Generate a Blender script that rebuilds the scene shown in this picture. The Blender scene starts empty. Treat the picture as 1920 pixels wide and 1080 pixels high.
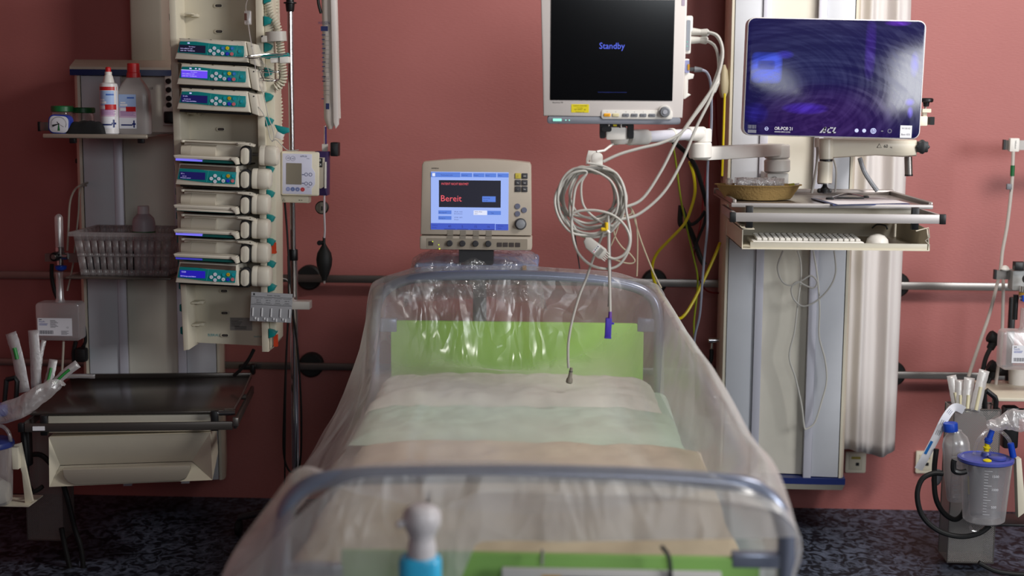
import bpy, bmesh, math, random
from math import sin, cos, pi, radians, atan2, sqrt
from mathutils import Vector, Matrix, Euler, noise
random.seed(7)
C = bpy.context.scene.collection
sc = bpy.context.scene
# ------------------------------------------------------------------ camera, world, light, exposure
F = 2667.0
CAM = Vector((0.0, -5.2, 1.5))
CROT = (Matrix.Rotation(radians(2.3), 4, 'Z') @ Matrix.Rotation(radians(90 - 7.5), 4, 'X') @ Matrix.Rotation(radians(0.41), 4, 'Z'))
cd = bpy.data.cameras.new('camera'); cam = bpy.data.objects.new('camera', cd); C.objects.link(cam)
cam.matrix_world = Matrix.Translation(CAM) @ CROT
cd.sensor_width = 36.0; cd.lens = 50.0; cd.clip_start = 0.05; cd.clip_end = 60
cd.dof.use_dof = True; cd.dof.focus_distance = 4.35; cd.dof.aperture_fstop = 2.0
sc.camera = cam
sc.view_settings.view_transform = 'Standard'; sc.view_settings.look = 'None'
sc.view_settings.gamma = 1.0; sc.view_settings.exposure = 0.0; sc.view_settings.use_curve_mapping = False
sc.cycles.transparent_max_bounces = 40; sc.cycles.max_bounces = 8; sc.cycles.caustics_reflective = False; sc.cycles.caustics_refractive = False
w = bpy.data.worlds.new('world'); sc.world = w; w.use_nodes = True
w.node_tree.nodes['Background'].inputs[0].default_value = (0.75, 0.82, 1.0, 1); w.node_tree.nodes['Background'].inputs[1].default_value = 0.02
def area_light(name, loc, target, sx, sy, power, col):
    ld = bpy.data.lights.new(name, 'AREA'); ld.shape = 'RECTANGLE'; ld.size = sx; ld.size_y = sy; ld.energy = power; ld.color = col
    o = bpy.data.objects.new(name, ld); C.objects.link(o); o.location = loc
    o.rotation_euler = (Vector(target) - Vector(loc)).to_track_quat('-Z', 'Y').to_euler()
    return o
area_light('ceiling_lamp_light', (1.45, -2.1, 2.85), (0.35, -0.2, 1.6), 0.9, 0.5, 64, (1.0, 0.965, 0.92))
area_light('window_daylight', (3.9, -4.3, 1.9), (0.6, -0.4, 1.0), 1.7, 1.2, 122, (0.96, 0.98, 1.0))
area_light('front_fill_light', (0.75, -6.85, 2.1), (0.2, -2.5, 0.9), 1.4, 1.0, 33, (0.9, 0.95, 1.0))  # added fill from behind the camera; the front wall has no window

def ray(px, py):
    return (CROT @ Vector(((px - 960) / F, -(py - 540) / F, -1.0, 0))).to_3d()
def P(px, py, Y):
    r = ray(px, py); t = (Y - CAM.y) / r.y
    return CAM + r * t
def S(px, py, Y):            # metres per photo pixel at that plane
    r = ray(px, py); return (Y - CAM.y) / r.y / F

# ------------------------------------------------------------------ materials
def lin(h):
    h = h.lstrip('#'); c = [int(h[i:i+2], 16) / 255 for i in (0, 2, 4)]
    return tuple((x / 12.92 if x <= .04045 else ((x + .055) / 1.055) ** 2.4) for x in c) + (1,)
_m = {}
def mat(name, col, rough=.5, metal=0.0, spec=.5, emis=None, es=0.0, bump=None, var=0.0, alpha=None, coat=0, trans=0, ior=1.45):
    if name in _m: return _m[name]
    m = bpy.data.materials.new(name); m.use_nodes = True; nt = m.node_tree; b = nt.nodes['Principled BSDF']
    c = lin(col) if isinstance(col, str) else tuple(col) + (1,)
    b.inputs['Base Color'].default_value = c; b.inputs['Roughness'].default_value = rough; b.inputs['Metallic'].default_value = metal
    b.inputs['Specular IOR Level'].default_value = spec; b.inputs['Coat Weight'].default_value = coat
    b.inputs['Transmission Weight'].default_value = trans; b.inputs['IOR'].default_value = ior
    if alpha is not None: b.inputs['Alpha'].default_value = alpha
    if emis: b.inputs['Emission Color'].default_value = lin(emis); b.inputs['Emission Strength'].default_value = es
    if var or bump:
        tc = nt.nodes.new('ShaderNodeTexCoord')
        if var:
            n = nt.nodes.new('ShaderNodeTexNoise'); n.inputs['Scale'].default_value = 14; n.inputs['Detail'].default_value = 5
            nt.links.new(tc.outputs['Object'], n.inputs['Vector'])
            r = nt.nodes.new('ShaderNodeMapRange'); r.inputs['From Min'].default_value = .3; r.inputs['From Max'].default_value = .7
            r.inputs['To Min'].default_value = 1 - var; r.inputs['To Max'].default_value = 1 + var * .4
            nt.links.new(n.outputs['Fac'], r.inputs['Value'])
            mx = nt.nodes.new('ShaderNodeVectorMath'); mx.operation = 'SCALE'; mx.inputs[0].default_value = c[:3]
            nt.links.new(r.outputs['Result'], mx.inputs['Scale']); nt.links.new(mx.outputs['Vector'], b.inputs['Base Color'])
        if bump:
            n2 = nt.nodes.new('ShaderNodeTexNoise'); n2.inputs['Scale'].default_value = bump[0]; n2.inputs['Detail'].default_value = 4
            nt.links.new(tc.outputs['Object'], n2.inputs['Vector'])
            bp = nt.nodes.new('ShaderNodeBump'); bp.inputs['Strength'].default_value = bump[1]; bp.inputs['Distance'].default_value = bump[2] if len(bump) > 2 else .002
            nt.links.new(n2.outputs['Fac'], bp.inputs['Height']); nt.links.new(bp.outputs['Normal'], b.inputs['Normal'])
    _m[name] = m; return m

def film_mat(name, base=.25, edge=.45, col=(.9, .88, .88), rough=.22, bscale=(6, 6, 6), bstr=.6, patch=.0, dist=.02, tcol=(.97, .96, .96), gl=.45, crinkle=None):
    """thin polythene: transparent, with a milky and a glossy part that grow towards grazing angles"""
    if name in _m: return _m[name]
    m = bpy.data.materials.new(name); m.use_nodes = True; nt = m.node_tree; N = nt.nodes; L = nt.links
    for n in list(N): N.remove(n)
    out = N.new('ShaderNodeOutputMaterial'); tc = N.new('ShaderNodeTexCoord')
    mp = N.new('ShaderNodeMapping'); mp.inputs['Scale'].default_value = bscale; L.new(tc.outputs['Object'], mp.inputs['Vector'])
    n1 = N.new('ShaderNodeTexNoise'); n1.inputs['Scale'].default_value = 1.0; n1.inputs['Detail'].default_value = 3; n1.inputs['Distortion'].default_value = 1.2
    L.new(mp.outputs['Vector'], n1.inputs['Vector'])
    v = N.new('ShaderNodeTexVoronoi'); v.inputs['Scale'].default_value = 2.3; v.feature = 'F1'; v.distance = 'MANHATTAN' if crinkle else 'EUCLIDEAN'
    mixv = N.new('ShaderNodeVectorMath'); mixv.operation = 'ADD'; L.new(mp.outputs['Vector'], mixv.inputs[0]); L.new(n1.outputs['Color'], mixv.inputs[1])
    L.new(mixv.outputs[0], v.inputs['Vector'])
    vd = v.outputs['Distance']
    if crinkle:   # sharp creases only where the film is bunched up: (object y from, y to, x from, x to)
        v.inputs['Scale'].default_value = crinkle[4]
        sxyz = N.new('ShaderNodeSeparateXYZ'); L.new(tc.outputs['Object'], sxyz.inputs[0]); prod = vd
        for sk, lo, hi in (('Y', crinkle[0], crinkle[1]), ('X', crinkle[3], crinkle[2])):
            mr = N.new('ShaderNodeMapRange'); mr.interpolation_type = 'SMOOTHSTEP'; mr.inputs['From Min'].default_value = lo; mr.inputs['From Max'].default_value = hi
            mr.inputs['To Min'].default_value = .0; L.new(sxyz.outputs[sk], mr.inputs['Value'])
            mm = N.new('ShaderNodeMath'); mm.operation = 'MULTIPLY'; L.new(prod, mm.inputs[0]); L.new(mr.outputs['Result'], mm.inputs[1]); prod = mm.outputs[0]
        vd = prod
    add = N.new('ShaderNodeMath'); add.operation = 'ADD'; L.new(n1.outputs['Fac'], add.inputs[0]); L.new(vd, add.inputs[1])
    bp = N.new('ShaderNodeBump'); bp.inputs['Strength'].default_value = bstr; bp.inputs['Distance'].default_value = dist; L.new(add.outputs[0], bp.inputs['Height'])
    df = N.new('ShaderNodeBsdfDiffuse'); df.inputs['Color'].default_value = col + (1,)
    tl = N.new('ShaderNodeBsdfTranslucent'); tl.inputs['Color'].default_value = col + (1,)
    gs = N.new('ShaderNodeBsdfGlossy'); gs.inputs['Color'].default_value = (1, 1, 1, 1); gs.inputs['Roughness'].default_value = rough
    for s_ in (df, tl, gs): L.new(bp.outputs['Normal'], s_.inputs['Normal'])
    m1 = N.new('ShaderNodeMixShader'); m1.inputs[0].default_value = .45; L.new(df.outputs[0], m1.inputs[1]); L.new(tl.outputs[0], m1.inputs[2])
    m2 = N.new('ShaderNodeMixShader'); m2.inputs[0].default_value = gl; L.new(m1.outputs[0], m2.inputs[1]); L.new(gs.outputs[0], m2.inputs[2])
    tr = N.new('ShaderNodeBsdfTransparent'); tr.inputs['Color'].default_value = tcol + (1,)
    lw = N.new('ShaderNodeLayerWeight'); lw.inputs['Blend'].default_value = .5
    L.new(bp.outputs['Normal'], lw.inputs['Normal'])
    pw = N.new('ShaderNodeMath'); pw.operation = 'POWER'; pw.inputs[1].default_value = 2.0; L.new(lw.outputs['Facing'], pw.inputs[0])
    ma = N.new('ShaderNodeMath'); ma.operation = 'MULTIPLY_ADD'; ma.inputs[1].default_value = edge; ma.inputs[2].default_value = base
    L.new(pw.outputs[0], ma.inputs[0])
    last = ma.outputs[0]
    if patch:
        n3 = N.new('ShaderNodeTexNoise'); n3.inputs['Scale'].default_value = 2.2; n3.inputs['Detail'].default_value = 2; L.new(tc.outputs['Object'], n3.inputs['Vector'])
        r3 = N.new('ShaderNodeMapRange'); r3.inputs['From Min'].default_value = .35; r3.inputs['From Max'].default_value = .65; r3.inputs['To Min'].default_value = -patch; r3.inputs['To Max'].default_value = patch
        L.new(n3.outputs['Fac'], r3.inputs['Value'])
        a2 = N.new('ShaderNodeMath'); a2.operation = 'ADD'; a2.use_clamp = True; L.new(last, a2.inputs[0]); L.new(r3.outputs['Result'], a2.inputs[1]); last = a2.outputs[0]
    m3 = N.new('ShaderNodeMixShader'); L.new(last, m3.inputs[0]); L.new(tr.outputs[0], m3.inputs[1]); L.new(m2.outputs[0], m3.inputs[2])
    L.new(m3.outputs[0], out.inputs['Surface'])
    _m[name] = m; return m

# ------------------------------------------------------------------ mesh building
_txt = {}
def text_mesh(s):
    if s in _txt: return _txt[s]
    cu = bpy.data.curves.new('t', 'FONT'); cu.body = s; cu.size = 1.0; cu.resolution_u = 2
    o = bpy.data.objects.new('t', cu); C.objects.link(o); bpy.context.view_layer.update()
    me = bpy.data.meshes.new_from_object(o)
    r = ([v.co.copy() for v in me.vertices], [tuple(p.vertices) for p in me.polygons])
    C.objects.unlink(o); bpy.data.objects.remove(o); bpy.data.curves.remove(cu); bpy.data.meshes.remove(me)
    _txt[s] = r; return r
def catmull(pts, res=8, closed=False):
    pts = [Vector(p) for p in pts]; n = len(pts)
    if n < 3 and not closed: return pts
    out = []
    for i in range(n if closed else n - 1):
        if closed: a, b, c, d = pts[i-1], pts[i], pts[(i+1) % n], pts[(i+2) % n]
        else: a, b, c, d = pts[max(i-1, 0)], pts[i], pts[i+1], pts[min(i+2, n-1)]
        for k in range(res):
            t = k / res; t2 = t*t; t3 = t2*t
            out.append(.5 * ((2*b) + (c - a)*t + (2*a - 5*b + 4*c - d)*t2 + (3*b - a - 3*c + d)*t3))
    if not closed: out.append(pts[-1])
    return out
class MB:
    def __init__(s, m=None): s.v = []; s.f = []; s.mi = []; s.mats = []; s.cur = 0; s.T = Matrix.Identity(4); (s.mat(m) if m else None)
    def mat(s, m):
        if m not in s.mats: s.mats.append(m)
        s.cur = s.mats.index(m); return s
    def add(s, vs, fs, T=None):
        b = len(s.v); T = s.T @ T if T is not None else s.T
        s.v += [T @ Vector(v) for v in vs]; s.f += [tuple(b + i for i in f) for f in fs]; s.mi += [s.cur] * len(fs); return s
    def box(s, c, d, bev=0.0, rot=None, seg=2):
        T = Matrix.Translation(c) @ (rot.to_matrix().to_4x4() if isinstance(rot, Euler) else (rot if rot is not None else Matrix.Identity(4)))
        bm = bmesh.new(); bmesh.ops.create_cube(bm, size=1.0, matrix=Matrix.Diagonal((d[0], d[1], d[2], 1)))
        if bev > 0:
            bev = min(bev, min(d) * .49)
            bmesh.ops.bevel(bm, geom=bm.edges[:], offset=bev, segments=seg, profile=.5, affect='EDGES')
        bm.verts.index_update()
        s.add([v.co.copy() for v in bm.verts], [tuple(v.index for v in f.verts) for f in bm.faces], T); bm.free(); return s
    def rings(s, rings, closed_u=True, cap0=True, cap1=True, closed_v=False):
        n = len(rings[0]); vs = [p for r in rings for p in r]; fs = []
        m = len(rings)
        for i in range(m if closed_v else m - 1):
            i2 = (i + 1) % m
            for j in range(n if closed_u else n - 1):
                j2 = (j + 1) % n; fs.append((i*n + j, i*n + j2, i2*n + j2, i2*n + j))
        if cap0: fs.append(tuple(range(n))[::-1])
        if cap1: fs.append(tuple((m-1)*n + j for j in range(n)))
        return s.add(vs, fs)
    def tube(s, pts, r, n=8, res=8, smooth=True, closed=False, cap=True, flat=1.0):
        p = catmull(pts, res, closed) if smooth else [Vector(q) for q in pts]
        m = len(p); rings = []; up = Vector((0, 0, 1)); prev = None
        for i in range(m):
            if closed: t = p[(i+1) % m] - p[i-1]
            else: t = p[min(i+1, m-1)] - p[max(i-1, 0)]
            if t.length < 1e-9: t = Vector((0, 0, 1))
            t.normalize()
            if prev is None:
                a = t.cross(Vector((0, 1, 0)));
                if a.length < .1: a = t.cross(Vector((1, 0, 0)))
            else: a = prev - t * prev.dot(t)
            a.normalize(); prev = a; b = t.cross(a)
            rr = r(i / (m-1)) if callable(r) else r
            rings.append([p[i] + a * (rr * cos(2*pi*k/n)) + b * (rr * flat * sin(2*pi*k/n)) for k in range(n)])
        return s.rings(rings, True, cap and not closed, cap and not closed, closed)
    def cyl(s, p0, p1, r0, r1=None, n=20, bev=0):
        p0, p1 = Vector(p0), Vector(p1); r1 = r0 if r1 is None else r1
        t = (p1 - p0); L_ = t.length; t.normalize(); a = t.orthogonal().normalized(); b = t.cross(a)
        prof = [(r0, 0), (r1, L_)] if not bev else [(r0 - bev, 0), (r0, bev), (r1, L_ - bev), (r1 - bev, L_)]
        return s.rings([[p0 + t*z + a*(r*cos(2*pi*k/n)) + b*(r*sin(2*pi*k/n)) for k in range(n)] for r, z in prof])
    def lathe(s, prof, o=(0, 0, 0), axis=(0, 0, 1), n=24, sx=1.0, sy=1.0, power=2.0, cap=True):
        o = Vector(o); t = Vector(axis).normalized()
        a = Vector((1, 0, 0)) if abs(t.x) < .9 else Vector((0, 1, 0)); a = (a - t*a.dot(t)).normalized(); b = t.cross(a)
        def se(c): return math.copysign(abs(c) ** (2/power), c)
        rings = [[o + t*z + a*(r*sx*se(cos(2*pi*k/n))) + b*(r*sy*se(sin(2*pi*k/n))) for k in range(n)] for r, z in prof]
        return s.rings(rings, True, cap, cap)
    def prism(s, poly, y0, y1, bev=0.0):
        """outline in x,z extruded from y0 (front) to y1, with a bevelled front edge"""
        n = len(poly); poly = [Vector((p[0], 0, p[1])) for p in poly]
        c = sum(poly, Vector()) / n
        def ring(y, ins):
            out = []
            for i in range(n):
                if not ins: out.append(Vector((poly[i].x, y, poly[i].z))); continue
                a, b, d = poly[i-1], poly[i], poly[(i+1) % n]
                e1 = (b - a).normalized(); e2 = (d - b).normalized(); n1 = Vector((-e1.z, 0, e1.x)); n2 = Vector((-e2.z, 0, e2.x))
                k = n1 + n2
                if k.length < 1e-6: k = n1
                k = k / max(k.dot(n1), .3)
                q = b + k*ins
                out.append(Vector((q.x, y, q.z)))
            return out
        area = sum(poly[i-1].x*poly[i].z - poly[i].x*poly[i-1].z for i in range(n))
        sg = 1 if area > 0 else -1
        R = ([ring(y0, bev*sg), ring(y0 + bev*.3, bev*.3*sg), ring(y0 + bev, 0)] if bev else [ring(y0, 0)]) + [ring(y1, 0)]
        return s.rings(R)
    def rrect(s, cx, cz, w, h, rad, y0, y1, bev=0.0, k=5):
        rad = min(rad, w*.499, h*.499); poly = []
        for (sx, sz, a0) in ((1, 1, 0), (-1, 1, 90), (-1, -1, 180), (1, -1, 270)):
            for i in range(k + 1):
                a = radians(a0 + 90*i/k); poly.append((cx + sx*(w/2 - rad) + rad*cos(a), cz + sz*(h/2 - rad) + rad*sin(a)))
        return s.prism(poly, y0, y1, bev)
    def grid(s, fn, nu, nv, cu=False):
        vs = [fn(i/nu, j/nv) for j in range(nv + 1) for i in range(nu + 1)]
        return s.add(vs, [(j*(nu+1)+i, j*(nu+1)+i+1, (j+1)*(nu+1)+i+1, (j+1)*(nu+1)+i) for j in range(nv) for i in range(nu)])
    def text(s, t, x, z, y, size, align='c', sx=1.0, rot=0.0, bold=0):
        vs, fs = text_mesh(t)
        if not vs: return s
        x0 = min(v.x for v in vs); x1 = max(v.x for v in vs)
        off = {'c': -(x0 + x1)/2, 'l': -x0, 'r': -x1}[align]
        T = Matrix.Translation((x, y, z)) @ Matrix.Rotation(rot, 4, 'Y')
        return s.add([Vector(((v.x + off)*size*sx, 0, v.y*size)) for v in vs], [f for f in fs], T)
    def build(s, name, parent=None, world=False, smooth=35, solid=0, sub=0):
        vs = s.v
        if world and parent is not None:
            I = WM[parent.name].inverted(); vs = [I @ v for v in vs]
        me = bpy.data.meshes.new(name); me.from_pydata([tuple(v) for v in vs], [], s.f)
        for m in s.mats: me.materials.append(m)
        me.polygons.foreach_set('material_index', s.mi)
        bm = bmesh.new(); bm.from_mesh(me); bmesh.ops.recalc_face_normals(bm, faces=bm.faces); bm.to_mesh(me); bm.free()
        if smooth: me.shade_smooth(); me.set_sharp_from_angle(angle=radians(smooth))
        me.update()
        o = bpy.data.objects.new(name, me); C.objects.link(o)
        if parent is not None: o.parent = parent; WM[o.name] = WM[parent.name].copy()
        else: WM[o.name] = Matrix.Identity(4)
        if solid:
            md = o.modifiers.new('solid', 'SOLIDIFY'); md.thickness = solid; md.offset = 0
        if sub:
            md = o.modifiers.new('sub', 'SUBSURF'); md.levels = sub; md.render_levels = sub
        return o
WM = {}
def tag(o, label=None, cat=None, group=None, kind=None):
    if label: o['label'] = label
    if cat: o['category'] = cat
    if group: o['group'] = group
    if kind: o['kind'] = kind
    return o
def root(name, M, label=None, cat=None, group=None):
    if not isinstance(M, Matrix): M = Matrix.Translation(M)
    o = bpy.data.objects.new(name, None); C.objects.link(o); o.empty_display_size = .05
    o.matrix_world = M; WM[o.name] = M.copy(); tag(o, label, cat, group); return o
def single(mb, name, label, cat, group=None, origin=None, **kw):
    """a thing that is one mesh in world coordinates; its origin is moved to its base"""
    vs = mb.v; xs = [v.x for v in vs]; ys = [v.y for v in vs]; zs = [v.z for v in vs]
    o0 = Vector(((min(xs)+max(xs))/2, (min(ys)+max(ys))/2, min(zs)))
    mb.v = [v - o0 for v in vs]; o = mb.build(name, **kw); o.location = o0; WM[o.name] = Matrix.Translation(o0)
    return tag(o, label, cat, group)
def struct(name, mb, **kw):
    o = mb.build(name, **kw); o['kind'] = 'structure'; return o
def kids(o): return [c for c in bpy.data.objects if c.parent == o]
def copy_tree(o, M=None, parent=None):
    ch = kids(o); c = o.copy(); C.objects.link(c); WM[c.name] = WM[o.name].copy()
    if parent is not None: c.parent = parent; WM[c.name] = WM[parent.name].copy()
    if M is not None: c.matrix_world = M; WM[c.name] = M.copy()
    for k in ch: copy_tree(k, None, c)
    return c
class Fr:
    """a local frame standing at a photo position on the plane Y; p() gives local metres for photo pixels"""
    def __init__(s, cx, cy, Y, rz=0, rx=0, ry=0):
        s.cx, s.cy, s.s = cx, cy, S(cx, cy, Y); s.loc = P(cx, cy, Y)
        s.M = Matrix.Translation(s.loc) @ Matrix.Rotation(radians(rz), 4, 'Z') @ Matrix.Rotation(radians(rx), 4, 'X') @ Matrix.Rotation(radians(ry), 4, 'Y')
    def x(s, px): return (px - s.cx) * s.s
    def z(s, py): return -(py - s.cy) * s.s
    def p(s, px, py, d=0.0): return Vector((s.x(px), d, s.z(py)))
    def rect(s, mb, x0, y0, x1, y1, d0, d1, rad=0.0, bev=0.0):   # pixel rectangle -> rounded slab
        w, h = abs(x1-x0)*s.s, abs(y1-y0)*s.s
        if rad or bev: return mb.rrect(s.x((x0+x1)/2), s.z((y0+y1)/2), w, h, max(rad, .0003), d0, d1, bev)
        return mb.box((s.x((x0+x1)/2), (d0+d1)/2, s.z((y0+y1)/2)), (w, abs(d1-d0), h))
    def q(s, mb, x0, y0, x1, y1, d):     # flat rectangle
        return mb.add([s.p(x0, y0, d), s.p(x1, y0, d), s.p(x1, y1, d), s.p(x0, y1, d)], [(0, 3, 2, 1)])
    def disc(s, mb, px, py, rp, d, n=20, t=.0005):
        return mb.cyl(s.p(px, py, d + t), s.p(px, py, d), rp*s.s, n=n)
    def t(s, mb, txt, px, py, size_px, d, align='c', sx=1.0, rot=0):  # size = cap height in px, py = baseline
        return mb.text(txt, s.x(px), s.z(py), d, size_px*s.s/.7, align, sx, rot)
# palette
BEIGE = mat('beige_plastic', '#c9c1ae', .42, var=.04)
CREAM = mat('cream_enamel', '#d8d0bd', .38, var=.03)
WHITE = mat('white_plastic', '#dcd8d2', .38)
PURE = mat('white_print', '#e8e8e8', .5)
GREYP = mat('grey_panel', '#d2d4da', .45, var=.03)
ALU = mat('brushed_aluminium', '#dcdbe6', .42, metal=.2, bump=(60, .05))
RAILM = mat('rail_aluminium', '#a9a4a3', .4, metal=.35)
STEEL = mat('stainless_steel', '#8d8884', .34, metal=.9, var=.08)
CHROME = mat('chrome', '#cfcfd2', .14, metal=1.0)
BLACK = mat('black_plastic', '#121214', .4)
RUBBER = mat('black_rubber', '#0d0d0e', .6)
DGREY = mat('dark_grey_plastic', '#3a3a3e', .45)
MGREY = mat('mid_grey_plastic', '#74767c', .45)
TEAL = mat('teal_plastic', '#0f8080', .4)
NAVY = mat('navy_plastic', '#1b2a66', .35)
RED = mat('red_plastic', '#b81f22', .4)
GREEN = mat('green_plastic', '#145c30', .4)
YELLOW = mat('yellow_plastic', '#d8c413', .4)
BLUE = mat('blue_plastic', '#1446b8', .4)
CABLE = mat('grey_cable', '#b3b0aa', .45)
PURPLE = mat('purple_plastic', '#4430a0', .4)
CLEAR = film_mat('clear_plastic', base=.16, edge=.5, bstr=.05, rough=.1)
CLEAR2 = film_mat('milky_plastic', base=.42, edge=.4, bstr=.05, rough=.25)
WRAP = film_mat('wrapper_film', base=.3, edge=.4, bscale=(40, 40, 40), bstr=.8, rough=.2, dist=.004)
LABELM = mat('paper_label', '#dedee4', .6)
INK = mat('black_ink', '#1a1a1e', .6)

def yaw(o, deg, px=None, py=None):
    M = WM[o.name]; c = M.to_translation(); c = Vector((px if px is not None else c.x, py if py is not None else c.y, 0))
    M2 = Matrix.Translation(c) @ Matrix.Rotation(radians(deg), 4, 'Z') @ Matrix.Translation(-c) @ M
    o.matrix_world = M2; WM[o.name] = M2
# ------------------------------------------------------------------ room
def wall_mat():
    m = bpy.data.materials.new('pink_woven_wallpaper'); m.use_nodes = True; nt = m.node_tree; N = nt.nodes; L = nt.links; b = N['Principled BSDF']
    tc = N.new('ShaderNodeTexCoord'); mp = N.new('ShaderNodeMapping'); mp.inputs['Scale'].default_value = (60, 60, 300); L.new(tc.outputs['Object'], mp.inputs['Vector'])
    n = N.new('ShaderNodeTexNoise'); n.inputs['Scale'].default_value = 1; n.inputs['Detail'].default_value = 3; L.new(mp.outputs['Vector'], n.inputs['Vector'])
    bp = N.new('ShaderNodeBump'); bp.inputs['Strength'].default_value = .28; bp.inputs['Distance'].default_value = .003; L.new(n.outputs['Fac'], bp.inputs['Height']); L.new(bp.outputs['Normal'], b.inputs['Normal'])
    n2 = N.new('ShaderNodeTexNoise'); n2.inputs['Scale'].default_value = 2.5; n2.inputs['Detail'].default_value = 3; L.new(tc.outputs['Object'], n2.inputs['Vector'])
    cr = N.new('ShaderNodeValToRGB'); cr.color_ramp.elements[0].position = .3; cr.color_ramp.elements[0].color = (.385, .128, .119, 1)
    cr.color_ramp.elements[1].position = .7; cr.color_ramp.elements[1].color = (.42, .144, .134, 1); L.new(n2.outputs['Fac'], cr.inputs['Fac']); L.new(cr.outputs['Color'], b.inputs['Base Color'])
    b.inputs['Roughness'].default_value = .5; b.inputs['Specular IOR Level'].default_value = .4
    return m
WALLM = wall_mat()
def floor_mat():
    m = bpy.data.materials.new('marbled_vinyl'); m.use_nodes = True; nt = m.node_tree; N = nt.nodes; L = nt.links; b = N['Principled BSDF']
    tc = N.new('ShaderNodeTexCoord')
    mp = N.new('ShaderNodeMapping'); mp.inputs['Scale'].default_value = (1.0, .75, 1); L.new(tc.outputs['Object'], mp.inputs['Vector'])
    n = N.new('ShaderNodeTexNoise'); n.inputs['Scale'].default_value = 26; n.inputs['Detail'].default_value = 5; n.inputs['Distortion'].default_value = 1.6; L.new(mp.outputs['Vector'], n.inputs['Vector'])
    cr = N.new('ShaderNodeValToRGB'); e = cr.color_ramp.elements; e[0].position = .38; e[0].color = (.006, .007, .012, 1); e[1].position = .66; e[1].color = (.10, .12, .17, 1)
    k = e.new(.46); k.color = (.018, .022, .032, 1); k = e.new(.50); k.color = (.045, .055, .08, 1)
    L.new(n.outputs['Fac'], cr.inputs['Fac']); L.new(cr.outputs['Color'], b.inputs['Base Color']); b.inputs['Roughness'].default_value = .5; b.inputs['Specular IOR Level'].default_value = .25
    return m
RX, LX, HZ, FY = 4.0, -3.2, 3.0, -7.0
struct('floor', MB(floor_mat()).box(((RX+LX)/2, FY/2, -.05), (RX-LX, -FY, .1)))
struct('wall_back', MB(WALLM).box(((RX+LX)/2, .06, HZ/2), (RX-LX+.24, .12, HZ)))
struct('wall_left', MB(WALLM).box((LX-.06, FY/2, HZ/2), (.12, -FY, HZ)))
OFFW = mat('matt_grey_paint', '#77736c', .7)
mb = MB(OFFW)      # right wall with a window opening
wy0, wy1, wz0, wz1 = -5.2, -3.4, 1.2, 2.6
mb.box((RX+.06, (FY+wy0)/2, HZ/2), (.12, wy0-FY, HZ)); mb.box((RX+.06, wy1/2, HZ/2), (.12, -wy1, HZ))
mb.box((RX+.06, (wy0+wy1)/2, wz0/2), (.12, wy1-wy0, wz0)); mb.box((RX+.06, (wy0+wy1)/2, (wz1+HZ)/2), (.12, wy1-wy0, HZ-wz1))
struct('wall_right', mb)
mb = MB(WHITE)
for y in (wy0, (wy0+wy1)/2, wy1): mb.box((RX+.05, y, (wz0+wz1)/2), (.05, .05, wz1-wz0))
for z in (wz0, wz1): mb.box((RX+.05, (wy0+wy1)/2, z), (.05, wy1-wy0, .05))
struct('window_1', mb)
struct('wall_front', MB(OFFW).box(((RX+LX)/2, FY-.06, HZ/2), (RX-LX+.24, .12, HZ)))
struct('ceiling', MB(OFFW).box(((RX+LX)/2, FY/2, HZ+.05), (RX-LX+.24, -FY+.24, .1)))
# equipment rails across the back wall
def wall_rail(name, py_l, py_r, x0, x1, h, label, knobs):
    a = P(560, py_l, -.05); z = (a.z + P(1730, py_r, -.05).z) / 2
    r = root(name, (0, -.05, z), label, 'wall rail')
    MB(STEEL).box(((x0+x1)/2, 0, 0), (x1-x0, .012, h), bev=.002).build('rail_bar', r)
    for k in knobs:
        X = P(k, 520, -.04).x
        MB(RUBBER).lathe([(.046, 0), (.046, .028), (.040, .034)], (X, .048, 0), (0, -1, 0)).build('rail_mount', r)
wall_rail('equipment_rail', 522, 536, -2.6, 2.6, .028, 'upper brushed steel equipment rail along the pink wall', (578, 1228, 1684))
wall_rail('equipment_rail', 687, 703, -2.6, 2.6, .026, 'lower brushed steel equipment rail along the pink wall', (580, 1684))
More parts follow.
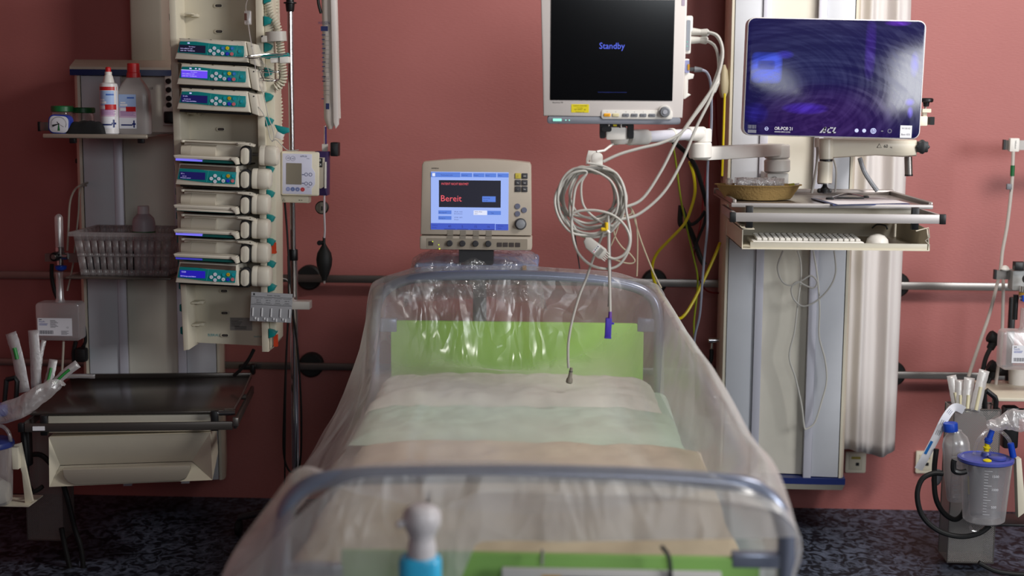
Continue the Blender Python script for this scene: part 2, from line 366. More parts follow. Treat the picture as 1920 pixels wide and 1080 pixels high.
# ------------------------------------------------------------------ supply columns
def supply_column(x_left, x_right, py, Y, z0, z1, label, top_cap=False):
    a = P(x_left, py, Y); b = P(x_right, py, Y); W = b.x - a.x; cx = (a.x + b.x)/2; dep = -Y - .06
    r = root('supply_column', (cx, Y, z0), label, 'supply column'); H = z1 - z0; h = W/2
    s = W / 250.0
    edge = 12*s; st0, st1 = 66*s, 81*s
    mb = MB(CREAM)                        # rounded enamel side shells and back
    for sg in (-1, 1):
        poly = [(sg*h, .05), (sg*(h-.004), .015), (sg*(h-edge*.6), .0), (sg*(h-edge), 0), (sg*(h-edge), dep), (sg*h, dep)]
        vs = [Vector((p[0], p[1], 0)) for p in poly] + [Vector((p[0], p[1], H)) for p in poly]; n = len(poly)
        mb.add(vs, [(i, (i+1) % n, n+(i+1) % n, n+i) for i in range(n)] + [tuple(range(n)), tuple(range(n, 2*n))])
    mb.box((0, dep/2 + .03, H/2), (W - 2*edge, dep - .05, H - .002))
    mb.build('housing', r)
    for sg in (-1, 1):
        x0, x1 = sg*(h-edge-.0015), sg*(h-st0)
        MB(GREYP).box(((x0+x1)/2, .014, H/2), (abs(x1-x0)-.002, .024, H-.002), bev=.002).build('side_panel', r)
        mb = MB(ALU); xa, xb = sg*(h-st0), sg*(h-st1)
        mb.box(((xa+xb)/2, .010, H/2 - .004), (abs(xb-xa), .036, H+.004), bev=.0015); mb.build('profile_strip', r)
    MB(mat('recess_cream', '#e2dccd', .45, var=.03)).box((0, .034, H/2), (2*(h-st1)-.002, .012, H-.004)).build('recess_panel', r)
    def lid(zb, zt, m1, name, grow, rnd):
        o = []; k = 16
        for i in range(k+1):
            t = i/k*2-1; o.append((t*(h+grow), -.012 - .018*(1-t*t)))
        poly = o + [(h+grow, dep), (-h-grow, dep)]; n = len(poly)
        vs = [Vector((p[0], p[1], zb)) for p in poly] + [Vector((p[0], p[1], zt)) for p in poly]
        if rnd: vs += [Vector((p[0]*.94, p[1]*.6 + .03 if p[1] < 0.1 else p[1], zt + rnd)) for p in poly]
        fs = [(i, (i+1) % n, n+(i+1) % n, n+i) for i in range(n)] + [tuple(range(n))]
        if rnd: fs += [(n+i, n+(i+1) % n, 2*n+(i+1) % n, 2*n+i) for i in range(n)] + [tuple(range(2*n, 3*n))]
        else: fs += [tuple(range(n, 2*n))]
        MB(m1).add(vs, fs).build(name, r)
    return r, W, H, lid, h, dep
YC = -.35
zt = P(240, 142, YC).z; zb = P(300, 905, YC).z
colL, WL, HL, lidL, hL, dL = supply_column(158, 414, 600, YC, zb, zt, 'grey and cream supply column carrying the pump rack, left of the bed')
lidL(HL, HL + .020, NAVY, 'blue_band', .008, 0); lidL(HL + .020, HL + .028, CREAM, 'top_cover', .008, .025)
a = P(248, 60, -.2); b = P(309, 60, -.2)
mb = MB(mat('duct_grey', '#a29a8d', .5)); cxx = (a.x+b.x)/2
mb.box((cxx, -.15, (zt+.05+HZ)/2), (b.x-a.x, .16, HZ-zt-.05), bev=.012)
tag(mb.build('cable_duct', None), 'grey vertical wall duct rising above the left supply column', 'cable duct')
zb = P(1500, 893, YC).z
colR, WR, HR, lidR, hR, dR = supply_column(1351, 1594, 600, YC, zb, 2.96, 'tall grey and cream supply column behind the computer, right of the bed')
def col_bottom():
    for nm, m_, z0_, z1_, g in (('blue_band', NAVY, -.022, -.001, .001), ('bottom_cover', CREAM, -.045, -.0225, .0)):
        o = []; k = 16
        for i in range(k+1):
            t = i/k*2-1; o.append((t*(hR+g), -.006 - .012*(1-t*t) - g))
        poly = o + [(hR+g, dR), (-hR-g, dR)]; n = len(poly); sh = .97 if nm == 'bottom_cover' else 1
        vs = [Vector((p[0]*sh, p[1] + (.015 if sh < 1 and p[1] < .1 else 0), z0_)) for p in poly] + [Vector((p[0], p[1], z1_)) for p in poly]
        MB(m_).add(vs, [(i, (i+1) % n, n+(i+1) % n, n+i) for i in range(n)] + [tuple(range(n)), tuple(range(n, 2*n))]).build(nm, colR)
col_bottom()
yaw(colL, 13); yaw(colR, -4)
# curtain behind the right column
def curtain():
    m = mat('curtain_fabric', '#d6d0ce', .8, bump=(220, .15, .001)); mb = MB(m)
    xa, xb = P(1575, 600, -.16).x, P(1691, 600, -.16).x; z0 = P(1640, 850, -.16).z; z1 = 2.9
    def fn(u, v):
        z = z0 + (z1 - z0)*v + .012*sin(u*7)*(1-v)
        sq = 1 - .13*max(0, (v-.45))*1.6
        x = xa + (xb-xa)*u*sq
        return Vector((x, -.15 + .022*sin(u*13+.5+v*.6) + .008*sin(u*31+2*v) + .004*noise.noise((u*9, v*14, 1)), z))
    mb.grid(fn, 90, 60); o = mb.build('curtain', None, solid=.0015)
    tag(o, 'white hanging fabric curtain beside the right supply column', 'curtain')
curtain()
# ------------------------------------------------------------------ bed
YH, YF = -.75, -2.70
def frame_tube(pts, Y, r):
    return [P(x, y, Y) for x, y in pts]
MINT = mat('mint_sheet', '#c3dfd0', .8, bump=(30, .3, .004))
LINEN = mat('white_linen', '#dedbd0', .85, bump=(25, .3, .004))
BLANK = mat('beige_blanket', '#cfc1a6', .9, bump=(40, .4, .004), var=.06)
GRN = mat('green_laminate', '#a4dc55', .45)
BEDM = mat('grey_bed_enamel', '#8b92a6', .24, metal=.4)
bc = P(966, 520, YH); xc0 = (P(700, 640, YH).x + P(1232, 640, YH).x)/2; xc1 = (P(530, 1040, YF).x + P(1474, 1040, YF).x)/2
zmat = .60
bed = root('hospital_bed', ((xc0+xc1)/2, (YH+YF)/2, 0), 'hospital bed with green end boards and bent steel tube ends', 'bed')
def bed_world(): return bed
hp = [P(702, 900, YH), P(702, 760, YH), P(702, 640, YH), P(706, 575, YH), P(722, 545, YH), P(752, 528, YH), P(800, 519, YH), P(900, 516, YH), P(1000, 517, YH), P(1100, 523, YH), P(1170, 533, YH), P(1210, 548, YH), P(1230, 575, YH), P(1235, 640, YH), P(1235, 760, YH), P(1235, 900, YH)]
hp[0].z = hp[-1].z = .12
MB(BEDM).tube(hp, .017, n=16, res=6).build('head_end_tube', bed, world=True)
xL, xR = P(528, 1040, YF).x, P(1473, 1040, YF).x
fp = [Vector((xL, YF, .12)), Vector((xL, YF, .45)), P(527, 1040, YF), P(530, 985, YF), P(546, 940, YF), P(585, 908, YF), P(660, 894, YF), P(800, 890, YF), P(1000, 889, YF), P(1200, 894, YF), P(1340, 903, YF), P(1410, 914, YF), P(1452, 945, YF), P(1470, 990, YF), P(1474, 1040, YF), Vector((xR, YF, .45)), Vector((xR, YF, .12))]
MB(BEDM).tube(fp, .0165, n=16, res=6).build('foot_end_tube', bed, world=True)
a = P(733, 600, YH); b = P(1205, 722, YH)
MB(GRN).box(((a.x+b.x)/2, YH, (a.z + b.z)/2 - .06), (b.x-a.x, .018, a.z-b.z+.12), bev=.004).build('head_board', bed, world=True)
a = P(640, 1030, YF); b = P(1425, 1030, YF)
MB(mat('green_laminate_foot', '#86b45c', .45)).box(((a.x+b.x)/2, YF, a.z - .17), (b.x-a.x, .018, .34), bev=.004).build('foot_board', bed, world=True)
for px0, px1, Y, py0, py1 in ((706, 745, YH, 596, 622), (1195, 1232, YH, 596, 622), (1372, 1462, YF, 1036, 1064), (540, 645, YF, 1056, 1080)):
    a = P(px0, py0, Y); b = P(px1, py1, Y); MB(BEDM).box(((a.x+b.x)/2, Y+.004, (a.z+b.z)/2), (b.x-a.x, .03, a.z-b.z), bev=.004).build('board_bracket', bed, world=True)
mb = MB(BEDM)
for X in (-.36, .36): mb.box(((xc0+xc1)/2 + X, (YH+YF)/2, .40), (.05, 1.9, .06), bev=.005)
for Y in (YH-.1, -1.7, YF+.1): mb.box(((xc0+xc1)/2, Y, .40), (.72, .05, .05), bev=.005)
for Y in (YH-.3, YF+.3): mb.box(((xc0+xc1)/2, Y, .25), (.5, .08, .3), bev=.01)
mb.box(((xc0+xc1)/2, (YH+YF)/2, .12), (.6, 1.5, .06), bev=.01)
mb.build('bed_base', bed, world=True)
for i, (X, Y) in enumerate(((xL+.03, YF+.03), (xR-.03, YF+.03), (hp[0].x+.03, YH-.03), (hp[-1].x-.03, YH-.03))):
    mb = MB(RUBBER).cyl((X-.014, Y, .06), (X+.014, Y, .06), .06, bev=.006); mb.mat(BEDM).box((X, Y, .10), (.045, .04, .05), bev=.01)
    mb.build('castor', bed, world=True)
# mattress, sheet, pillow and blanket
mcx = lambda Y: xc0 + (xc1-xc0)*(Y-YH)/(YF-YH)
yM = (YH+YF)/2
mb = MB(MINT).box((mcx(yM), yM, zmat-.075), (.86, abs(YF-YH)-.08, .15), bev=.035, seg=4)
single(mb, 'mattress', 'hospital mattress in a mint sheet under the plastic cover', 'mattress')
def soft(cx, cy, cz, W, D, H, m, name, label, cat, amp=.012, seed=0, pw=4.0, sc_=6, slope=0):
    mb = MB(m); nu, nv = 60, 50
    def top(u, v):
        x, y = 2*u-1, 2*v-1
        e = max(0, 1-abs(x)**pw)**.5 * max(0, 1-abs(y)**pw)**.5
        n_ = noise.fractal(Vector((x*sc_*W, y*sc_*D+seed, seed)), 1.0, 2.0, 3)
        return Vector((cx + x*W/2 + .01*noise.noise((y*3, seed, 0)), cy + y*D/2 + .012*noise.noise((x*3, seed, 5)), cz + .002 + H*e + amp*n_*e + slope*y*e))
    def bot(u, v):
        t = top(u, v); return Vector((t.x, t.y, cz + .001))
    mb.grid(top, nu, nv)
    n0 = len(mb.v); mb.grid(lambda u, v: bot(u, v), nu, nv)
    return single(mb, name, label, cat, smooth=80)
soft(mcx(-1.02), -1.02, zmat, .85, .42, .062, LINEN, 'pillow', 'large white pillow at the head end under the plastic cover', 'pillow', seed=3, pw=7.0)
soft(mcx(-1.35), -1.40, zmat, .88, .36, .045, mat('pale_mint_linen', '#c3dcc8', .85, bump=(25, .3, .004)), 'folded_sheet', 'pale mint folded sheet lying below the pillow', 'folded sheet', seed=11, amp=.01, pw=7.0)
soft(mcx(-2.1), -2.12, zmat, .88, 1.06, .055, BLANK, 'blanket', 'beige folded blanket covering the foot half of the mattress', 'blanket', seed=21, amp=.014, sc_=4)
# ------------------------------------------------------------------ plastic cover over the bed
def stations():
    # each: Y and outline points (x offset left hem ... right hem, z); x relative to the bed's left/right edges
    out = []
    def lr(Y):
        t = (Y-YH)/(YF-YH); return (hp[2].x*(1-t) + xL*t, hp[-3].x*(1-t) + xR*t)
    l, r = lr(YH)
    zh = hp[7].z + .019; zf = fp[8].z + .019
    def st(Y, le, re, hem_l, hem_r, ridge_l, ridge_r, c, lx=0, rx=0, mid=None):
        l, r = lr(Y); l -= lx; r += rx
        m = mid or [c]*5
        xs = [l-le, l-le*.75, l-.018, l+.03, l+.12, l+.26, (l+r)/2, r-.26, r-.12, r-.03, r+.018, r+re*.8, r+re]
        zs = [hem_l, (hem_l+ridge_l)*.5, ridge_l-.05, ridge_l, m[0], m[1], m[2], m[3], m[4], ridge_r, ridge_r-.06, (hem_r+ridge_r)*.5, hem_r]
        return (Y, xs, zs)
    out.append(st(YH+.10, .05, .02, .50, .45, .72, .72, .60))
    out.append(st(YH+.045, .04, .01, .46, .40, zh-.10, zh-.10, .80, mid=[zh-.05]*5))
    out.append(st(YH, .04, .01, .44, .36, zh-.03, zh-.035, 0, mid=[zh-.005, zh+.001, zh+.003, zh-.003, zh-.016]))
    out.append(st(YH-.035, .05, .01, .42, .34, zh-.05, zh-.04, 0, mid=[zh-.08, zh-.13, zh-.15, zh-.10, zh-.06]))
    out.append(st(YH-.10, .08, .0, .40, .33, zh-.10, zh-.045, 0, mid=[zh-.19, zh-.27, zh-.29, zh-.24, zh-.14]))
    out.append(st(YH-.26, .12, .0, .37, .32, zh-.20, zh-.055, 0, mid=[.705, .70, .695, .70, .76]))
    out.append(st(YH-.50, .16, .0, .36, .32, .70, zh-.072, 0, mid=[.70, .70, .70, .70, .72]))
    out.append(st(YH-.80, .17, .0, .37, .33, .67, zh-.090, 0, mid=[.69, .69, .685, .69, .70]))
    out.append(st(YH-1.2, .14, .0, .40, .33, .67, zh-.105, 0, mid=[.69, .69, .685, .69, .70]))
    out.append(st(YH-1.6, .13, .0, .42, .34, .71, zf-.015, 0, mid=[.695, .69, .69, .695, .72]))
    out.append(st(YF+.14, .145, .005, .42, .36, zf-.06, zf-.012, 0, mid=[.76, .73, .72, .74, .77]))
    out.append(st(YF+.05, .155, .01, .42, .38, zf-.03, zf-.03, 0, mid=[zf-.045, zf-.04, zf-.04, zf-.045, zf-.04]))
    out.append(st(YF, .155, .01, .42, .40, zf-.055, zf-.05, 0, mid=[zf-.016, zf+.002, zf+.002, zf-.003, zf-.014]))
    out.append(st(YF-.028, .15, .006, .42, .50, zf-.10, zf-.055, 0, mid=[zf-.035, zf-.018, zf-.018, zf-.022, zf-.034]))
    return out
def cover():
    sts = stations(); m = film_mat('polythene_cover', base=.22, edge=.42, bscale=(3.6, 1.1, 1.7), bstr=.5, patch=.08, dist=.028, rough=.27, gl=.28, crinkle=(YH-.30, YH-.02, -.05, .28, 3.2))
    nU, nV = 220, 260; m_side = film_mat('polythene_side', base=.36, edge=.40, bscale=(3.0, 1.0, 1.7), bstr=.8, patch=.10, dist=.035, rough=.26, gl=.3)
    def cm(a, b, c, d, t): return .5*((2*b) + (c-a)*t + (2*a-5*b+4*c-d)*t*t + (3*b-a-3*c+d)*t*t*t)
    def col(i):
        Y, xs, zs = sts[i]; return [Vector((x, Y, z)) for x, z in zip(xs, zs)]
    cols = [col(i) for i in range(len(sts))]; n = len(cols[0])
    def pt(u, v):
        a = v*(len(cols)-1); i = min(int(a), len(cols)-2); t = a-i
        def row(k):
            k = max(0, min(len(cols)-1, k)); b = u*(n-1); j = min(int(b), n-2); s_ = b-j; c = cols[k]
            return cm(c[max(j-1, 0)], c[j], c[j+1], c[min(j+2, n-1)], s_)
        p = cm(row(i-1), row(i), row(i+1), row(i+2), t)
        side = min(1, abs(u-.5)*3.2); left = max(0, 1-u*2.2)
        # long taut folds that run from tube to tube, softer bulges on the slack left side, creases at the head end
        fold = noise.noise((u*34, v*1.6, 2.0)); fold = math.copysign(abs(fold)**.7, fold)
        f = .007*fold*side + .020*left*noise.noise((p.x*4, p.y*4.5, p.z*4)) + .010*left*(.4-abs(noise.noise((p.x*9, p.y*7, p.z*8))))
        hd = max(0, 1-abs(p.y-(YH-.10))/.22)
        cr = abs(noise.noise((p.x*13, p.z*4 + p.y*3, 4.0))) + .5*abs(noise.noise((p.x*22, p.z*9, 9.0)))
        f2 = .009*(.35-cr)*hd*(1 if u < .72 else max(0, 1-(u-.72)*6))
        f3 = .006*noise.noise((p.x*7 + p.y*4, p.y*3, 7.0))
        d = Vector((.8*f*side, .7*f2, f*.8 + f2*.3 + f3))
        if p.y < YF+.1: d *= .4
        if abs(p.y-YH) < .03: d *= .3
        return p + d
    mb = MB(m); mb.grid(pt, nU, nV)
    mb.mats.append(m_side)
    for k_ in range(len(mb.mi)):
        i_ = k_ % nU
        if i_ < nU*.25 or i_ >= nU*.75: mb.mi[k_] = 1
    # front flap hanging over the foot tube, hem rising to the right
    sF = sts[-1]; top = [pt(i/nU, 1) for i in range(nU+1)]
    def flap(u, v):
        q = top[int(round(u*nU))]
        s_ = u
        hem = .30 if s_ < .39 else (.30 + .42*min(1, (s_-.39)/.07) if s_ < .46 else .72 + .03*(s_-.46)/.54)
        z = q.z + (hem - q.z)*v
        if hem > q.z: z = q.z - .01*v
        sp = .10*min(1, v*1.2)*max(0, 1-s_*2.2)
        return Vector((q.x - .05*v*max(0, 1-s_*3), q.y - .02*min(1, v*5) - sp - .018*noise.noise((q.x*7, z*3, 1)) * min(1, v*3), z))
    mb.mat(film_mat('polythene_flap', base=.57, edge=.35, bscale=(5, 2, 2.2), bstr=.45, patch=.14, dist=.03, rough=.36, gl=.13)); mb.grid(flap, nU, 60)
    o = mb.build('plastic_cover', None, smooth=180)
    return tag(o, 'translucent polythene dust cover draped over the whole hospital bed', 'plastic cover')
cover()
# ------------------------------------------------------------------ screens
def scr(name, h, k=1.0): return mat(name, '#050506', .35, emis=h, es=k)
def glossy(name, h): return mat(name, h, .12, spec=.6)
EB = {k: scr('screen_' + k, v) for k, v in dict(lightblue='#9db4f4', midblue='#5a7fd8', blue='#4258c0', panel='#23232f', red='#f0606a', white='#e2e6fa', indigo='#2a2d7a', violet='#6a4af0', deep='#141240', mint='#90f0d8', standby='#5a6cf0', orchid='#b9a0ff').items()}
# ---- ventilator on its cart
f = Fr(893, 384, -.60, 0, 0, 0)
V = root('ventilator', f.M, 'cream ventilator with blue lit screen standing behind the bed head', 'ventilator')
mb = MB(mat('ventilator_shell', '#bdb2a4', .42, var=.03))
top = [f.p(789 + 6 + (992-795)*i/12, 304 - 6*(1-((i-6)/6)**2)) for i in range(13)]
poly = [(p.x, p.z) for p in top] + [(f.x(995), f.z(310)), (f.x(997), f.z(440)), (f.x(789), f.z(440)), (f.x(792), f.z(310))]
mb.prism(poly, -.022, .05, .005)
mb.build('display_housing', V)
mb = MB(mat('ventilator_shell', '', 0)); f.rect(mb, 788, 442, 998, 467.5, -.026, .05, .006, .004); mb.build('control_ledge', V)
mb = MB(mat('ledge_recess', '#9c9284', .5)); f.rect(mb, 801, 446, 990, 465, -.0268, -.02, .003); mb.build('ledge_recess', V)
mb = MB(EB['lightblue']); f.rect(mb, 809, 322, 954, 430, -.0235, -.018)
d = -.0240
mb.mat(EB['midblue']); f.q(mb, 809, 323, 864, 332, d)
for x in (865, 888, 910, 933): f.q(mb, x, 324, x+21, 331.5, d)
mb.mat(EB['white']); f.q(mb, 811.5, 324.5, 817, 330.5, d-.0003)
mb.mat(EB['panel']); f.q(mb, 824, 337.5, 939.5, 388, d)
mb.mat(EB['red']); f.t(mb, 'PATIENT NICHT BEATMET', 829, 346.5, 4.2, d-.0004, 'l', .72); f.t(mb, 'Bereit', 828, 377, 11.5, d-.0004, 'l', .98)
mb.mat(EB['midblue']); f.q(mb, 905, 367, 930, 377.5, d-.0003)
for b in ((823, 394, 847.5, 401), (823, 404.5, 847.5, 411.5), (915, 394, 940, 401.5)): f.q(mb, *b, d)
mb.mat(EB['white']); f.q(mb, 889, 393.5, 914, 402, d)
mb.mat(EB['blue']); f.q(mb, 809, 418, 929, 430, d); f.q(mb, 930, 418.5, 954, 430, d)
mb.mat(EB['indigo'])
for i, x in enumerate((844, 868, 893, 917)): f.t(mb, ('40', '5', '15', '16')[i], x, 426, 4.6, d-.0004, 'c', .9); f.q(mb, x-10, 428.6, x+11, 429.7, d-.0003)
for x0, x1, y, tt in ((828, 852, 329, 'Beatmungsmodus'), (866, 885, 329, 'Nebulizer'), (889, 908, 329, 'Patient'), (911, 931, 329, 'Status'), (935, 953, 329, 'Menu'), (907, 928, 371.5, 'Beatmung'), (907, 928, 375.5, 'starten'), (824, 846, 399, 'Alarmprofil'), (824, 846, 409.5, 'Kategorie'), (853, 868, 397.5, '09.04. 14:53'), (853, 868, 401, 'Erwachsene'), (853, 868, 408, '09.04. 14:53'), (853, 868, 412, 'Invasiv'), (891, 912, 397, 'Anfeuchter'), (891, 912, 400.5, 'aktiv'), (921, 934, 399, 'Test'), (811, 828, 423, 'Weitere'), (811, 828, 427.5, 'Werte'), (934, 951, 423, 'Weitere'), (934, 951, 427.5, 'Daten')):
    vs, fs = text_mesh(tt); wid = (max(v.x for v in vs) - min(v.x for v in vs))*2.2/.7
    f.t(mb, tt, x0, y, 2.2, d-.0005, 'l', min(1.0, (x1-x0)/wid))
mb.build('screen', V)
mb = MB(INK); f.t(mb, 'SIEMENS', 810, 317, 2.4, -.0226, 'l', 1.1); mb.build('maker_lettering', V)
for x in (845, 869, 893.5, 917.5):
    mb = MB(mat('knob_mark_taupe', '#8f877c', .5)); f.q(mb, x-5.5, 431, x+5.5, 441, -.0225); f.q(mb, x-5.5, 441.5, x+5.5, 447, -.0275); mb.build('knob_marking', V)  # taupe patches above each knob
for x in (844.5, 868.5, 893, 917):
    mb = MB(DGREY); mb.lathe([(5.8*f.s, 0), (5.6*f.s, .008), (4.6*f.s, .010)], f.p(x, 455.5, -.026), (0, -1, 0)); mb.build('rotary_knob', V)
for i, (x, y) in enumerate(((971.5, 328.5), (984, 328.5), (971.5, 341), (984, 341), (971.5, 353), (984, 353))):
    mb = MB(mat('key_yellow', '#c0b046', .5) if i == 0 else DGREY); f.rect(mb, x-5.3, y-5, x+5.3, y+5, -.0255, -.02, .001, .0008)
    mb.mat(INK if i == 0 else PURE); f.t(mb, ('C', '100%', 'Exp', 'Insp', 'i', 'Man')[i], x, y+1.2, 2.2, -.0262, 'c', .8); mb.build('key', V)
for x, y in ((971, 385), (983.5, 392), (971, 399)):
    mb = MB(mat('key_slate', '#6d7186', .5)); mb.lathe([(5.2*f.s, 0), (5*f.s, .003)], f.p(x, y, -.022), (0, -1, 0)); mb.build('round_key', V)
mb = MB(mat('dial_rim', '#4b4c50', .3)); mb.lathe([(11*f.s, 0), (11*f.s, .004), (9.5*f.s, .005)], f.p(977, 418, -.022), (0, -1, 0)); mb.mat(mat('dial_grey', '#8f9298', .3)).lathe([(9*f.s, .004), (8*f.s, .016), (5*f.s, .018)], f.p(977, 418, -.022), (0, -1, 0)); mb.build('main_dial', V)
for x in (938, 949, 960.5, 972):
    mb = MB(mat('key_brown', '#463f3e', .5)); f.rect(mb, x-4.5, 453, x+4.5, 461, -.0285, -.02, .0008); mb.build('ledge_key', V)
mb = MB(mat('key_brown', '')); f.rect(mb, 805, 452, 813.5, 460, -.0285, -.02, .0008); mb.mat(scr('led_yellow', '#d8e84a', 1.2)); f.disc(mb, 812.5, 452.5, 1, -.0292); f.disc(mb, 824, 458.5, 1, -.0292); f.disc(mb, 825.5, 466, 1.4, -.0292); mb.build('status_light', V)
# patient unit and cart below the display
zf = -f.loc.z
mb = MB(mat('pale_blue_enamel', '#8f9cc0', .4)); f.rect(mb, 775, 496, 1008, 517, .02, .33, .012, .006); mb.build('patient_unit', V)
mb = MB(DGREY); f.rect(mb, 860, 466, 925, 498, .01, .06, .005); mb.build('display_neck', V)
mb = MB(mat('yellow_tag', '#c08a1c', .5)); f.rect(mb, 981, 499, 988, 508, .012, .02); mb.build('yellow_tag', V)
mb = MB(MGREY).box((0, .20, (f.z(517) + zf + .12)/2), (.045, .045, f.z(517) - zf - .12), bev=.01); mb.build('cart_column', V)
mb = MB(MGREY).box((0, .17, zf + .10), (.46, .40, .05), bev=.015); mb.build('cart_base', V)
for sx in (-.2, .2):
    for sy in (.0, .34): MB(RUBBER).cyl((sx-.012, sy, zf+.04), (sx+.012, sy, zf+.04), .04, bev=.004).build('castor', V)
# crumpled clear cover over the patient unit
def small_cover():
    m = film_mat('crumpled_film', base=.22, edge=.5, bscale=(9, 9, 9), bstr=.8, dist=.03, rough=.18)
    c = P(890, 500, -.52); mb = MB(m)
    def fn(u, v):
        x = (u-.5)*.46; y = .30*(v-.5)
        e = max(abs(u-.5)*2, abs(v-.5)*2)
        z = .075*(1-abs(2*u-1)**3.0)*(1-.5*abs(2*v-1)**3) + .022*noise.noise((u*6, v*5, 3)) - .12*max(0, e-.86)/.14
        z = min(z, .055 + .01*noise.noise((u*9, v*9, 0)))
        return Vector((c.x + x*(1+.08*noise.noise((v*4, u*3, 9))), c.y + .06 + y - .02*(1-v)*noise.noise((u*9, 2, 2)), c.z + z - .012))
    mb.grid(fn, 70, 50)
    tag(mb.build('plastic_sheet', None, smooth=180), 'crumpled clear plastic sheet over the ventilator unit below its screen', 'plastic sheet')
small_cover()
# ---- patient monitor
f = Fr(1150, 105, -1.25, 0, 3, 0)
Mn = root('patient_monitor', f.M, 'white patient monitor showing the word Standby on a black screen', 'patient monitor')
WS = mat('monitor_shell', '#d5cecb', .38)
mb = MB(WS); poly = [f.p(1013, -18), f.p(1284, -18), f.p(1284, 90), f.p(1281, 219), f.p(1020, 217), f.p(1016, 90)]
mb.prism([(p.x, p.z) for p in poly], -.02, .03, .005)
f.rect(mb, 1035, 0, 1270, 205, .03, .08, .01); mb.build('monitor_housing', Mn)
mb = MB(glossy('black_screen_glass', '#06070a')); f.rect(mb, 1032.5, 1.5, 1261.5, 187, -.0212, -.01, .001); mb.build('screen', Mn)
mb = MB(EB['standby']); f.t(mb, 'Standby', 1147, 91.5, 11.5, -.0216, 'c', .92)
mb.mat(scr('screen_dim', '#2c3a90', .8)); f.t(mb, 'Drücken Sie eine beliebige Taste oder den Knopf um fortzufahren', 1149, 172.5, 1.8, -.0216, 'c', .78); mb.build('screen_text', Mn)
mb = MB(mat('monitor_base_grey', '#7f828c', .4)); f.rect(mb, 1027, 217.5, 1278, 231.5, -.019, .05, .008, .003); mb.build('base_strip', Mn)
mb = MB(scr('led_mint', '#9ff5e0', 1.1)); f.rect(mb, 1038, 221.5, 1054.5, 226.5, -.0205, -.01, .001); f.disc(mb, 1062.5, 224.5, 1.3, -.0196); f.disc(mb, 1069, 224.5, 1.3, -.0196); mb.build('status_light', Mn)
mb = MB(WHITE); f.rect(mb, 1129, 205, 1262, 221.5, -.0225, -.01, .006, .001); mb.build('key_strip', Mn)
for i, x in enumerate((1140, 1156, 1175, 1191, 1207.5, 1224)):
    mb = MB([mat('key_amber', '#e8a51c', .5), mat('key_cream', '#cfc49c', .5), MGREY, MGREY, MGREY, MGREY][i])
    f.rect(mb, x-6.2, 211, x+6.2, 217, -.0245, -.015, .002, .0008); mb.mat(INK); f.t(mb, ('ALARM', '', 'NIBP', 'FREEZE', 'REC', 'MENU')[i] or '.', x, 215, 1.6, -.0248, 'c', .9); f.t(mb, 'xo#[]~'[i], x, 208.7, 2.0, -.023, 'c'); mb.build('key', Mn)
mb = MB(WHITE).lathe([(12.5*f.s, 0), (12*f.s, .003)], f.p(1247.5, 207.5, -.0215), (0, -1, 0)); mb.mat(MGREY).lathe([(10*f.s, .002), (9.5*f.s, .012), (8*f.s, .014)], f.p(1247.5, 207.5, -.0215), (0, -1, 0)); mb.mat(mat('dial_face', '#a5a6ae', .3)).lathe([(5*f.s, .012), (4*f.s, .0155)], f.p(1247.5, 207.5, -.0215), (0, -1, 0)); mb.build('rotary_knob', Mn)
mb = MB(mat('yellow_sticker', '#e0cf1c', .5)); f.rect(mb, 1072.5, 194.5, 1105.5, 210, -.0206, -.0195); mb.mat(INK)
for i, tt in enumerate(('Gemeinsam. Leasing GmbH', 'Gerätenummer', '107 101077 - 00', 'Bei Störung anrufen')): f.t(mb, tt, 1089, 198+i*3.8, (1.7, 1.4, 2.4, 1.5)[i], -.0208, 'c', .95)
mb.build('inventory_sticker', Mn)
mb = MB(INK); f.t(mb, 'BeneView T8', 1047, 192.7, 2.4, -.0206, 'c', 1.05); f.t(mb, 'Netz', 1049, 231.2, 1.4, -.0195, 'c'); mb.build('model_lettering', Mn)
mb = MB(mat('vent_lilac', '#b5a6b8', .5)); f.rect(mb, 1274, -15, 1280, 12, -.0206, -.019, .001); mb.build('alarm_lamp', Mn)
# module rack on the monitor's right side
mb = MB(WHITE); f.rect(mb, 1284, 30, 1297, 60, .0, .10, .006, .003); f.rect(mb, 1283, 56, 1294, 100, -.004, .09, .004, .002); mb.build('module_bay', Mn)
mb = MB(mat('module_face', '#8e939c', .4)); f.rect(mb, 1285, 38, 1292, 94, -.008, .0, .003); mb.mat(scr('led_mint2', '#7fe6c8', 1)); [f.disc(mb, x, y, .9, -.0088) for x, y in ((1283.8, 78), (1287.2, 78), (1283.8, 86), (1287.2, 86))]; mb.build('measuring_module', Mn)
mb = MB(WHITE); poly = [(1284, 110), (1292, 110), (1293, 136), (1302, 138), (1300, 146), (1291, 148), (1291, 174), (1297, 176), (1286, 184), (1283, 184)]
mb.prism([(f.x(x), f.z(y)) for x, y in poly], .0, .06, .002); mb.build('cable_hanger', Mn)
mb = MB(mat('module_lilac', '#8d90b8', .4)); f.rect(mb, 1284, 112, 1292, 135, -.006, .02, .002); mb.mat(mat('yellow_tag', '')); f.rect(mb, 1289, 119, 1292.5, 130, -.008, .0); mb.build('network_module', Mn)
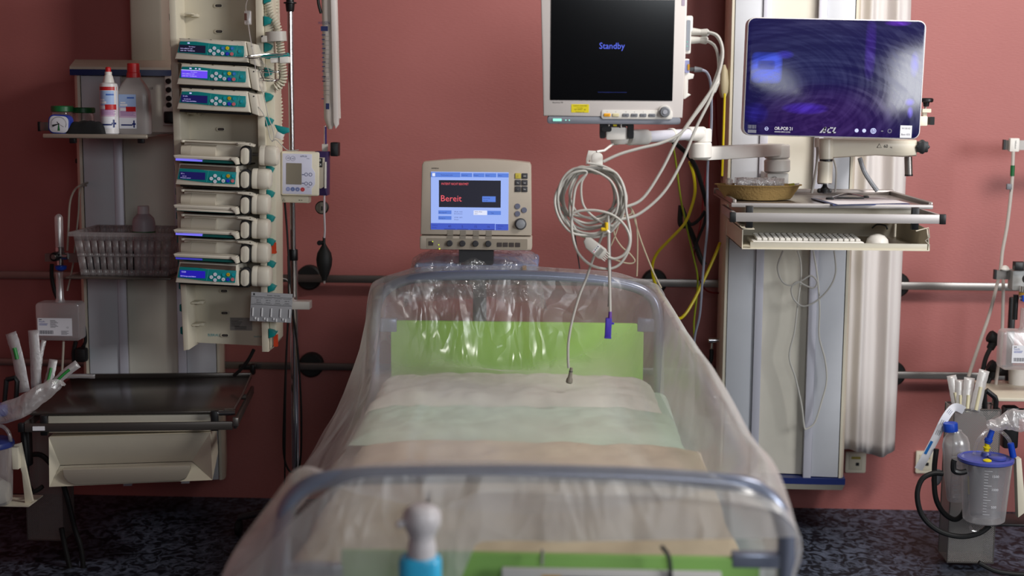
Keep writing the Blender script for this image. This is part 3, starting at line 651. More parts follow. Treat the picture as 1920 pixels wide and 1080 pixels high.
# mounting plate
mb = MB(BLACK); f.rect(mb, 1127, 231, 1138, 259, -.005, .05, .004); f.rect(mb, 1180, 231, 1191, 259, -.005, .05, .004); f.rect(mb, 1127, 231, 1191, 236, .0, .05); f.rect(mb, 1130, 236, 1149, 246, -.012, .02, .006); mb.build('mount_bracket', Mn)
mb = MB(WHITE); f.rect(mb, 1139, 238, 1179, 262, .0, .05, .006, .002); mb.cyl(f.p(1165, 260, .03), f.p(1165, 271, .03), 18*f.s, 16*f.s, bev=.003); mb.mat(STEEL).cyl(f.p(1143, 231, .005), f.p(1143, 239, .005), .006); mb.cyl(f.p(1166, 231, .005), f.p(1166, 239, .005), .006); mb.mat(YELLOW); f.rect(mb, 1152, 232, 1159, 236, -.001, .01); mb.build('mount_block', Mn)
# monitor arm
ya = -1.16
J0 = P(1165, 262, -1.2); J1 = P(1318, 258, -.95); J2 = P(1455, 286, -.52)
arm = root('monitor_holder', J2, 'white jointed wall arm holding up the patient monitor', 'monitor arm')
mb = MB(ALU).cyl(J0 + Vector((.04, .03, .006)), J1 + Vector((0, 0, .012)), .0165); mb.build('upper_arm', arm, world=True)
mb = MB(WHITE).cyl(J0 + Vector((.02, .01, .006)), J0 + (J1-J0)*.3 + Vector((0, 0, .006)), .022, bev=.004).build('arm_sleeve', arm, world=True); mb = MB(WHITE).cyl(J0 + (J1-J0)*.58 + Vector((0, 0, .009)), J0 + (J1-J0)*.62 + Vector((0, 0, .009)), .021, bev=.002)
mb.build('arm_ring', arm, world=True); mb = MB(WHITE)
mb.cyl(J0+(J1-J0)*.8+Vector((0, 0, .012)), J1 + Vector((.0, 0, .012)), .021, bev=.003)
mb.cyl(P(1318, 241, -.95), P(1318, 268, -.95), .026, bev=.004); mb.build('elbow_cover', arm, world=True)
mb = MB(WHITE).cyl(P(1313, 267, -.95), P(1313, 297, -.95), .034, bev=.004)
a, b = P(1313, 284, -.95), P(1458, 284, -.53); dvec = b - a; ang = atan2(dvec.y, dvec.x)
mb.box((a+b)/2, (sqrt(dvec.x**2+dvec.y**2), .055, .040), bev=.005, rot=Matrix.Rotation(ang, 4, 'Z')); mb.build('lower_arm', arm, world=True)
mb = MB(WHITE).cyl(P(1457, 271, -.53), P(1457, 297, -.53), .041, bev=.004); mb.cyl(P(1457, 298, -.53), P(1457, 323, -.53), .042, bev=.005); mb.build('shoulder_joint', arm, world=True)
mb = MB(WHITE); a = P(1452, 332, -.44); mb.box(a, (.07, .16, .035), bev=.004); mb.mat(STEEL).cyl(a + Vector((-.01, -.085, 0)), a + Vector((-.01, -.075, 0)), .007); mb.build('wall_bracket', arm, world=True)
# cable hook
fk = Fr(1115, 300, -1.28)
hk = root('cable_hook', fk.M, 'white bracket with a rounded hook holding the coiled cables under the monitor', 'cable hook')
mb = MB(WHITE); poly = [(fk.x(x), fk.z(y)) for x, y in ((1103, 283), (1122, 284), (1122, 300), (1118, 326), (1107, 326), (1106, 300), (1099, 310), (1099, 298))]; mb.prism(poly, .02, .035, .001); mb.build('hook_back', hk)
mb = MB(WHITE); fk.rect(mb, 1109, 286, 1130, 327, -.012, -.006, .012, .002); mb.box(fk.p(1118, 324, .012), (12*fk.s, .04, .006), bev=.002); mb.build('hook_tongue', hk)
mb = MB(WHITE).tube([fk.p(1119, 285, .02), fk.p(1133, 283, .03), fk.p(1150, 271, .06), fk.p(1160, 271, .08)], .0035, res=2, smooth=False); mb.build('hook_stem', hk)
# ---- computer
f = Fr(1565, 147, -1.0, 0, 0, .9)
PC = root('panel_computer', f.M, 'widescreen panel computer with a smeared dark blue screen on the right column', 'computer')
mb = MB(mat('computer_rim', '#c9c4c6', .35)); f.rect(mb, 1398, 37, 1729, 257, -.004, .05, .022, .003); mb.build('rim', PC)
def smear_mat():
    m = bpy.data.materials.new('smeared_screen'); m.use_nodes = True; nt = m.node_tree; N = nt.nodes; L = nt.links; b = N['Principled BSDF']
    b.inputs['Base Color'].default_value = (.004, .003, .012, 1); b.inputs['Roughness'].default_value = .16; b.inputs['Specular IOR Level'].default_value = .4
    tc = N.new('ShaderNodeTexCoord')
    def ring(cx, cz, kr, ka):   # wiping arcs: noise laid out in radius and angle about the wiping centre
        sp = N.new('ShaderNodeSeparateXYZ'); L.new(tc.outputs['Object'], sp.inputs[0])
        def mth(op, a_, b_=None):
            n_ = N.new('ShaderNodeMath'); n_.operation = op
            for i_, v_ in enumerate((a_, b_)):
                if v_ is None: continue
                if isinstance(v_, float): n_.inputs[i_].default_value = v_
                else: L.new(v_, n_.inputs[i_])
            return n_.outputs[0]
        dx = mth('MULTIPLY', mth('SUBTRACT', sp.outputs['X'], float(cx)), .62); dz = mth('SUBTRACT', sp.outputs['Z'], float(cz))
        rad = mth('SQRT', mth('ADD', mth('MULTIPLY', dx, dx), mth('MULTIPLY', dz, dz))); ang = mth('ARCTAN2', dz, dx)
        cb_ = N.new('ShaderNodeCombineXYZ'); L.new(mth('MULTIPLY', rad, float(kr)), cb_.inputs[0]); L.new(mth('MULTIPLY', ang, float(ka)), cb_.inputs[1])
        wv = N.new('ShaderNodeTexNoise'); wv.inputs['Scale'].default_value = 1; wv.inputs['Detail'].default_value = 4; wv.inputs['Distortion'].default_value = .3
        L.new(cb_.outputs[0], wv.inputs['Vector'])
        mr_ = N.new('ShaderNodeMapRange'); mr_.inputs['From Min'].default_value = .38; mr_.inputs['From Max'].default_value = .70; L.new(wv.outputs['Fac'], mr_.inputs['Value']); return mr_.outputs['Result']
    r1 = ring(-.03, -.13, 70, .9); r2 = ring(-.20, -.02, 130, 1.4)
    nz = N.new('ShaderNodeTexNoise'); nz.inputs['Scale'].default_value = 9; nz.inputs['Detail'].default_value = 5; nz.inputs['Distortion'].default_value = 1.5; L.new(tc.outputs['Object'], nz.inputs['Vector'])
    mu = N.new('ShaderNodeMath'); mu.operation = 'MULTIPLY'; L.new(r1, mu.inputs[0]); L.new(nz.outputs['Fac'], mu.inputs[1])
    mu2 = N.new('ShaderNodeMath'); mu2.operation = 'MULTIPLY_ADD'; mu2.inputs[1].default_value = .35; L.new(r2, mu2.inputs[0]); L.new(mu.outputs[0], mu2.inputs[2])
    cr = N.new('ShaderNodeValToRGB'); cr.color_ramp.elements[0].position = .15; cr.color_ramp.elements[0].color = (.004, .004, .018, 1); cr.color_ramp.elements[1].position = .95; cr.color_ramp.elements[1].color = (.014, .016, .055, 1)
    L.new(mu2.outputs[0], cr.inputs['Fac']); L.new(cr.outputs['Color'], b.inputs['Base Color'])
    # dim indigo screen glow; brighter shapes are room reflections painted into the emission
    sx = N.new('ShaderNodeSeparateXYZ'); L.new(tc.outputs['Object'], sx.inputs[0])
    def reflection_blob(cx, cz, wx, wz, col, prev, soft=2.0):
        def ax(sock, c0, w_):
            s1 = N.new('ShaderNodeMath'); s1.operation = 'SUBTRACT'; L.new(sock, s1.inputs[0]); s1.inputs[1].default_value = c0
            s2 = N.new('ShaderNodeMath'); s2.operation = 'DIVIDE'; L.new(s1.outputs[0], s2.inputs[0]); s2.inputs[1].default_value = w_
            s3 = N.new('ShaderNodeMath'); s3.operation = 'ABSOLUTE'; L.new(s2.outputs[0], s3.inputs[0])
            s4 = N.new('ShaderNodeMath'); s4.operation = 'POWER'; L.new(s3.outputs[0], s4.inputs[0]); s4.inputs[1].default_value = soft; return s4.outputs[0]
        a = N.new('ShaderNodeMath'); a.operation = 'ADD'; L.new(ax(sx.outputs['X'], cx, wx), a.inputs[0]); L.new(ax(sx.outputs['Z'], cz, wz), a.inputs[1])
        k = N.new('ShaderNodeMath'); k.operation = 'SUBTRACT'; k.use_clamp = True; k.inputs[0].default_value = 1; L.new(a.outputs[0], k.inputs[1])
        mul = N.new('ShaderNodeMath'); mul.operation = 'MULTIPLY'; L.new(k.outputs[0], mul.inputs[0])
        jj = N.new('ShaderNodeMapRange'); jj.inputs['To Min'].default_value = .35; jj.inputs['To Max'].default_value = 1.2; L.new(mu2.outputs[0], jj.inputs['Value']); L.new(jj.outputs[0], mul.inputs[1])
        mx = N.new('ShaderNodeMix'); mx.data_type = 'RGBA'; mx.clamp_factor = True; L.new(mul.outputs[0], mx.inputs['Factor']); L.new(prev, mx.inputs['A']); mx.inputs['B'].default_value = col + (1,)
        return mx.outputs['Result']
    b0 = N.new('ShaderNodeRGB'); b0.outputs[0].default_value = (.006, .004, .040, 1); o = b0.outputs[0]
    s = f.s
    X = lambda px: (px-f.cx)*s; Z = lambda py: -(py-f.cy)*s
    o = reflection_blob(X(1560), Z(225), 150*s, 70*s, (.035, .006, .075), o, 3)
    o = reflection_blob(X(1530), Z(100), 110*s, 55*s, (.010, .012, .045), o)
    o = reflection_blob(X(1437), Z(130), 30*s, 30*s, (.05, .10, .85), o, 6)
    o = reflection_blob(X(1436), Z(125), 17*s, 9*s, (.012, .015, .12), o, 8)
    o = reflection_blob(X(1470), Z(105), 18*s, 9*s, (.03, .02, .35), o)
    o = reflection_blob(X(1628), Z(90), 11*s, 62*s, (.05, .012, .24), o, 3)
    o = reflection_blob(X(1676), Z(43), 26*s, 6*s, (.20, .03, .75), o)
    o = reflection_blob(X(1512), Z(204), 46*s, 12*s, (.07, .02, .50), o)
    o = reflection_blob(X(1711), Z(118), 9*s, 26*s, (.06, .04, .55), o)
    o = reflection_blob(X(1706), Z(188), 10*s, 8*s, (.10, .05, .70), o)
    o = reflection_blob(X(1708), Z(207), 6*s, 12*s, (.16, .10, .85), o)
    o = reflection_blob(X(1420), Z(215), 26*s, 22*s, (.02, .012, .22), o)
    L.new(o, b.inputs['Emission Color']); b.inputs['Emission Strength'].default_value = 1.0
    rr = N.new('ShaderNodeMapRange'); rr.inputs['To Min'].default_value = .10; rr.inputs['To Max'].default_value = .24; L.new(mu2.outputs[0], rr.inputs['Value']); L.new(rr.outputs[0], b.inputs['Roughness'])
    return m
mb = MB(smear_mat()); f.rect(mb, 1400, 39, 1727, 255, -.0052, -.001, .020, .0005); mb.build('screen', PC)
d = -.0056; mb = MB(PURE); f.t(mb, 'OR-PC® 21', 1457, 245.5, 6.0, d, 'l', .82); f.t(mb, 'WWW.ORPC.COM', 1457, 250, 2.2, d, 'l', 1.1)
k = 10.5
def slant(pts, dx): return [f.p(dx + x - (y*.55 - 5) * .9 + 0, 249 - (10 - y), d) for x, y in pts]
def para(mb, x0, x1, y0, y1):   # italic bar
    sh = lambda y: (249 - y) * .45
    mb.add([f.p(x0 + sh(y1), y1, d), f.p(x1 + sh(y1), y1, d), f.p(x1 + sh(y0), y0, d), f.p(x0 + sh(y0), y0, d)], [(0, 1, 2, 3)])
mb.mat(mat('logo_silver', '#b9b9c0', .3, metal=.5))
mb.add([f.p(1541, 249, d), f.p(1545, 249, d), f.p(1554, 239, d), f.p(1550, 238, d)], [(0, 1, 2, 3)]); mb.add([f.p(1549.5, 238, d), f.p(1554, 238, d), f.p(1552, 249, d), f.p(1548, 249, d)], [(0, 1, 2, 3)])
mb.add([f.p(1546, 246.5, d), f.p(1552, 246.5, d), f.p(1552.5, 244, d), f.p(1548, 244, d)], [(0, 1, 2, 3)])
para(mb, 1553.5, 1556, 238, 249); para(mb, 1553.5, 1562, 238, 240.5); para(mb, 1553.5, 1562, 246.5, 249); para(mb, 1564, 1567, 238, 249); para(mb, 1564, 1571, 246.5, 249)
mb.mat(mat('dim_print', '#6a6a78', .5))
for i in range(8): f.q(mb, 1407+i*2, 237, 1407+i*2+(1.3 if i % 3 else .8), 244, d)
f.q(mb, 1407, 246, 1423, 252, d); f.q(mb, 1656, 242, 1660, 244, d)
def ringm(mb, x, y, ro, ri):
    n = 24; vs = [f.p(x + r_*cos(2*pi*k_/n), y + r_*sin(2*pi*k_/n), d) for r_ in (ro, ri) for k_ in range(n)]
    mb.add(vs, [(k_, (k_+1) % n, n+(k_+1) % n, n+k_) for k_ in range(n)])
ringm(mb, 1672, 242.5, 4, 2.8)
mb.build('screen_lettering', PC)
mb = MB(scr('key_glow', '#cfd4ff', 1.1)); f.disc(mb, 1610.5, 243, 3.6, d); f.disc(mb, 1624.5, 243, 3.6, d); ringm(mb, 1641.5, 243, 5.4, 4.2); ringm(mb, 1641.5, 243, 3.2, 2.0); f.q(mb, 1641, 239.5, 1642.3, 244, d-.0002); ringm(mb, 1442, 243.5, 3.5, 2.6); f.q(mb, 1439.8, 243, 1444.2, 244, d); mb.build('touch_keys', PC)
mb = MB(LABELM); f.rect(mb, 1691.5, 231.5, 1713, 254.5, -.006, -.005); mb.mat(INK); f.t(mb, 'W100102', 1702, 238.5, 3.2, -.0063, 'c', .9); f.t(mb, 'Bett 025', 1702, 250, 3.6, -.0063, 'c', .95); mb.build('asset_sticker', PC)
# clamp behind its right edge
fc = Fr(1738, 210, -.85); cl = root('rail_clamp', fc.M, 'pale clamp with a black star knob behind the right edge of the computer', 'clamp')
mb = MB(CREAM); fc.rect(mb, 1716, 218, 1740, 236, .0, .05, .003, .001); fc.rect(mb, 1730, 204, 1746, 211, .0, .04, .002); fc.rect(mb, 1733, 209, 1740, 220, .01, .03, .001); mb.build('clamp_body', cl)
mb = MB(BLACK); fc.rect(mb, 1745, 219, 1753, 234, .0, .04, .002); mb.build('end_cap', cl)
mb = MB(STEEL).cyl(fc.p(1738, 212, .02), fc.p(1738, 198, .02), 2*fc.s); mb.mat(BLACK).cyl(fc.p(1739, 200, .02), fc.p(1739, 191, .02), 5*fc.s, 6.5*fc.s); mb.cyl(fc.p(1739, 192, .02), fc.p(1739, 184, .02), 13*fc.s, bev=.003); mb.build('clamp_knob', cl)
# support arm of the computer
ARMC = mat('arm_cream', '#cbc3b2', .35)
ca = root('screen_holder', P(1546, 345, -.80), 'cream support arm with black knob under the computer screen', 'support arm')
Ya = -.86
def seg(x, y0, y1, r0, r1=None, Y=Ya, bev=.003): return P(x, y0, Y), P(x, y1, Y), r0, r1
s_ = S(1560, 280, Ya)
mb = MB(ARMC)
poly = [(1548, 258), (1716, 262), (1719, 270), (1716, 292), (1690, 294), (1640, 291), (1560, 296), (1546, 294)]
mb.prism([(P(x, y, Ya).x, P(x, y, Ya).z) for x, y in poly], Ya-.028, Ya+.028, .012); mb.build('arm_body', ca, world=True)
mb = MB(ARMC).cyl(P(1549, 259, Ya-.02), P(1549, 299, Ya-.02), 13*s_, bev=.003); mb.cyl(P(1548, 302, Ya-.02), P(1546, 344, Ya-.02), 13.5*s_, 14*s_, bev=.003); mb.build('upright', ca, world=True)
mb = MB(BLACK).cyl(P(1549, 298.5, Ya-.02), P(1549, 302.5, Ya-.02), 12.4*s_); mb.build('joint_ring', ca, world=True)
mb = MB(STEEL).cyl(P(1703, 294, Ya), P(1704, 328, Ya), 7.3*s_); mb.mat(BLACK).cyl(P(1704, 327, Ya), P(1704, 330, Ya), 7.6*s_); mb.build('pivot_tube', ca, world=True)
mb = MB(STEEL).cyl(P(1546, 342, Ya-.02), P(1546, 352, Ya-.02), 3*s_)
mb.cyl(P(1546, 343, Ya-.02), P(1546, 344.5, Ya-.02), 13*s_)
mb.mat(BLACK).lathe([(.004, 0), (.014, .004), (.015, .014), (.008, .02), (.005, .03)], P(1546, 363, Ya-.02), (0, 0, 1)); c_ = P(1546, 360, Ya-.02)
mb.box(c_ + Vector((-.013, 0, .004)), (.018, .012, .014), bev=.005); mb.box(c_ + Vector((.013, 0, .004)), (.018, .012, .014), bev=.005); mb.build('wing_screw', ca, world=True)
mb = MB(BLACK); c_ = P(1727, 275, Ya-.01); n = 40
ring_ = [Vector((c_.x + (.0195 + .0018*cos(8*2*pi*i/n))*cos(2*pi*i/n), 0, c_.z + (.0195 + .0018*cos(8*2*pi*i/n))*sin(2*pi*i/n))) for i in range(n)]
mb.prism([(v.x, v.z) for v in ring_], Ya-.035, Ya-.012, .003); mb.build('arm_knob', ca, world=True)
mb = MB(INK); q_ = P(1661, 277, Ya-.029); mb.text('60', q_.x, q_.z, Ya-.0292, .014, 'c', .9); mb.text('kg', q_.x+.016, q_.z, Ya-.0292, .006); mb.mat(INK)
mb.tube([q_+Vector((-.026, -.0003, 0)), q_+Vector((-.013, -.0003, 0)), q_+Vector((-.0195, -.0003, .012)), q_+Vector((-.026, -.0003, 0))], .0007, n=4, smooth=False); mb.build('load_marking', ca, world=True)
mb = MB(ARMC).box(P(1625, 270, -.6) , (.06, .5, .05), bev=.008); mb.build('rear_beam', ca, world=True)
# ------------------------------------------------------------------ worktop, rail bar and keyboard tray on the right column
TOPM = mat('brushed_worktop', '#8a817c', .28, metal=.6, var=.05)
zt_ = P(1560, 385, -.98).z
a, b = P(1372, 386, -.98), P(1752, 386, -.98)
wt = root('worktop', ((a.x+b.x)/2, -.7, zt_), 'brushed metal worktop below the computer on the right column', 'worktop')
mb = MB(TOPM).box(((a.x+b.x)/2, -.70, zt_-.004), (b.x-a.x, .52, .006), bev=.002); mb.build('plate', wt, world=True)
mb = MB(RAILM); mb.box(((a.x+b.x)/2, -.962, zt_-.003), (b.x-a.x, .014, .013), bev=.003); mb.mat(TOPM).box((a.x+.01, -.70, zt_+.005), (.012, .52, .018), bev=.003); mb.box((b.x-.006, -.70, zt_+.004), (.014, .52, .016), bev=.003); mb.box(((a.x+b.x)/2, -.44, zt_+.006), (b.x-a.x, .012, .02), bev=.003); mb.build('raised_edge', wt, world=True)
mb = MB(CREAM).box(((a.x+b.x)/2+.01, -.66, zt_-.035), ((b.x-a.x)*.86, .44, .052), bev=.004); mb.build('carrier', wt, world=True)
# rail bar
Yr = -1.03; c0, c1 = P(1379, 409, Yr), P(1762, 409, Yr); hz = 17*S(1560, 409, Yr)
rb = root('front_rail', ((c0.x+c1.x)/2, Yr, c0.z), 'aluminium rail bar with black end caps under the right worktop', 'rail bar')
MB(RAILM).box(((c0.x+c1.x)/2, Yr, (c0.z+c1.z)/2), (c1.x-c0.x, .010, hz), bev=.001).build('bar', rb, world=True)
for X in (c0.x-.008, c1.x+.008): MB(BLACK).box((X, Yr, (c0.z+c1.z)/2), (.018, .016, hz+.003), bev=.002).build('end_cap', rb, world=True)
for px in (1406, 1718): MB(BLACK).box((P(px, 409, Yr).x, Yr+.016, (c0.z+c1.z)/2+.0), (.021, .018, 42*S(1560, 409, Yr)), bev=.002).build('bracket', rb, world=True)
for X in (c0.x-.002, c1.x): MB(RAILM).box((X, Yr+.17, (c0.z+c1.z)/2), (.010, .32, hz), bev=.001).build('side_bar', rb, world=True)
# keyboard tray
Yk = -.98; k0, k1 = P(1390, 466, Yk), P(1741, 466, Yk); zk = k0.z
kt = root('keyboard_tray', ((k0.x+k1.x)/2, -.75, zk), 'cream folded metal keyboard tray below the right worktop', 'keyboard tray')
mb = MB(CREAM); mb.box(((k0.x+k1.x)/2, -.78, zk+.001), (k1.x-k0.x, .42, .003))
mb.box(((k0.x+k1.x)/2+.01, -.985, zk+.010), (k1.x-k0.x-.03, .004, .021), bev=.0015); mb.box(((k0.x+k1.x)/2, -.56, zk+.03), (k1.x-k0.x, .003, .06)); mb.build('tray_floor', kt, world=True)
mb = MB(CREAM)
for X, sg in ((k0.x, 1), (k1.x, -1)):
    pts = [(-.99, zk), (-.57, zk), (-.57, zk+.085), (-.99, zk+.060)] if sg > 0 else [(-.99, zk), (-.57, zk), (-.57, zk+.075), (-.96, zk+.062), (-.985, zk+.03)]
    vs = [Vector((X, y, z)) for y, z in pts] + [Vector((X+.003*sg, y, z)) for y, z in pts]; n = len(pts)
    mb.add(vs, [tuple(range(n)), tuple(range(n, 2*n))] + [(i, (i+1) % n, n+(i+1) % n, n+i) for i in range(n)])
    if sg > 0: mb.box((k0.x+.018, -.80, zk+.059), (.036, .38, .003)); mb.build('tray_side', kt, world=True); mb = MB(CREAM)
mb.tube([(k1.x-.04, -.985, zk+.058), (k1.x-.004, -.985, zk+.068), (k1.x+.0, -.985, zk+.04), (k1.x-.012, -.987, zk+.03), (k1.x, -.987, zk+.018), (k1.x, -.987, zk)], .002, n=6, smooth=False)
mb.build('tray_side', kt, world=True)
kb0, kb1 = P(1411, 460, -.93), P(1620, 460, -.93)
kb = root('keyboard', ((kb0.x+kb1.x)/2, -.86, zk+.003), 'white keyboard lying in the keyboard tray', 'keyboard')
mb = MB(WHITE).box(((kb0.x+kb1.x)/2, -.86, zk+.012), (kb1.x-kb0.x, .15, .014), bev=.004); mb.build('keyboard_body', kb, world=True)
mb = MB(mat('key_white', '#cfccc6', .45)); nx = 18; wk = (kb1.x-kb0.x-.02)/nx
for r_ in range(5):
    for i in range(nx): mb.box((kb0.x+.012+wk*(i+.5), -.915+.024*r_, zk+.023+.0015*r_), (wk*.84, .018, .008), bev=.002, seg=1)
kk = mb.build('keys', kb, world=True); kk['kind'] = 'stuff'
c_ = P(1645, 456, -.90)
mb = MB(WHITE).lathe([(.030, 0), (.033, .008), (.030, .022), (.020, .033), (.006, .038)], (c_.x, c_.y, zk+.003), (0, 0, 1), sx=1.0, sy=1.5)
single(mb, 'computer_mouse', 'white computer mouse in the tray right of the keyboard', 'mouse')
# pulp kidney tray with syringe
c_ = P(1423, 372, -.78); s_ = S(1423, 360, -.78)
def pulp():
    m = mat('pulp_board', '#a98a55', .95, bump=(160, .8, .003), var=.12); mb = MB(m); n = 56
    def ring_(sc_, z):
        out = []
        for i in range(n):
            a = 2*pi*i/n; x = cos(a); y = sin(a)
            r = 1.0
            out.append(Vector((c_.x + x*82*s_*sc_ , c_.y + y*.068*sc_*(1) + .028*(x*x), zt_ + .002 + z)))
        return out
    mb.rings([ring_(.74, 0), ring_(.78, .006), ring_(.90, .030), ring_(.945, .041), ring_(1.0, .043), ring_(1.0, .046), ring_(.93, .045), ring_(.87, .032), ring_(.75, .010), ring_(.70, .006)], cap0=True, cap1=True)
    return single(mb, 'kidney_tray', 'brown pulp kidney tray holding a wrapped syringe on the worktop', 'kidney tray', smooth=60)
pulp()
fs_ = Fr(1424, 344, -.78, 6, 0, 2)
sy = root('wrapped_syringe', fs_.M, 'syringe in clear crackled wrapping lying in the pulp tray', 'syringe')
mb = MB(CLEAR2).cyl(fs_.p(1382, 343, 0), fs_.p(1455, 344, 0), 7.5*fs_.s); mb.mat(WHITE).cyl(fs_.p(1455, 344), fs_.p(1468, 344), 4*fs_.s); mb.mat(INK)
for i in range(12): fs_.q(mb, 1402+i*3.6, 343, 1402.7+i*3.6, 347 if i % 2 else 349, -.0145)
mb.build('barrel', sy)
def wrapfn(u, v):
    a = v*2*pi; x = 1377 + 94*u; k_ = 9.5 + 2*noise.noise((u*7, cos(a)*2, sin(a)*2))
    q = fs_.p(x, 343.5 - (u-.3)*2, 0); fl = .45 if u < .04 or u > .96 else 1
    return q + Vector((0, -cos(a)*k_*fs_.s*fl, sin(a)*k_*fs_.s*1.05))
mb = MB(film_mat('syringe_wrap', base=.45, edge=.4, bscale=(60, 60, 60), bstr=1, dist=.003)); mb.grid(wrapfn, 40, 20); mb.build('wrapping', sy, smooth=180)
c2 = P(1367, 350, -.76)
single(MB(CLEAR2).cyl(c2 + Vector((0, 0, -.012)), c2 + Vector((0, 0, .022)), .011).mat(WHITE).cyl(c2+Vector((0, 0, .022)), c2+Vector((0, 0, .027)), .0075), 'vial', 'small clear vial at the left end of the pulp tray', 'vial')
c2 = P(1487, 351, -.78)
single(MB(mat('lime_cap', '#b8b83a', .4)).cyl(c2 + Vector((-.012, 0, .004)), c2 + Vector((.004, 0, .006)), .007).mat(CLEAR2).cyl(c2+Vector((.004, 0, .006)), c2+Vector((.018, 0, .008)), .006), 'needle_cap', 'small needle hub with lime cap at the right end of the pulp tray', 'needle cap')
# clipboard with paper
ya0, ya1 = -.93, -.55
def onz(px, py, z):
    r = ray(px, py); t = (z - CAM.z)/r.z; return CAM + r*t
cb = root('clipboard', onz(1620, 377, zt_+.003), 'navy clipboard with a sheet of paper on the right worktop', 'clipboard')
q4 = [onz(1562, 383, zt_+.0045), onz(1706, 382, zt_+.0045), onz(1660, 371, zt_+.0045), onz(1521, 371.5, zt_+.0045)]
mb = MB(NAVY).add(q4 + [v - Vector((0, 0, .004)) for v in q4], [(0, 1, 2, 3), (4, 5, 6, 7), (0, 1, 5, 4), (1, 2, 6, 5), (2, 3, 7, 6), (3, 0, 4, 7)]); mb.build('board', cb, world=True)
q4 = [onz(1571, 383.3, zt_+.0055), onz(1705, 380.5, zt_+.0055), onz(1655, 369.8, zt_+.0055), onz(1528, 371.2, zt_+.0055)]
MB(mat('paper', '#dcd8dc', .8)).add(q4, [(0, 1, 2, 3)]).build('paper', cb, world=True)
p0 = onz(1556, 372.5, zt_+.008); p1 = onz(1622, 369.5, zt_+.008)
mb = MB(CHROME).tube([p0, (p0+p1)/2 + Vector((0, 0, .012)), p1], .003, n=8); mb.mat(BLACK)
for p_ in (p0, p1): mb.box(p_, (.024, .016, .010), bev=.004)
mb.box((p0+p1)/2, (.10, .012, .004), bev=.001); mb.build('spring_clip', cb, world=True)
# wall sockets
def socket(px0, px1, py0, py1, label):
    a, b = P(px0, py0, -.012), P(px1, py1, -.012); c = (a+b)/2; w_, h_ = b.x-a.x, a.z-b.z
    r = root('wall_socket', (c.x, -.001, c.z), label, 'wall socket')
    MB(CREAM).rrect(0, 0, w_, h_, .006, -.012, 0, .002).build('cover_plate', r)
    mb = MB(BEIGE).rrect(0, 0, w_*.66, h_*.72, .003, -.0135, -.01, .001); mb.mat(BLACK).box((.006, -.014, -.006), (.012, .002, .012)); mb.mat(mat('label_olive', '#9a8c3a', .6)).box((0, -.0138, h_*.22), (w_*.45, .001, h_*.12)); mb.build('data_insert', r)
socket(1586, 1623, 847, 887, 'cream data socket on the pink wall under the curtain')
socket(1718, 1752, 846, 888, 'cream data socket on the pink wall behind the drainage bottle')
# ------------------------------------------------------------------ pump rack on the left column
YR = -.74
fr = Fr(415, 320, YR, 0, 0, 0)
RK = root('pump_rack', fr.M, 'tall cream pump docking rack with teal catches on the left supply column', 'pump rack')
RKM = mat('rack_cream', '#cfc7b4', .4, var=.03)
poly = [(327, -60), (497, -60), (501, 664), (334, 658)]
mb = MB(RKM); mb.prism([(fr.x(x), fr.z(y)) for x, y in poly], .105, .125)
mb.build('back_panel', RK)
mb = MB(RKM)
for pts in ([(322, -60), (334, -60), (341, 300), (345, 662), (335, 664), (326, 300)],):
    mb.prism([(fr.x(x), fr.z(y)) for x, y in pts], -.0, .125, .003)
mb.build('side_flange', RK)
mb = MB(RKM); mb.prism([(fr.x(x), fr.z(y)) for x, y in ((484, -60), (497, -60), (499, 300), (498, 664), (486, 664), (485, 300))], 0, .125, .003); mb.build('side_flange', RK)
mb = MB(BEIGE); mb.prism([(fr.x(x), fr.z(y)) for x, y in ((498, -60), (514, -60), (516, 300), (512, 645), (499, 662))], .02, .125, .003); mb.build('side_panel', RK)
for y in (12, 60, 244, 556, 599, 643):
    mb = MB(BEIGE).rrect(fr.x(400), fr.z(y), 18*fr.s, 8.5*fr.s, 4*fr.s, .101, .106, .002); mb.mat(INK).rrect(fr.x(401), fr.z(y), 12*fr.s, 4.6*fr.s, 2.2*fr.s, .1004, .102); mb.mat(STEEL).rrect(fr.x(401), fr.z(y), 9*fr.s, 2*fr.s, 1*fr.s, .1, .1015); mb.build('contact_slot', RK)
for y in (29, 575, 618, 214):
    mb = MB(RKM).box(fr.p(352, y, .07), (14*fr.s, .06, 3*fr.s), bev=.002); mb.box(fr.p(358, y+2, .09), (12*fr.s, .03, 6*fr.s), bev=.002); mb.build('guide_tab', RK)
for i, y in enumerate((36, 84, 130, 178, 270, 316, 361, 407, 452, 498, 541, 584, 628)):
    mb = MB(TEAL); x = 324 + y*.012; mb.prism([(fr.x(x-7), fr.z(y-6)), (fr.x(x), fr.z(y-9)), (fr.x(x+2), fr.z(y)), (fr.x(x), fr.z(y+9)), (fr.x(x-7), fr.z(y+6))], .03, .06, .003); mb.build('release_catch', RK)
for i, y in enumerate((3, 43, 91, 137, 183, 228, 318, 364, 410, 455, 497, 541, 629)):
    mb = MB(TEAL); x = 501; mb.prism([(fr.x(x-2), fr.z(y-9)), (fr.x(x+7), fr.z(y-7)), (fr.x(x+13), fr.z(y-3)), (fr.x(x+9), fr.z(y+5)), (fr.x(x-2), fr.z(y+9))], .0, .03, .003); mb.build('release_catch', RK)
mb = MB(mat('orange_tag', '#c8401c', .5)); fr.rect(mb, 506, 455, 514, 476, .01, .03, .001); fr.rect(mb, 507, 632, 514, 655, .015, .03, .001); mb.build('orange_tag', RK)
mb = MB(mat('teal_print', '#1d8a94', .5)); mb.text('B|BRAUN', fr.x(367), fr.z(645.5), .1045, .0125, 'l', .98); fr.t(mb, 'SpaceStation', 457, 646, 3.2, .1045, 'l', .75); mb.build('maker_lettering', RK)
mb = MB(mat('grey_label', '#8f8c88', .6)); fr.rect(mb, 411, 608, 454, 633, .1035, .106); mb.mat(INK)
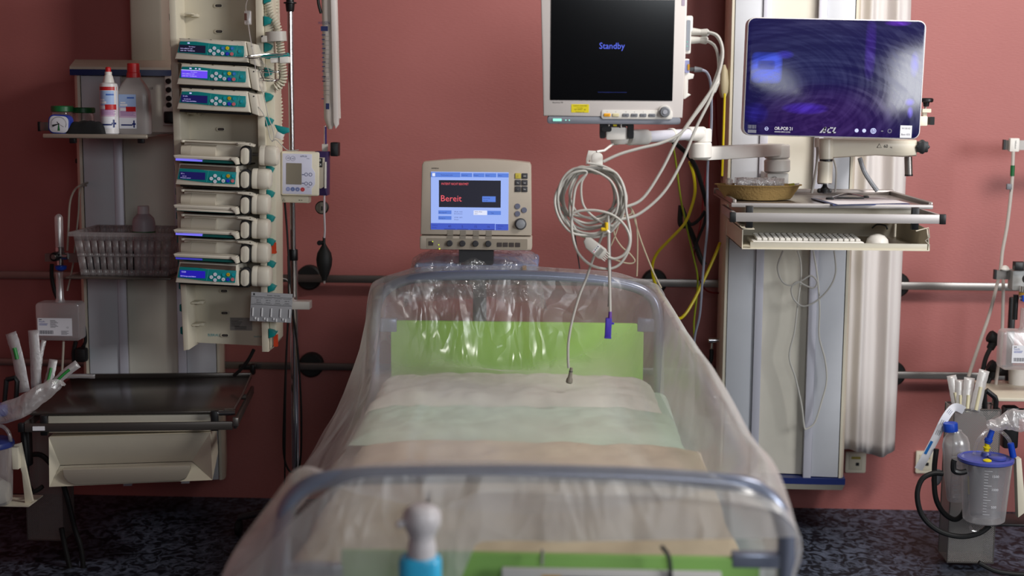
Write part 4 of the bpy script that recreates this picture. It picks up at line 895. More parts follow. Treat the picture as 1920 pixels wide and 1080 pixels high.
fr.t(mb, 'SpaceStation with SpaceCom', 413, 611.5, 2, .1032, 'l', .7)
for j in range(5): fr.q(mb, 413, 613.5+j*2.6, 428+((j*7) % 9), 614.3+j*2.6, .1032)
for j in range(3): fr.q(mb, 420, 625+j*2.3, 443, 625.8+j*2.3, .1032)
mb.build('type_label', RK)
mb = MB(RKM).box(fr.p(415, 300, .22), (.16, .19, .5), bev=.01); mb.build('mount_block', RK)
def disp(kind):
    return {'dark': scr('disp_dark', '#15132a', 1), 'violet': EB['violet'], 'deep': scr('disp_deep', '#16134e', 1), 'blue': scr('disp_blue', '#2018a0', 1)}[kind]
TEALP = mat('teal_membrane', '#0d7f82', .35); KW = mat('key_offwhite', '#d6dcea', .4); TXT = scr('disp_text', '#cfc8ff', 1.0)
PB = mat('pump_shell', '#cdc6b8', .38)
def face(f, P_, keys, kind, dx0, dx1, dz0, dz1, lines, tz=-.0445):
    mb = MB(disp(kind)); mb.add([(dx0, tz, dz1), (dx1, tz, dz1), (dx1, tz, dz0), (dx0, tz, dz0)], [(0, 1, 2, 3)])
    s = f.s; mb.mat(TXT)
    for (t, u, v, h, a, sx) in lines: mb.text(t, u*s, -v*s, tz-.0004, h*s/.7, a, sx)
    if kind == 'violet': mb.add([(dx0, tz-.0003, dz1+.001), (dx1, tz-.0003, dz1+.001), (dx1, tz-.0003, dz1-.0008), (dx0, tz-.0003, dz1-.0008)], [(0, 1, 2, 3)])
    mb.build('display', P_)
    for (u, v, c, g) in keys:
        m_ = {'w': KW, 't': mat('key_teal', '#0c9aa8', .4), 'y': mat('key_yellow2', '#d6c81e', .4), 'b': mat('key_blue', '#2a7cc8', .4), 'n': mat('key_navy', '#2233c8', .4), 'r': mat('key_red', '#c86a72', .4), 'o': mat('key_ochre', '#c8a41e', .4)}[c]
        mb = MB(m_).cyl((u*s, tz+.0005, -v*s), (u*s, tz-.0012, -v*s), 3.3*s, n=18)
        mb.mat(INK if c in 'wyo' else KW)
        if c == 'r': mb.mat(KW)
        mb.text(g, u*s, -(v+1)*s, tz-.0016, 3.0*s, 'c', .9); mb.build('key', P_)
MSG = [('For Infusor', -36, -4.6, 1.9, 'c', 1), ('nicht auffahren oder', -58, -1, 2, 'l', 1), ('oder mit ▲ fortfahren'.replace('▲', '^'), -58, 2.8, 2.2, 'l', 1)]
def infusion_pump(cx, cy, kind, lines, label):
    f = Fr(cx, cy, -.80, 0, 0, 2.4); s = f.s
    r = root('infusion_pump', f.M, label, 'infusion pump', 'infusion pumps in the upper bays of the rack')
    mb = MB(PB); poly = [(-61, -19.5), (62, -20), (69, 18.5), (-70, 18.5)]; mb.prism([(u*s, -v*s) for u, v in poly], -.04, .12, .006); mb.build('housing', r)
    mb = MB(PB); poly = [(63, -19), (78, -16), (84, 17), (84, 24), (71, 20)]; mb.prism([(u*s, -v*s) for u, v in poly], -.032, .12, .004); mb.mat(INK).cyl((74*s, -.033, 12*s), (74*s, -.031, 12*s), 1.2*s); mb.build('side_cap', r)
    mb = MB(TEALP); poly = [(-59, -14.6), (-30, -15.5), (-5, -13.5), (20, -12), (60, -11.6), (61, 0), (60, 8.7), (25, 9), (-5, 8.5), (-35, 7), (-64, 6.2)]; mb.prism([(u*s, -v*s) for u, v in poly], -.0435, -.03, .0008)
    mb.mat(mat('teal_line', '#3aa9a4', .5))
    for u in (-6, 47): mb.add([((u+1)*s, -.0438, 13*s), ((u+2)*s, -.0438, 13*s), ((u-1.5)*s, -.0438, -8.5*s), ((u-2.5)*s, -.0438, -8.5*s)], [(0, 1, 2, 3)])
    mb.mat(TXT); mb.box((-43*s, -.044, 12*s), (4*s, .0006, 2.2*s)); (mb.box((-33*s, -.044, 12*s), (3*s, .0006, 2*s)), mb.box((-26*s, -.044, 11.7*s), (4*s, .0006, 2*s))) if kind == 'violet' else None
    cp = mb.build('control_panel', r)
    keys = [(5.5, -4.9, 'w', '^'), (-2, .1, 'w', '<'), (13, .1, 'w', '>'), (5, 5, 'w', 'v'), (21.5, -5.8, 't' if kind == 'violet' else 'b', 'o'), (30, -6.2, 'y', 'C'), (39, -6.1, 'b', '='), (21, 4, 'w', 'ok'), (30, 4.1, 'n', 'i'), (38.5, 4.2, 'r', '-'), (53, -1.5, 't', '^')]
    if kind == 'deep': keys[4] = (21.5, -5.8, 't', ''); keys[5] = (30, -6.2, 'o', 'C'); keys[6] = (39, -6.1, 't', '')
    face(f, cp, [(a, b, c, g or '.') for a, b, c, g in keys], kind, -60*s, -11*s, -5*s, 8.6*s, lines)
    mb = MB(BLACK).box((0, .03, -21.5*s), (134*s, .10, 4*s)); mb.build('bay_gap', r)
    mb = MB(PB).box((-2*s, .03, 20*s), (124*s, .11, 1.6*s), bev=.001); mb.mat(BLACK)
    for u in (-45, -4, 36): mb.box((u*s, -.027, 20.1*s), (3*s, .003, 1.2*s))
    mb.build('top_edge', r)
infusion_pump(403, 96, 'dark', MSG, 'infusion pump with a dark message screen, topmost in the rack')
infusion_pump(406.5, 143, 'violet', MSG, 'infusion pump with the bright violet screen, second from the top of the rack')
infusion_pump(406.5, 189, 'deep', [('▪ ml/h'.replace('▪', 'O'), -57, -5.2, 2.2, 'l', 1), ('CC 25.2 03', -55, 0, 1.9, 'l', 1), ('OK Pumpe einschalten', -58, 3.6, 2, 'l', 1)], 'infusion pump with a deep blue screen above the empty rack bay')
GRP = 'syringe pumps in the lower bays of the rack'
def drive(r, f, x0, x1, cyh, h, d0=-.035):
    s = f.s; w = x1 - x0
    mb = MB(PB); cx = f.x(x0); 
    # ribbed drive head: rounded drum lying along x
    mb.lathe([(h*.46*s, 0), (h*.5*s, 2*s), (h*.5*s, w*.30*s), (h*.485*s, w*.33*s), (h*.5*s, w*.36*s), (h*.5*s, w*.80*s), (h*.44*s, w*.93*s), (h*.30*s, w*s)], (cx, d0+.05, f.z(cyh)), (1, 0, 0), n=28, power=3.2, sx=1.0, sy=1.0)
    mb.build('drive_head', r)
def claw(r, f, x, y):
    s = f.s; mb = MB(INK).rrect(f.x(x), f.z(y), 19*s, 37*s, 9*s, -.020, -.0, .002); mb.build('claw_recess', r)
    mb = MB(PB).rrect(f.x(x), f.z(y+1), 15*s, 31*s, 7.4*s, -.032, -.0, .004); mb.build('plunger_claw', r)
def syringe_closed(cy, kind, lines, label):
    f = Fr(395, cy, -.79, 0, 0, 2.2); s = f.s
    r = root('syringe_pump', f.M, label, 'syringe pump', GRP)
    mb = MB(PB); poly = [(-54, -21), (55, -21), (58, 18.5), (-61, 18.5)]; mb.prism([(u*s, -v*s) for u, v in poly], -.04, .11, .006); mb.build('housing', r)
    mb = MB(mat('smoked_cover', '#5a4c44', .25)); poly = [(-50, -19), (53, -19), (53, -10), (0, -11.5), (-52, -12.5)]; mb.prism([(u*s, -v*s) for u, v in poly], -.0425, -.035, .001); mb.build('smoked_flap', r)
    mb = MB(TEALP); poly = [(-52, -12), (-20, -12), (0, -10.5), (54, -10), (52, 12.5), (0, 12), (-30, 10), (-56, 8)]; mb.prism([(u*s, -v*s) for u, v in poly], -.0435, -.03, .0008); mb.mat(mat('teal_line', '')).add([(2*s, -.0438, 10*s), (3*s, -.0438, 10*s), (-.5*s, -.0438, -11*s), (-1.5*s, -.0438, -11*s)], [(0, 1, 2, 3)]); cp = mb.build('control_panel', r)
    keys = [(15, -1.5, 'w', '^'), (8, 4, 'w', '<'), (22, 3.7, 'w', '>'), (15, 9, 'w', 'v'), (31, -1.8, 't', '.'), (39.5, -2.4, 'o', 'C'), (49, -2.6, 't', '.'), (30.5, 7.2, 'w', 'ok'), (39, 6.6, 'n', 'i'), (48, 6.4, 'r', '-')]
    face(f, cp, keys, kind, -51*s, -3.5*s, -7*s, 6.5*s, lines)
    claw(r, f, 463, cy+3); drive(r, f, 473, 508, cy+2, 39)
    mb = MB(BLACK).box((10*s, .03, -20.5*s), (128*s, .10, 3.5*s)); mb.build('bay_gap', r)
def syringe_open(cy, lit, label, far=False):
    f = Fr(395, cy, -.79, 0, 0, 2.2); s = f.s
    r = root('syringe_pump', f.M, label, 'syringe pump', GRP)
    mb = MB(PB); poly = [(-52, -17), (56, -17), (58, 12), (-58, 12)]; mb.prism([(u*s, -v*s) for u, v in poly], .012, .11, .004)   # back wall of the bay
    mb.build('housing', r)
    mb = MB(mat('bay_cream', '#bdb5a6', .45)); mb.cyl((-36*s, .012, -1*s), (10*s, .012, -1*s), 13*s, n=28); mb.cyl((-56*s, .008, -1*s), (-37*s, .010, -1*s), 10.5*s, 13.5*s, n=24); mb.build('syringe_bed', r)
    mb = MB(PB).cyl((-51*s, -.012, 18*s), (58*s, -.012, 18*s), 1.6*s, n=10); mb.box((0, .03, 18.5*s), (112*s, .08, 2.2*s), bev=.001); mb.box((-50*s, -.014, 17.5*s), (5*s, .02, 5*s), bev=.002); mb.build('top_rail', r)
    mb = MB(PB).prism([(52*s, 20*s), (76*s, 20*s), (85*s, 17*s), (84*s, 13*s), (70*s, 15*s), (52*s, 16*s)], -.028, .0, .002); mb.mat(INK).cyl((54*s, -.0285, 18*s), (54*s, -.027, 18*s), .9*s); mb.cyl((78*s, -.0285, 18*s), (78*s, -.027, 18*s), .9*s); mb.build('hinge_arm', r)
    mb = MB(PB); poly = [(-62, 9), (-59, 8), (55, 7.5), (57, 15), (50, 14), (-59, 14.5)]; mb.prism([(u*s, -v*s) for u, v in poly], -.055, .01, .003); mb.build('open_flap', r)
    mb = MB(mat('teal_edge', '#0f4f4c', .4)); mb.box((0, -.045, -17*s), (112*s, .02, 4.6*s)); 
    if lit == 'b': mb.mat(scr('strip_lit', '#7a72f2', 1.0)).box((-32*s, -.0465, -16.4*s), (50*s, .019, 3.4*s))
    if lit == 'd': mb.mat(scr('strip_dim', '#3a34a8', 1.0)).box((-32*s, -.0465, -16.4*s), (50*s, .019, 3.0*s))
    if lit == 'n': mb.mat(PB).box((0, -.0465, -16.6*s), (110*s, .019, 4.0*s), bev=.001)
    mb.build('display_strip', r)
    mb = MB(PB).prism([(47*s, -8*s), (58*s, -9*s), (60*s, -20*s), (56*s, -21*s), (52*s, -15*s), (47*s, -12*s)], -.062, -.03, .003); mb.build('flap_catch', r)
    claw(r, f, 463, cy+4)
    drive(r, f, *((487, 522) if far else (473, 506)), cy+3, 38)
    if far: MB(STEEL).cyl((78*s, .01, -2*s), (93*s, .01, -2*s), .006).build('drive_rod', r)
    mb = MB(BLACK).box((10*s, .03, -20.5*s), (128*s, .10, 2.6*s)); mb.build('bay_gap', r)
SB = [('CC  •'.replace('•', 'o'), -49, -1, 2.6, 'l', 1)]
syringe_open(284, 'b', 'syringe pump with open flap and its drive head pushed furthest right', True)
syringe_closed(329, 'deep', [('CC o', -49, -2, 2, 'l', 1), ('NCC 25', -46, 2.6, 1.5, 'l', 1), ('OK Spritze wechseln', -50, 5.6, 1.6, 'l', 1)], 'closed syringe pump with dark blue screen in the middle of the rack')
syringe_open(376, 'n', 'open syringe pump without a lit strip, under the closed one with the dark screen')
syringe_open(422, 'b', 'open syringe pump with a bright violet strip, two below the closed middle pump')
syringe_open(467, 'd', 'open syringe pump with a dim blue strip, directly above the lowest pump')
syringe_closed(512, 'blue', [('CCD', -48, -2, 2.8, 'l', 1), ('OK Pumpe einschalten', -50, 5.6, 2.2, 'l', 1)], 'closed syringe pump with bright blue screen, lowest in the rack')
# spiral tubing beside the rack
TB = mat('coil_cream', '#c9c3b0', .45)
def coil(path, R, pitch, wire, n=6):
    p = catmull(path, 10); L_ = [0]
    for i in range(1, len(p)): L_.append(L_[-1] + (p[i]-p[i-1]).length)
    tot = L_[-1]; turns = tot/pitch; out = []; steps = int(turns*10)
    j = 0
    for k in range(steps+1):
        d_ = tot*k/steps
        while j < len(L_)-2 and L_[j+1] < d_: j += 1
        t = (d_-L_[j])/max(1e-9, L_[j+1]-L_[j]); c = p[j].lerp(p[j+1], t); tg = (p[min(j+1, len(p)-1)]-p[max(j-1, 0)]).normalized()
        a = tg.cross(Vector((0, 1, 0))).normalized(); b = tg.cross(a); ph = 2*pi*turns*k/steps
        out.append(c + a*R*cos(ph) + b*R*sin(ph))
    return MB(TB).tube(out, wire, n=n, smooth=False)
px_ = lambda lst, Y: [P(x, y, Y) for x, y in lst]
s0 = S(515, 100, -.66)
single(coil(px_([(508, -20), (514, 15), (505, 45), (510, 80), (513, 120), (516, 150), (508, 190), (500, 215)], -.66), 8.0*s0, 5.6*s0, 2.0*s0), 'spiral_tube', 'ribbed cream spiral tube hanging right beside the pump rack', 'spiral tube')
single(coil(px_([(496, -20), (506, 20), (520, 50), (526, 90), (529, 120), (531, 145), (526, 158), (517, 164)], -.72), 6.4*s0, 5.2*s0, 1.8*s0), 'spiral_tube', 'ribbed cream spiral tube curving in front between rack and drip stand', 'spiral tube')
single(coil(px_([(519, 160), (524, 185), (526, 210), (524, 240), (527, 262), (522, 285)], -.62), 4.2*s0, 6.4*s0, 1.4*s0), 'coiled_cable', 'thin coiled yellowish cable hanging below the spiral tubes', 'coiled cable')
# grey ring holder, teal clamps and wire rings
fh = Fr(515, 68, -.78, 0, 0, -3); hr = root('tube_holder', fh.M, 'grey ring clamp gathering the spiral tubes', 'tube holder')
mb = MB(mat('holder_grey', '#b5afa8', .4)); n = 30; R_ = 20*fh.s
o_, i_ = R_, R_*.86
def rr(r_, z): return [Vector((r_*cos(2*pi*k/n), .02 + r_*.8*sin(2*pi*k/n), z)) for k in range(n)]
mb.rings([rr(o_, -9*fh.s), rr(o_, 9*fh.s), rr(i_, 9*fh.s), rr(i_, -9*fh.s)], cap0=False, cap1=False, closed_v=True); mb.build('ring', hr)
mb = MB(mat('holder_grey', '')); fh.rect(mb, 489, 66, 500, 78, -.0, .03, .002, .001); mb.mat(INK).cyl(fh.p(491, 67, -.001), fh.p(491, 67, .002), 1.6*fh.s); mb.build('clamp_lug', hr)
fh = Fr(520, 104, -.80, 0, 0, -4); tc_ = root('teal_clamp', fh.M, 'teal hose clamp with a wire loop beside the topmost pump', 'hose clamp')
mb = MB(TEAL); mb.prism([(fh.x(x), fh.z(y)) for x, y in ((486, 104), (500, 99), (520, 102), (539, 100), (541, 106), (520, 109), (500, 109))], -.0, .03, .002); mb.build('clamp_jaw', tc_)
mb = MB(WHITE); fh.rect(mb, 506, 107, 522, 117, .0, .03, .002, .001); fh.rect(mb, 524, 107, 541, 119, -.005, .03, .003, .001); mb.build('clamp_base', tc_)
mb = MB(CHROME).tube([fh.p(540, 103, -.01), fh.p(510, 101, -.03), fh.p(480, 103, -.06), fh.p(469, 105, -.07), (fh.p(482, 108, -.08)), fh.p(510, 107, -.06), fh.p(536, 105, -.04)], .0018, n=6); mb.build('wire_loop', tc_)
fh = Fr(510, 140, -.78, 0, 0, 5)
mb = MB(CHROME)
for y, rx_ in ((134, 22), (150, 18)):
    mb.tube([fh.p(506+rx_*cos(a*pi/6), y+4*sin(a*pi/6)+.5*a-3, -.02-.02*sin(a*pi/6)) for a in range(12)], .0017, n=6, closed=True)
mb.tube([fh.p(484, 126, -.02), fh.p(495, 145, -.03), fh.p(500, 152, -.03)], .0015, n=6); mb.tube([fh.p(524, 130, -.02), fh.p(526, 145, -.01), fh.p(520, 153, -.03)], .0015, n=6)
mb.v = [fh.M @ v for v in mb.v]; single(mb, 'wire_basket', 'small chrome wire ring cage beside the second pump', 'wire holder')
fh = Fr(528, 246, -.80); t2 = root('teal_clamp', fh.M, 'teal lever clamp below the coiled cable beside the rack', 'hose clamp')
mb = MB(TEAL).prism([(fh.x(x), fh.z(y)) for x, y in ((514, 234), (522, 236), (540, 240), (541, 248), (530, 252), (520, 246))], 0, .02, .002); mb.build('lever', t2)
mb = MB(WHITE).prism([(fh.x(x), fh.z(y)) for x, y in ((520, 246), (532, 252), (527, 262), (514, 258))], 0, .02, .002); mb.build('clamp_foot', t2)
# infusion line and hook in front of the rack
single(MB(CLEAR2).tube(px_([(468, -10), (461, 12), (466, 40)], -.84), .0012, n=6).tube(px_([(465, 42), (470, 75), (476, 108), (480, 135)], -.86), .0016, n=6).tube(px_([(480, 108), (500, 125), (508, 150)], -.84), .0012, n=6), 'infusion_line', 'thin clear infusion line hanging across the upper pumps', 'infusion line')
fh = Fr(464, 33, -.85); r = root('roller_clamp', fh.M, 'small brown roller clamp hanging on the infusion line', 'roller clamp')
mb = MB(CLEAR2); fh.rect(mb, 458, 20, 470, 46, 0, .012, .003, .001); mb.build('clamp_body', r); mb = MB(mat('brown_roller', '#5a3c34', .4)); fh.rect(mb, 458.5, 25, 463, 38, -.004, .008, .001); mb.build('roller', r)
single(MB(CABLE).tube(px_([(484, 155), (493, 175), (499, 200), (504, 222), (511, 240), (514, 258), (510, 266)], -.82), .0016, n=6), 'thin_cable', 'thin pale cable curving down beside the three infusion pumps', 'cable')
single(MB(CABLE).tube(px_([(484, 200), (494, 214), (502, 238), (508, 262), (518, 262), (526, 270), (540, 282), (560, 281)], -.83), .0014, n=6), 'thin_cable', 'thin pale cable running from the third infusion pump to the drip stand pump', 'cable')
# ------------------------------------------------------------------ drip stand
YP = -.50
ps = root('drip_stand', (P(550, 600, YP).x, YP, 0), 'chrome drip stand between the pump rack and the bed', 'drip stand')
s1 = S(550, 400, YP); xp = lambda y: P(545.5 + .0094*y, y, YP)
Xp = P(549, 400, YP).x
def V3(y, Y=YP): return Vector((Xp, Y, P(549, y, Y).z))
MB(CHROME).cyl(V3(480), V3(18), 5.6*s1, n=24).build('upper_pole', ps, world=True)
MB(CHROME).cyl(Vector((Xp, YP, .12)), V3(486), 8*s1, n=24).build('lower_pole', ps, world=True)
MB(BLACK).lathe([(7.5*s1, 0), (8.6*s1, 2*s1), (8.6*s1, 20*s1), (7.5*s1, 22*s1)], V3(489), n=20).build('pole_collar', ps, world=True)
mb = MB(BLACK).lathe([(6.6*s1, 0), (7.6*s1, 3*s1), (8.6*s1, 14*s1), (12*s1, 15*s1), (12*s1, 17*s1), (7.4*s1, 18*s1), (6*s1, 40*s1)], V3(22), n=20); mb.build('pole_grip', ps, world=True)
for k in range(5):
    a = 2*pi*k/5 + .5; e = Vector((Xp + .21*cos(a), YP + .21*sin(a), .065))
    MB(DGREY).cyl((Xp, YP, .12), e, .016, .010, n=12).build('foot_leg', ps, world=True); MB(RUBBER).cyl(e + Vector((-.01, 0, -.035)), e + Vector((.01, 0, -.035)), .028, bev=.004).build('castor', ps, world=True)
# volumetric pump on the stand
f = Fr(570, 325, -.62, 0, 0, 1); s = f.s
vp = root('volumetric_pump', f.M, 'white volumetric pump with grey display clamped to the drip stand', 'infusion pump')
mb = MB(mat('pump_back_grey', '#4a4742', .4)); f.rect(mb, 516, 287, 560, 362, .02, .06, .008, .004); mb.build('rear_shell', vp)
mb = MB(CREAM); poly = [(521, 357), (580, 362), (578, 381), (524, 381), (518, 372)]; mb.prism([(f.x(x), f.z(y)) for x, y in poly], .0, .05, .004); mb.mat(INK); mb.tube([f.p(529, 378, -.0005), f.p(534.5, 378, -.0005), f.p(532, 373.5, -.0005), f.p(529, 378, -.0005)], .0006, n=4, smooth=False); f.q(mb, 560, 375, 563, 376.2, -.0008); f.q(mb, 565, 375, 567, 376.2, -.0008); mb.build('battery_base', vp)
mb = MB(CREAM); f.rect(mb, 530, 284, 601, 366, -.03, .03, .006, .004); mb.build('housing', vp)
mb = MB(mat('face_lilac', '#c6c6da', .35)); poly = [(533, 288), (588, 288), (588, 313), (594, 322), (594, 344), (588, 352), (588, 363), (533, 363)]; mb.prism([(f.x(x), f.z(y)) for x, y in poly], -.0312, -.02, .001)
mb.mat(mat('print_slate', '#55587e', .5)); f.t(mb, 'APPLIX', 566, 294, 3.2, -.0316, 'l', .9); f.t(mb, 'smart', 578, 297, 1.8, -.0316, 'l')
n = 20
def ring2(mb, x, y, ro, ri, d): mb.add([f.p(x + r_*cos(2*pi*k/n), y + r_*sin(2*pi*k/n), d) for r_ in (ro, ri) for k in range(n)], [(k, (k+1) % n, n+(k+1) % n, n+k) for k in range(n)])
for x, y in ((543.5, 296.5), (552.5, 297)): ring2(mb, x, y, 4.5, 4.1, -.0316); mb.tube([f.p(x-2, y, -.0316), f.p(x+2, y-1.5, -.0316), f.p(x+2, y+1.5, -.0316), f.p(x-2, y, -.0316)], .0004, n=4, smooth=False)
for x, y in ((577.5, 326), (585.5, 326), (577.5, 343), (585.5, 343)): ring2(mb, x, y, 3.4, 2.4, -.0316)
for y in (326.5, 342.5): f.q(mb, 569.5, y-.8, 573.5, y+.8, -.0316)
f.t(mb, 'START', 582, 350, 1.6, -.0316, 'c')
mb.build('control_panel', vp)
for i, (x, c) in enumerate(((543.5, '#7a84b4'), (552.5, '#5a6a9c'), (561.5, '#6a74a0'), (571, '#b0363c'))):
    mb = MB(mat('vpkey%d' % i if False else ['slate_key', 'slate_key_dark', 'slate_key_mid', 'red_key'][i], c, .4)); f.disc(mb, x, 354, 3.9, -.0322, t=.001); mb.mat(PURE); f.t(mb, ('=', 'i', 'v', '-')[i], x, 355.5, 3, -.0326); mb.build('key', vp)
mb = MB(mat('lcd_off', '#7b7468', .3)); f.rect(mb, 540, 305.5, 569, 345, -.0322, -.03, .001); mb.build('display', vp)
mb = MB(mat('aubergine', '#33264e', .35)); f.rect(mb, 592, 283, 616, 365, -.02, .03, .002, .002); mb.build('door_shell', vp)
mb = MB(mat('door_beige', '#b0a698', .4)); poly = [(595, 294), (611, 294), (611, 348), (604, 352), (596, 350)]; mb.prism([(f.x(x), f.z(y)) for x, y in poly], -.0225, -.01, .001); mb.mat(INK); f.rect(mb, 597, 295, 607, 312, -.0235, -.02); mb.mat(PURE); f.t(mb, 'IIII', 602, 301, 4, -.0238, 'c', .8); f.t(mb, 'XX', 602, 309, 4, -.0238, 'c', .8); mb.build('door_window', vp)
mb = MB(WHITE); f.rect(mb, 611.5, 302, 614.5, 351, -.026, -.015, .0005); mb.build('tubing_guide', vp)
mb = MB(BLACK); f.rect(mb, 514, 323, 525, 358, .0, .05, .003, .002); f.rect(mb, 618, 266, 633, 292, .01, .05, .004, .003); mb.build('clamp_knob', vp)
mb = MB(STEEL); f.rect(mb, 540, 300, 560, 350, .06, .11, .004); mb.build('pole_clamp', vp)
# pressure infusor bag with bulb and gauge
fb = Fr(621, 110, -.55)
bag = root('pressure_infusion_bag', fb.M, 'long white pressure infusion bag hanging right of the drip stand', 'infusion bag')
BG = mat('bag_white', '#d2cac6', .5)
mb = MB(BG)
def bagf(u, v):
    a = 2*pi*u; y = -60 + 301*v; hw = 14.5 + 1.5*v; c = 619 + (y*.015)
    if y > 222: hw *= max(.35, 1-(y-222)/40)
    q = fb.p(c + hw*math.copysign(abs(cos(a))**.8, cos(a)), y - (6 if cos(a) > 0 and y > 225 else 0), 0); q.y = .026*sin(a)*(.9 + .15*noise.noise((v*8, 0, u*2)))
    return q
mb.grid(bagf, 24, 60); mb.build('bag_body', bag, smooth=60)
mb = MB(mat('bag_flap', '#ddd6d4', .5)); mb.prism([(fb.x(x), fb.z(y)) for x, y in ((629, -60), (634, 14), (637, 232), (631, 240), (627, 228), (624, 14), (622, -60))], -.034, -.022, .003); mb.build('seam_flap', bag)
mb = MB(mat('navy_print', '#28305e', .5)); fb.t(mb, 'HAUSEN', 611, 47.5, 5.5, -.0315, 'c', .72); fb.q(mb, 605, 51, 618.5, 60, -.0315)
for i in range(11): fb.q(mb, 606.5, 66+i*8.3+(2 if i > 8 else 0), 613.5-(i % 3)*1.2, 67.8+i*8.3+(2 if i > 8 else 0), -.0315)
mb.mat(mat('thin_print', '#6d6a70', .5))
for i in range(14): fb.q(mb, 606, 69+i*8.3, 620, 69.6+i*8.3, -.0315)
mb.mat(mat('navy_print', '')); fb.t(mb, 'D 5', 612, 57.5, 4.5, -.0318, 'c'); fb.q(mb, 613, 193, 619.5, 204, -.0315); fb.t(mb, '150', 609, 148, 3, -.0315); fb.t(mb, '150', 617, 149, 3, -.0315); fb.q(mb, 605, 184, 610, 185.5, -.0315)
mb.build('scale_print', bag)
mb = MB(RUBBER).tube(px_([(596, -20), (597, 5), (602, 25)], -.56), .005, n=8); mb.build('hanging_strap', bag, world=True)
gg = root('pressure_gauge', P(604, 389, -.53), 'round black rimmed pressure gauge behind the infusion line', 'pressure gauge')
g = P(604, 389, -.53); mb = MB(BLACK).cyl(g + Vector((0, .01, 0)), g + Vector((0, -.012, 0)), .0245*.9, bev=.003); mb.build('gauge_case', gg, world=True)
MB(mat('gauge_face', '#6d675e', .3)).cyl(g + Vector((0, -.0125, 0)), g + Vector((0, -.0135, 0)), .0185).mat(INK).box(g + Vector((.002, -.0142, -.002)), (.004, .0008, .014)).build('gauge_dial', gg, world=True)
bb = root('hand_bulb', P(608, 485, -.55), 'black rubber hand bulb hanging below the pressure gauge', 'hand bulb')
b_ = P(608, 490, -.55); q = S(608, 485, -.55)
mb = MB(RUBBER).lathe([(5*q, -36*q), (5.5*q, -31*q), (9*q, -24*q), (14*q, -8*q), (15.2*q, 4*q), (13*q, 16*q), (7*q, 26*q), (4*q, 31*q), (2.6*q, 34*q), (2.6*q, 46*q)], b_, n=28); mb.build('rubber_bulb', bb, world=True)
mb = MB(BLACK).cyl(b_ + Vector((-6*q, 0, 35*q)), b_ + Vector((0, 0, 35*q)), 4*q); mb.lathe([(4.5*q, -4*q), (4.5*q, 4*q)], b_ + Vector((-8*q, -.004, 35*q)), (0, 1, 0)); mb.build('release_valve', bb, world=True)
MB(CLEAR2).cyl(b_ + Vector((0, 0, -42*q)), b_ + Vector((0, 0, -35*q)), 2*q).build('air_inlet', bb, world=True)
single(MB(mat('pale_tube', '#b9aeb4', .35)).tube(px_([(608, 365), (608, 400), (609, 430), (608, 446)], -.56), .0035, n=8), 'pressure_tube', 'pale tube running from the volumetric pump down to the hand bulb', 'tube')
fd = Fr(612, 262, -.56); dc = root('drip_chamber', fd.M, 'violet and white drip line connector above the volumetric pump', 'drip chamber')
MB(CLEAR2).cyl(fd.p(610, 236), fd.p(609, 282), 2.6*fd.s).build('chamber', dc); mb = MB(mat('violet_line', '#3b2f6e', .4)); fd.rect(mb, 610, 238, 613, 270, -.006, -.003, .0005); mb.build('violet_stripe', dc); mb = MB(WHITE); fd.rect(mb, 604, 270, 614, 283, -.005, .01, .001); mb.build('connector', dc)
# grey stopcock plate clamped to the stand
fp_ = Fr(508, 577, -.78, 12, 0, 4); tp = root('stopcock_plate', fp_.M, 'grey printed holder plate with slots clamped to the drip stand', 'holder plate')
mb = MB(mat('plate_grey', '#86868a', .45)); fp_.rect(mb, 470, 549, 547, 604, 0, .004, .001, .0008)
mb.mat(INK); fp_.t(mb, 'Kombi - Verteiler', 500, 555, 2.4, -.0004, 'l'); fp_.q(mb, 474, 551, 477, 555, -.0003)
for y in (557, 572): fp_.q(mb, 471, y, 546, y+.7, -.0003)
for i in range(4): fp_.q(mb, 477+i*17.5, 559.5, 492+i*17.5, 560, -.0003); fp_.q(mb, 477+i*17.5, 570, 492+i*17.5, 570.5, -.0003); fp_.t(mb, 'LIN 16', 484.5+i*17.5, 564.5, 2.2, -.0004); fp_.t(mb, 'channel', 484.5+i*17.5, 568.5, 2, -.0004)
mb.mat(mat('relief_light', '#c9c9cc', .3))
for i in range(5): fp_.rect(mb, 474+i*17, 578, 476.5+i*17, 594, -.004, 0, .0005)
for i in range(4): fp_.rect(mb, 479+i*17, 596, 482+i*17, 600, -.003, 0, .0005); fp_.rect(mb, 484+i*17, 597, 487+i*17, 603, -.003, 0, .0005)
mb.build('plate', tp)
a = P(560, 571, -.56); MB(WHITE).box(a, (48*S(560, 571, -.56)*.95, .05, 15*S(560, 571, -.56)), bev=.002).build('clamp_block', tp, world=True)
a = P(537, 568, -.66); MB(WHITE).box(a, (.016, .18, .012), bev=.002).build('clamp_arm', tp, world=True)
# cables along the stand
single(MB(RUBBER).tube(px_([(534, 380), (538, 430), (541, 480), (544, 520), (543, 560), (538, 640), (533, 760), (532, 850), (545, 885), (562, 870), (565, 780), (560, 680), (551, 600), (540, 562)], -.545), .0034, n=8), 'power_cable', 'long black cable looping down along the drip stand', 'cable')
single(MB(RUBBER).tube(px_([(540, 480), (541, 560), (538, 640), (535, 760), (534, 900), (536, 960)], -.58), .0028, n=8), 'power_cable', 'thin black cable dropping straight along the left of the drip stand', 'cable')
single(MB(RUBBER).tube(px_([(476, 655), (466, 674), (452, 692), (438, 705)], -.55), .006, n=8), 'power_cable', 'short black cable leaving the bottom of the pump rack', 'cable')
single(MB(CABLE).tube(px_([(524, 519), (530, 522), (541, 530), (546, 575)], -.55), .002, n=6), 'thin_cable', 'short grey cable bridging from the rack to the stand below the lowest pump', 'cable')
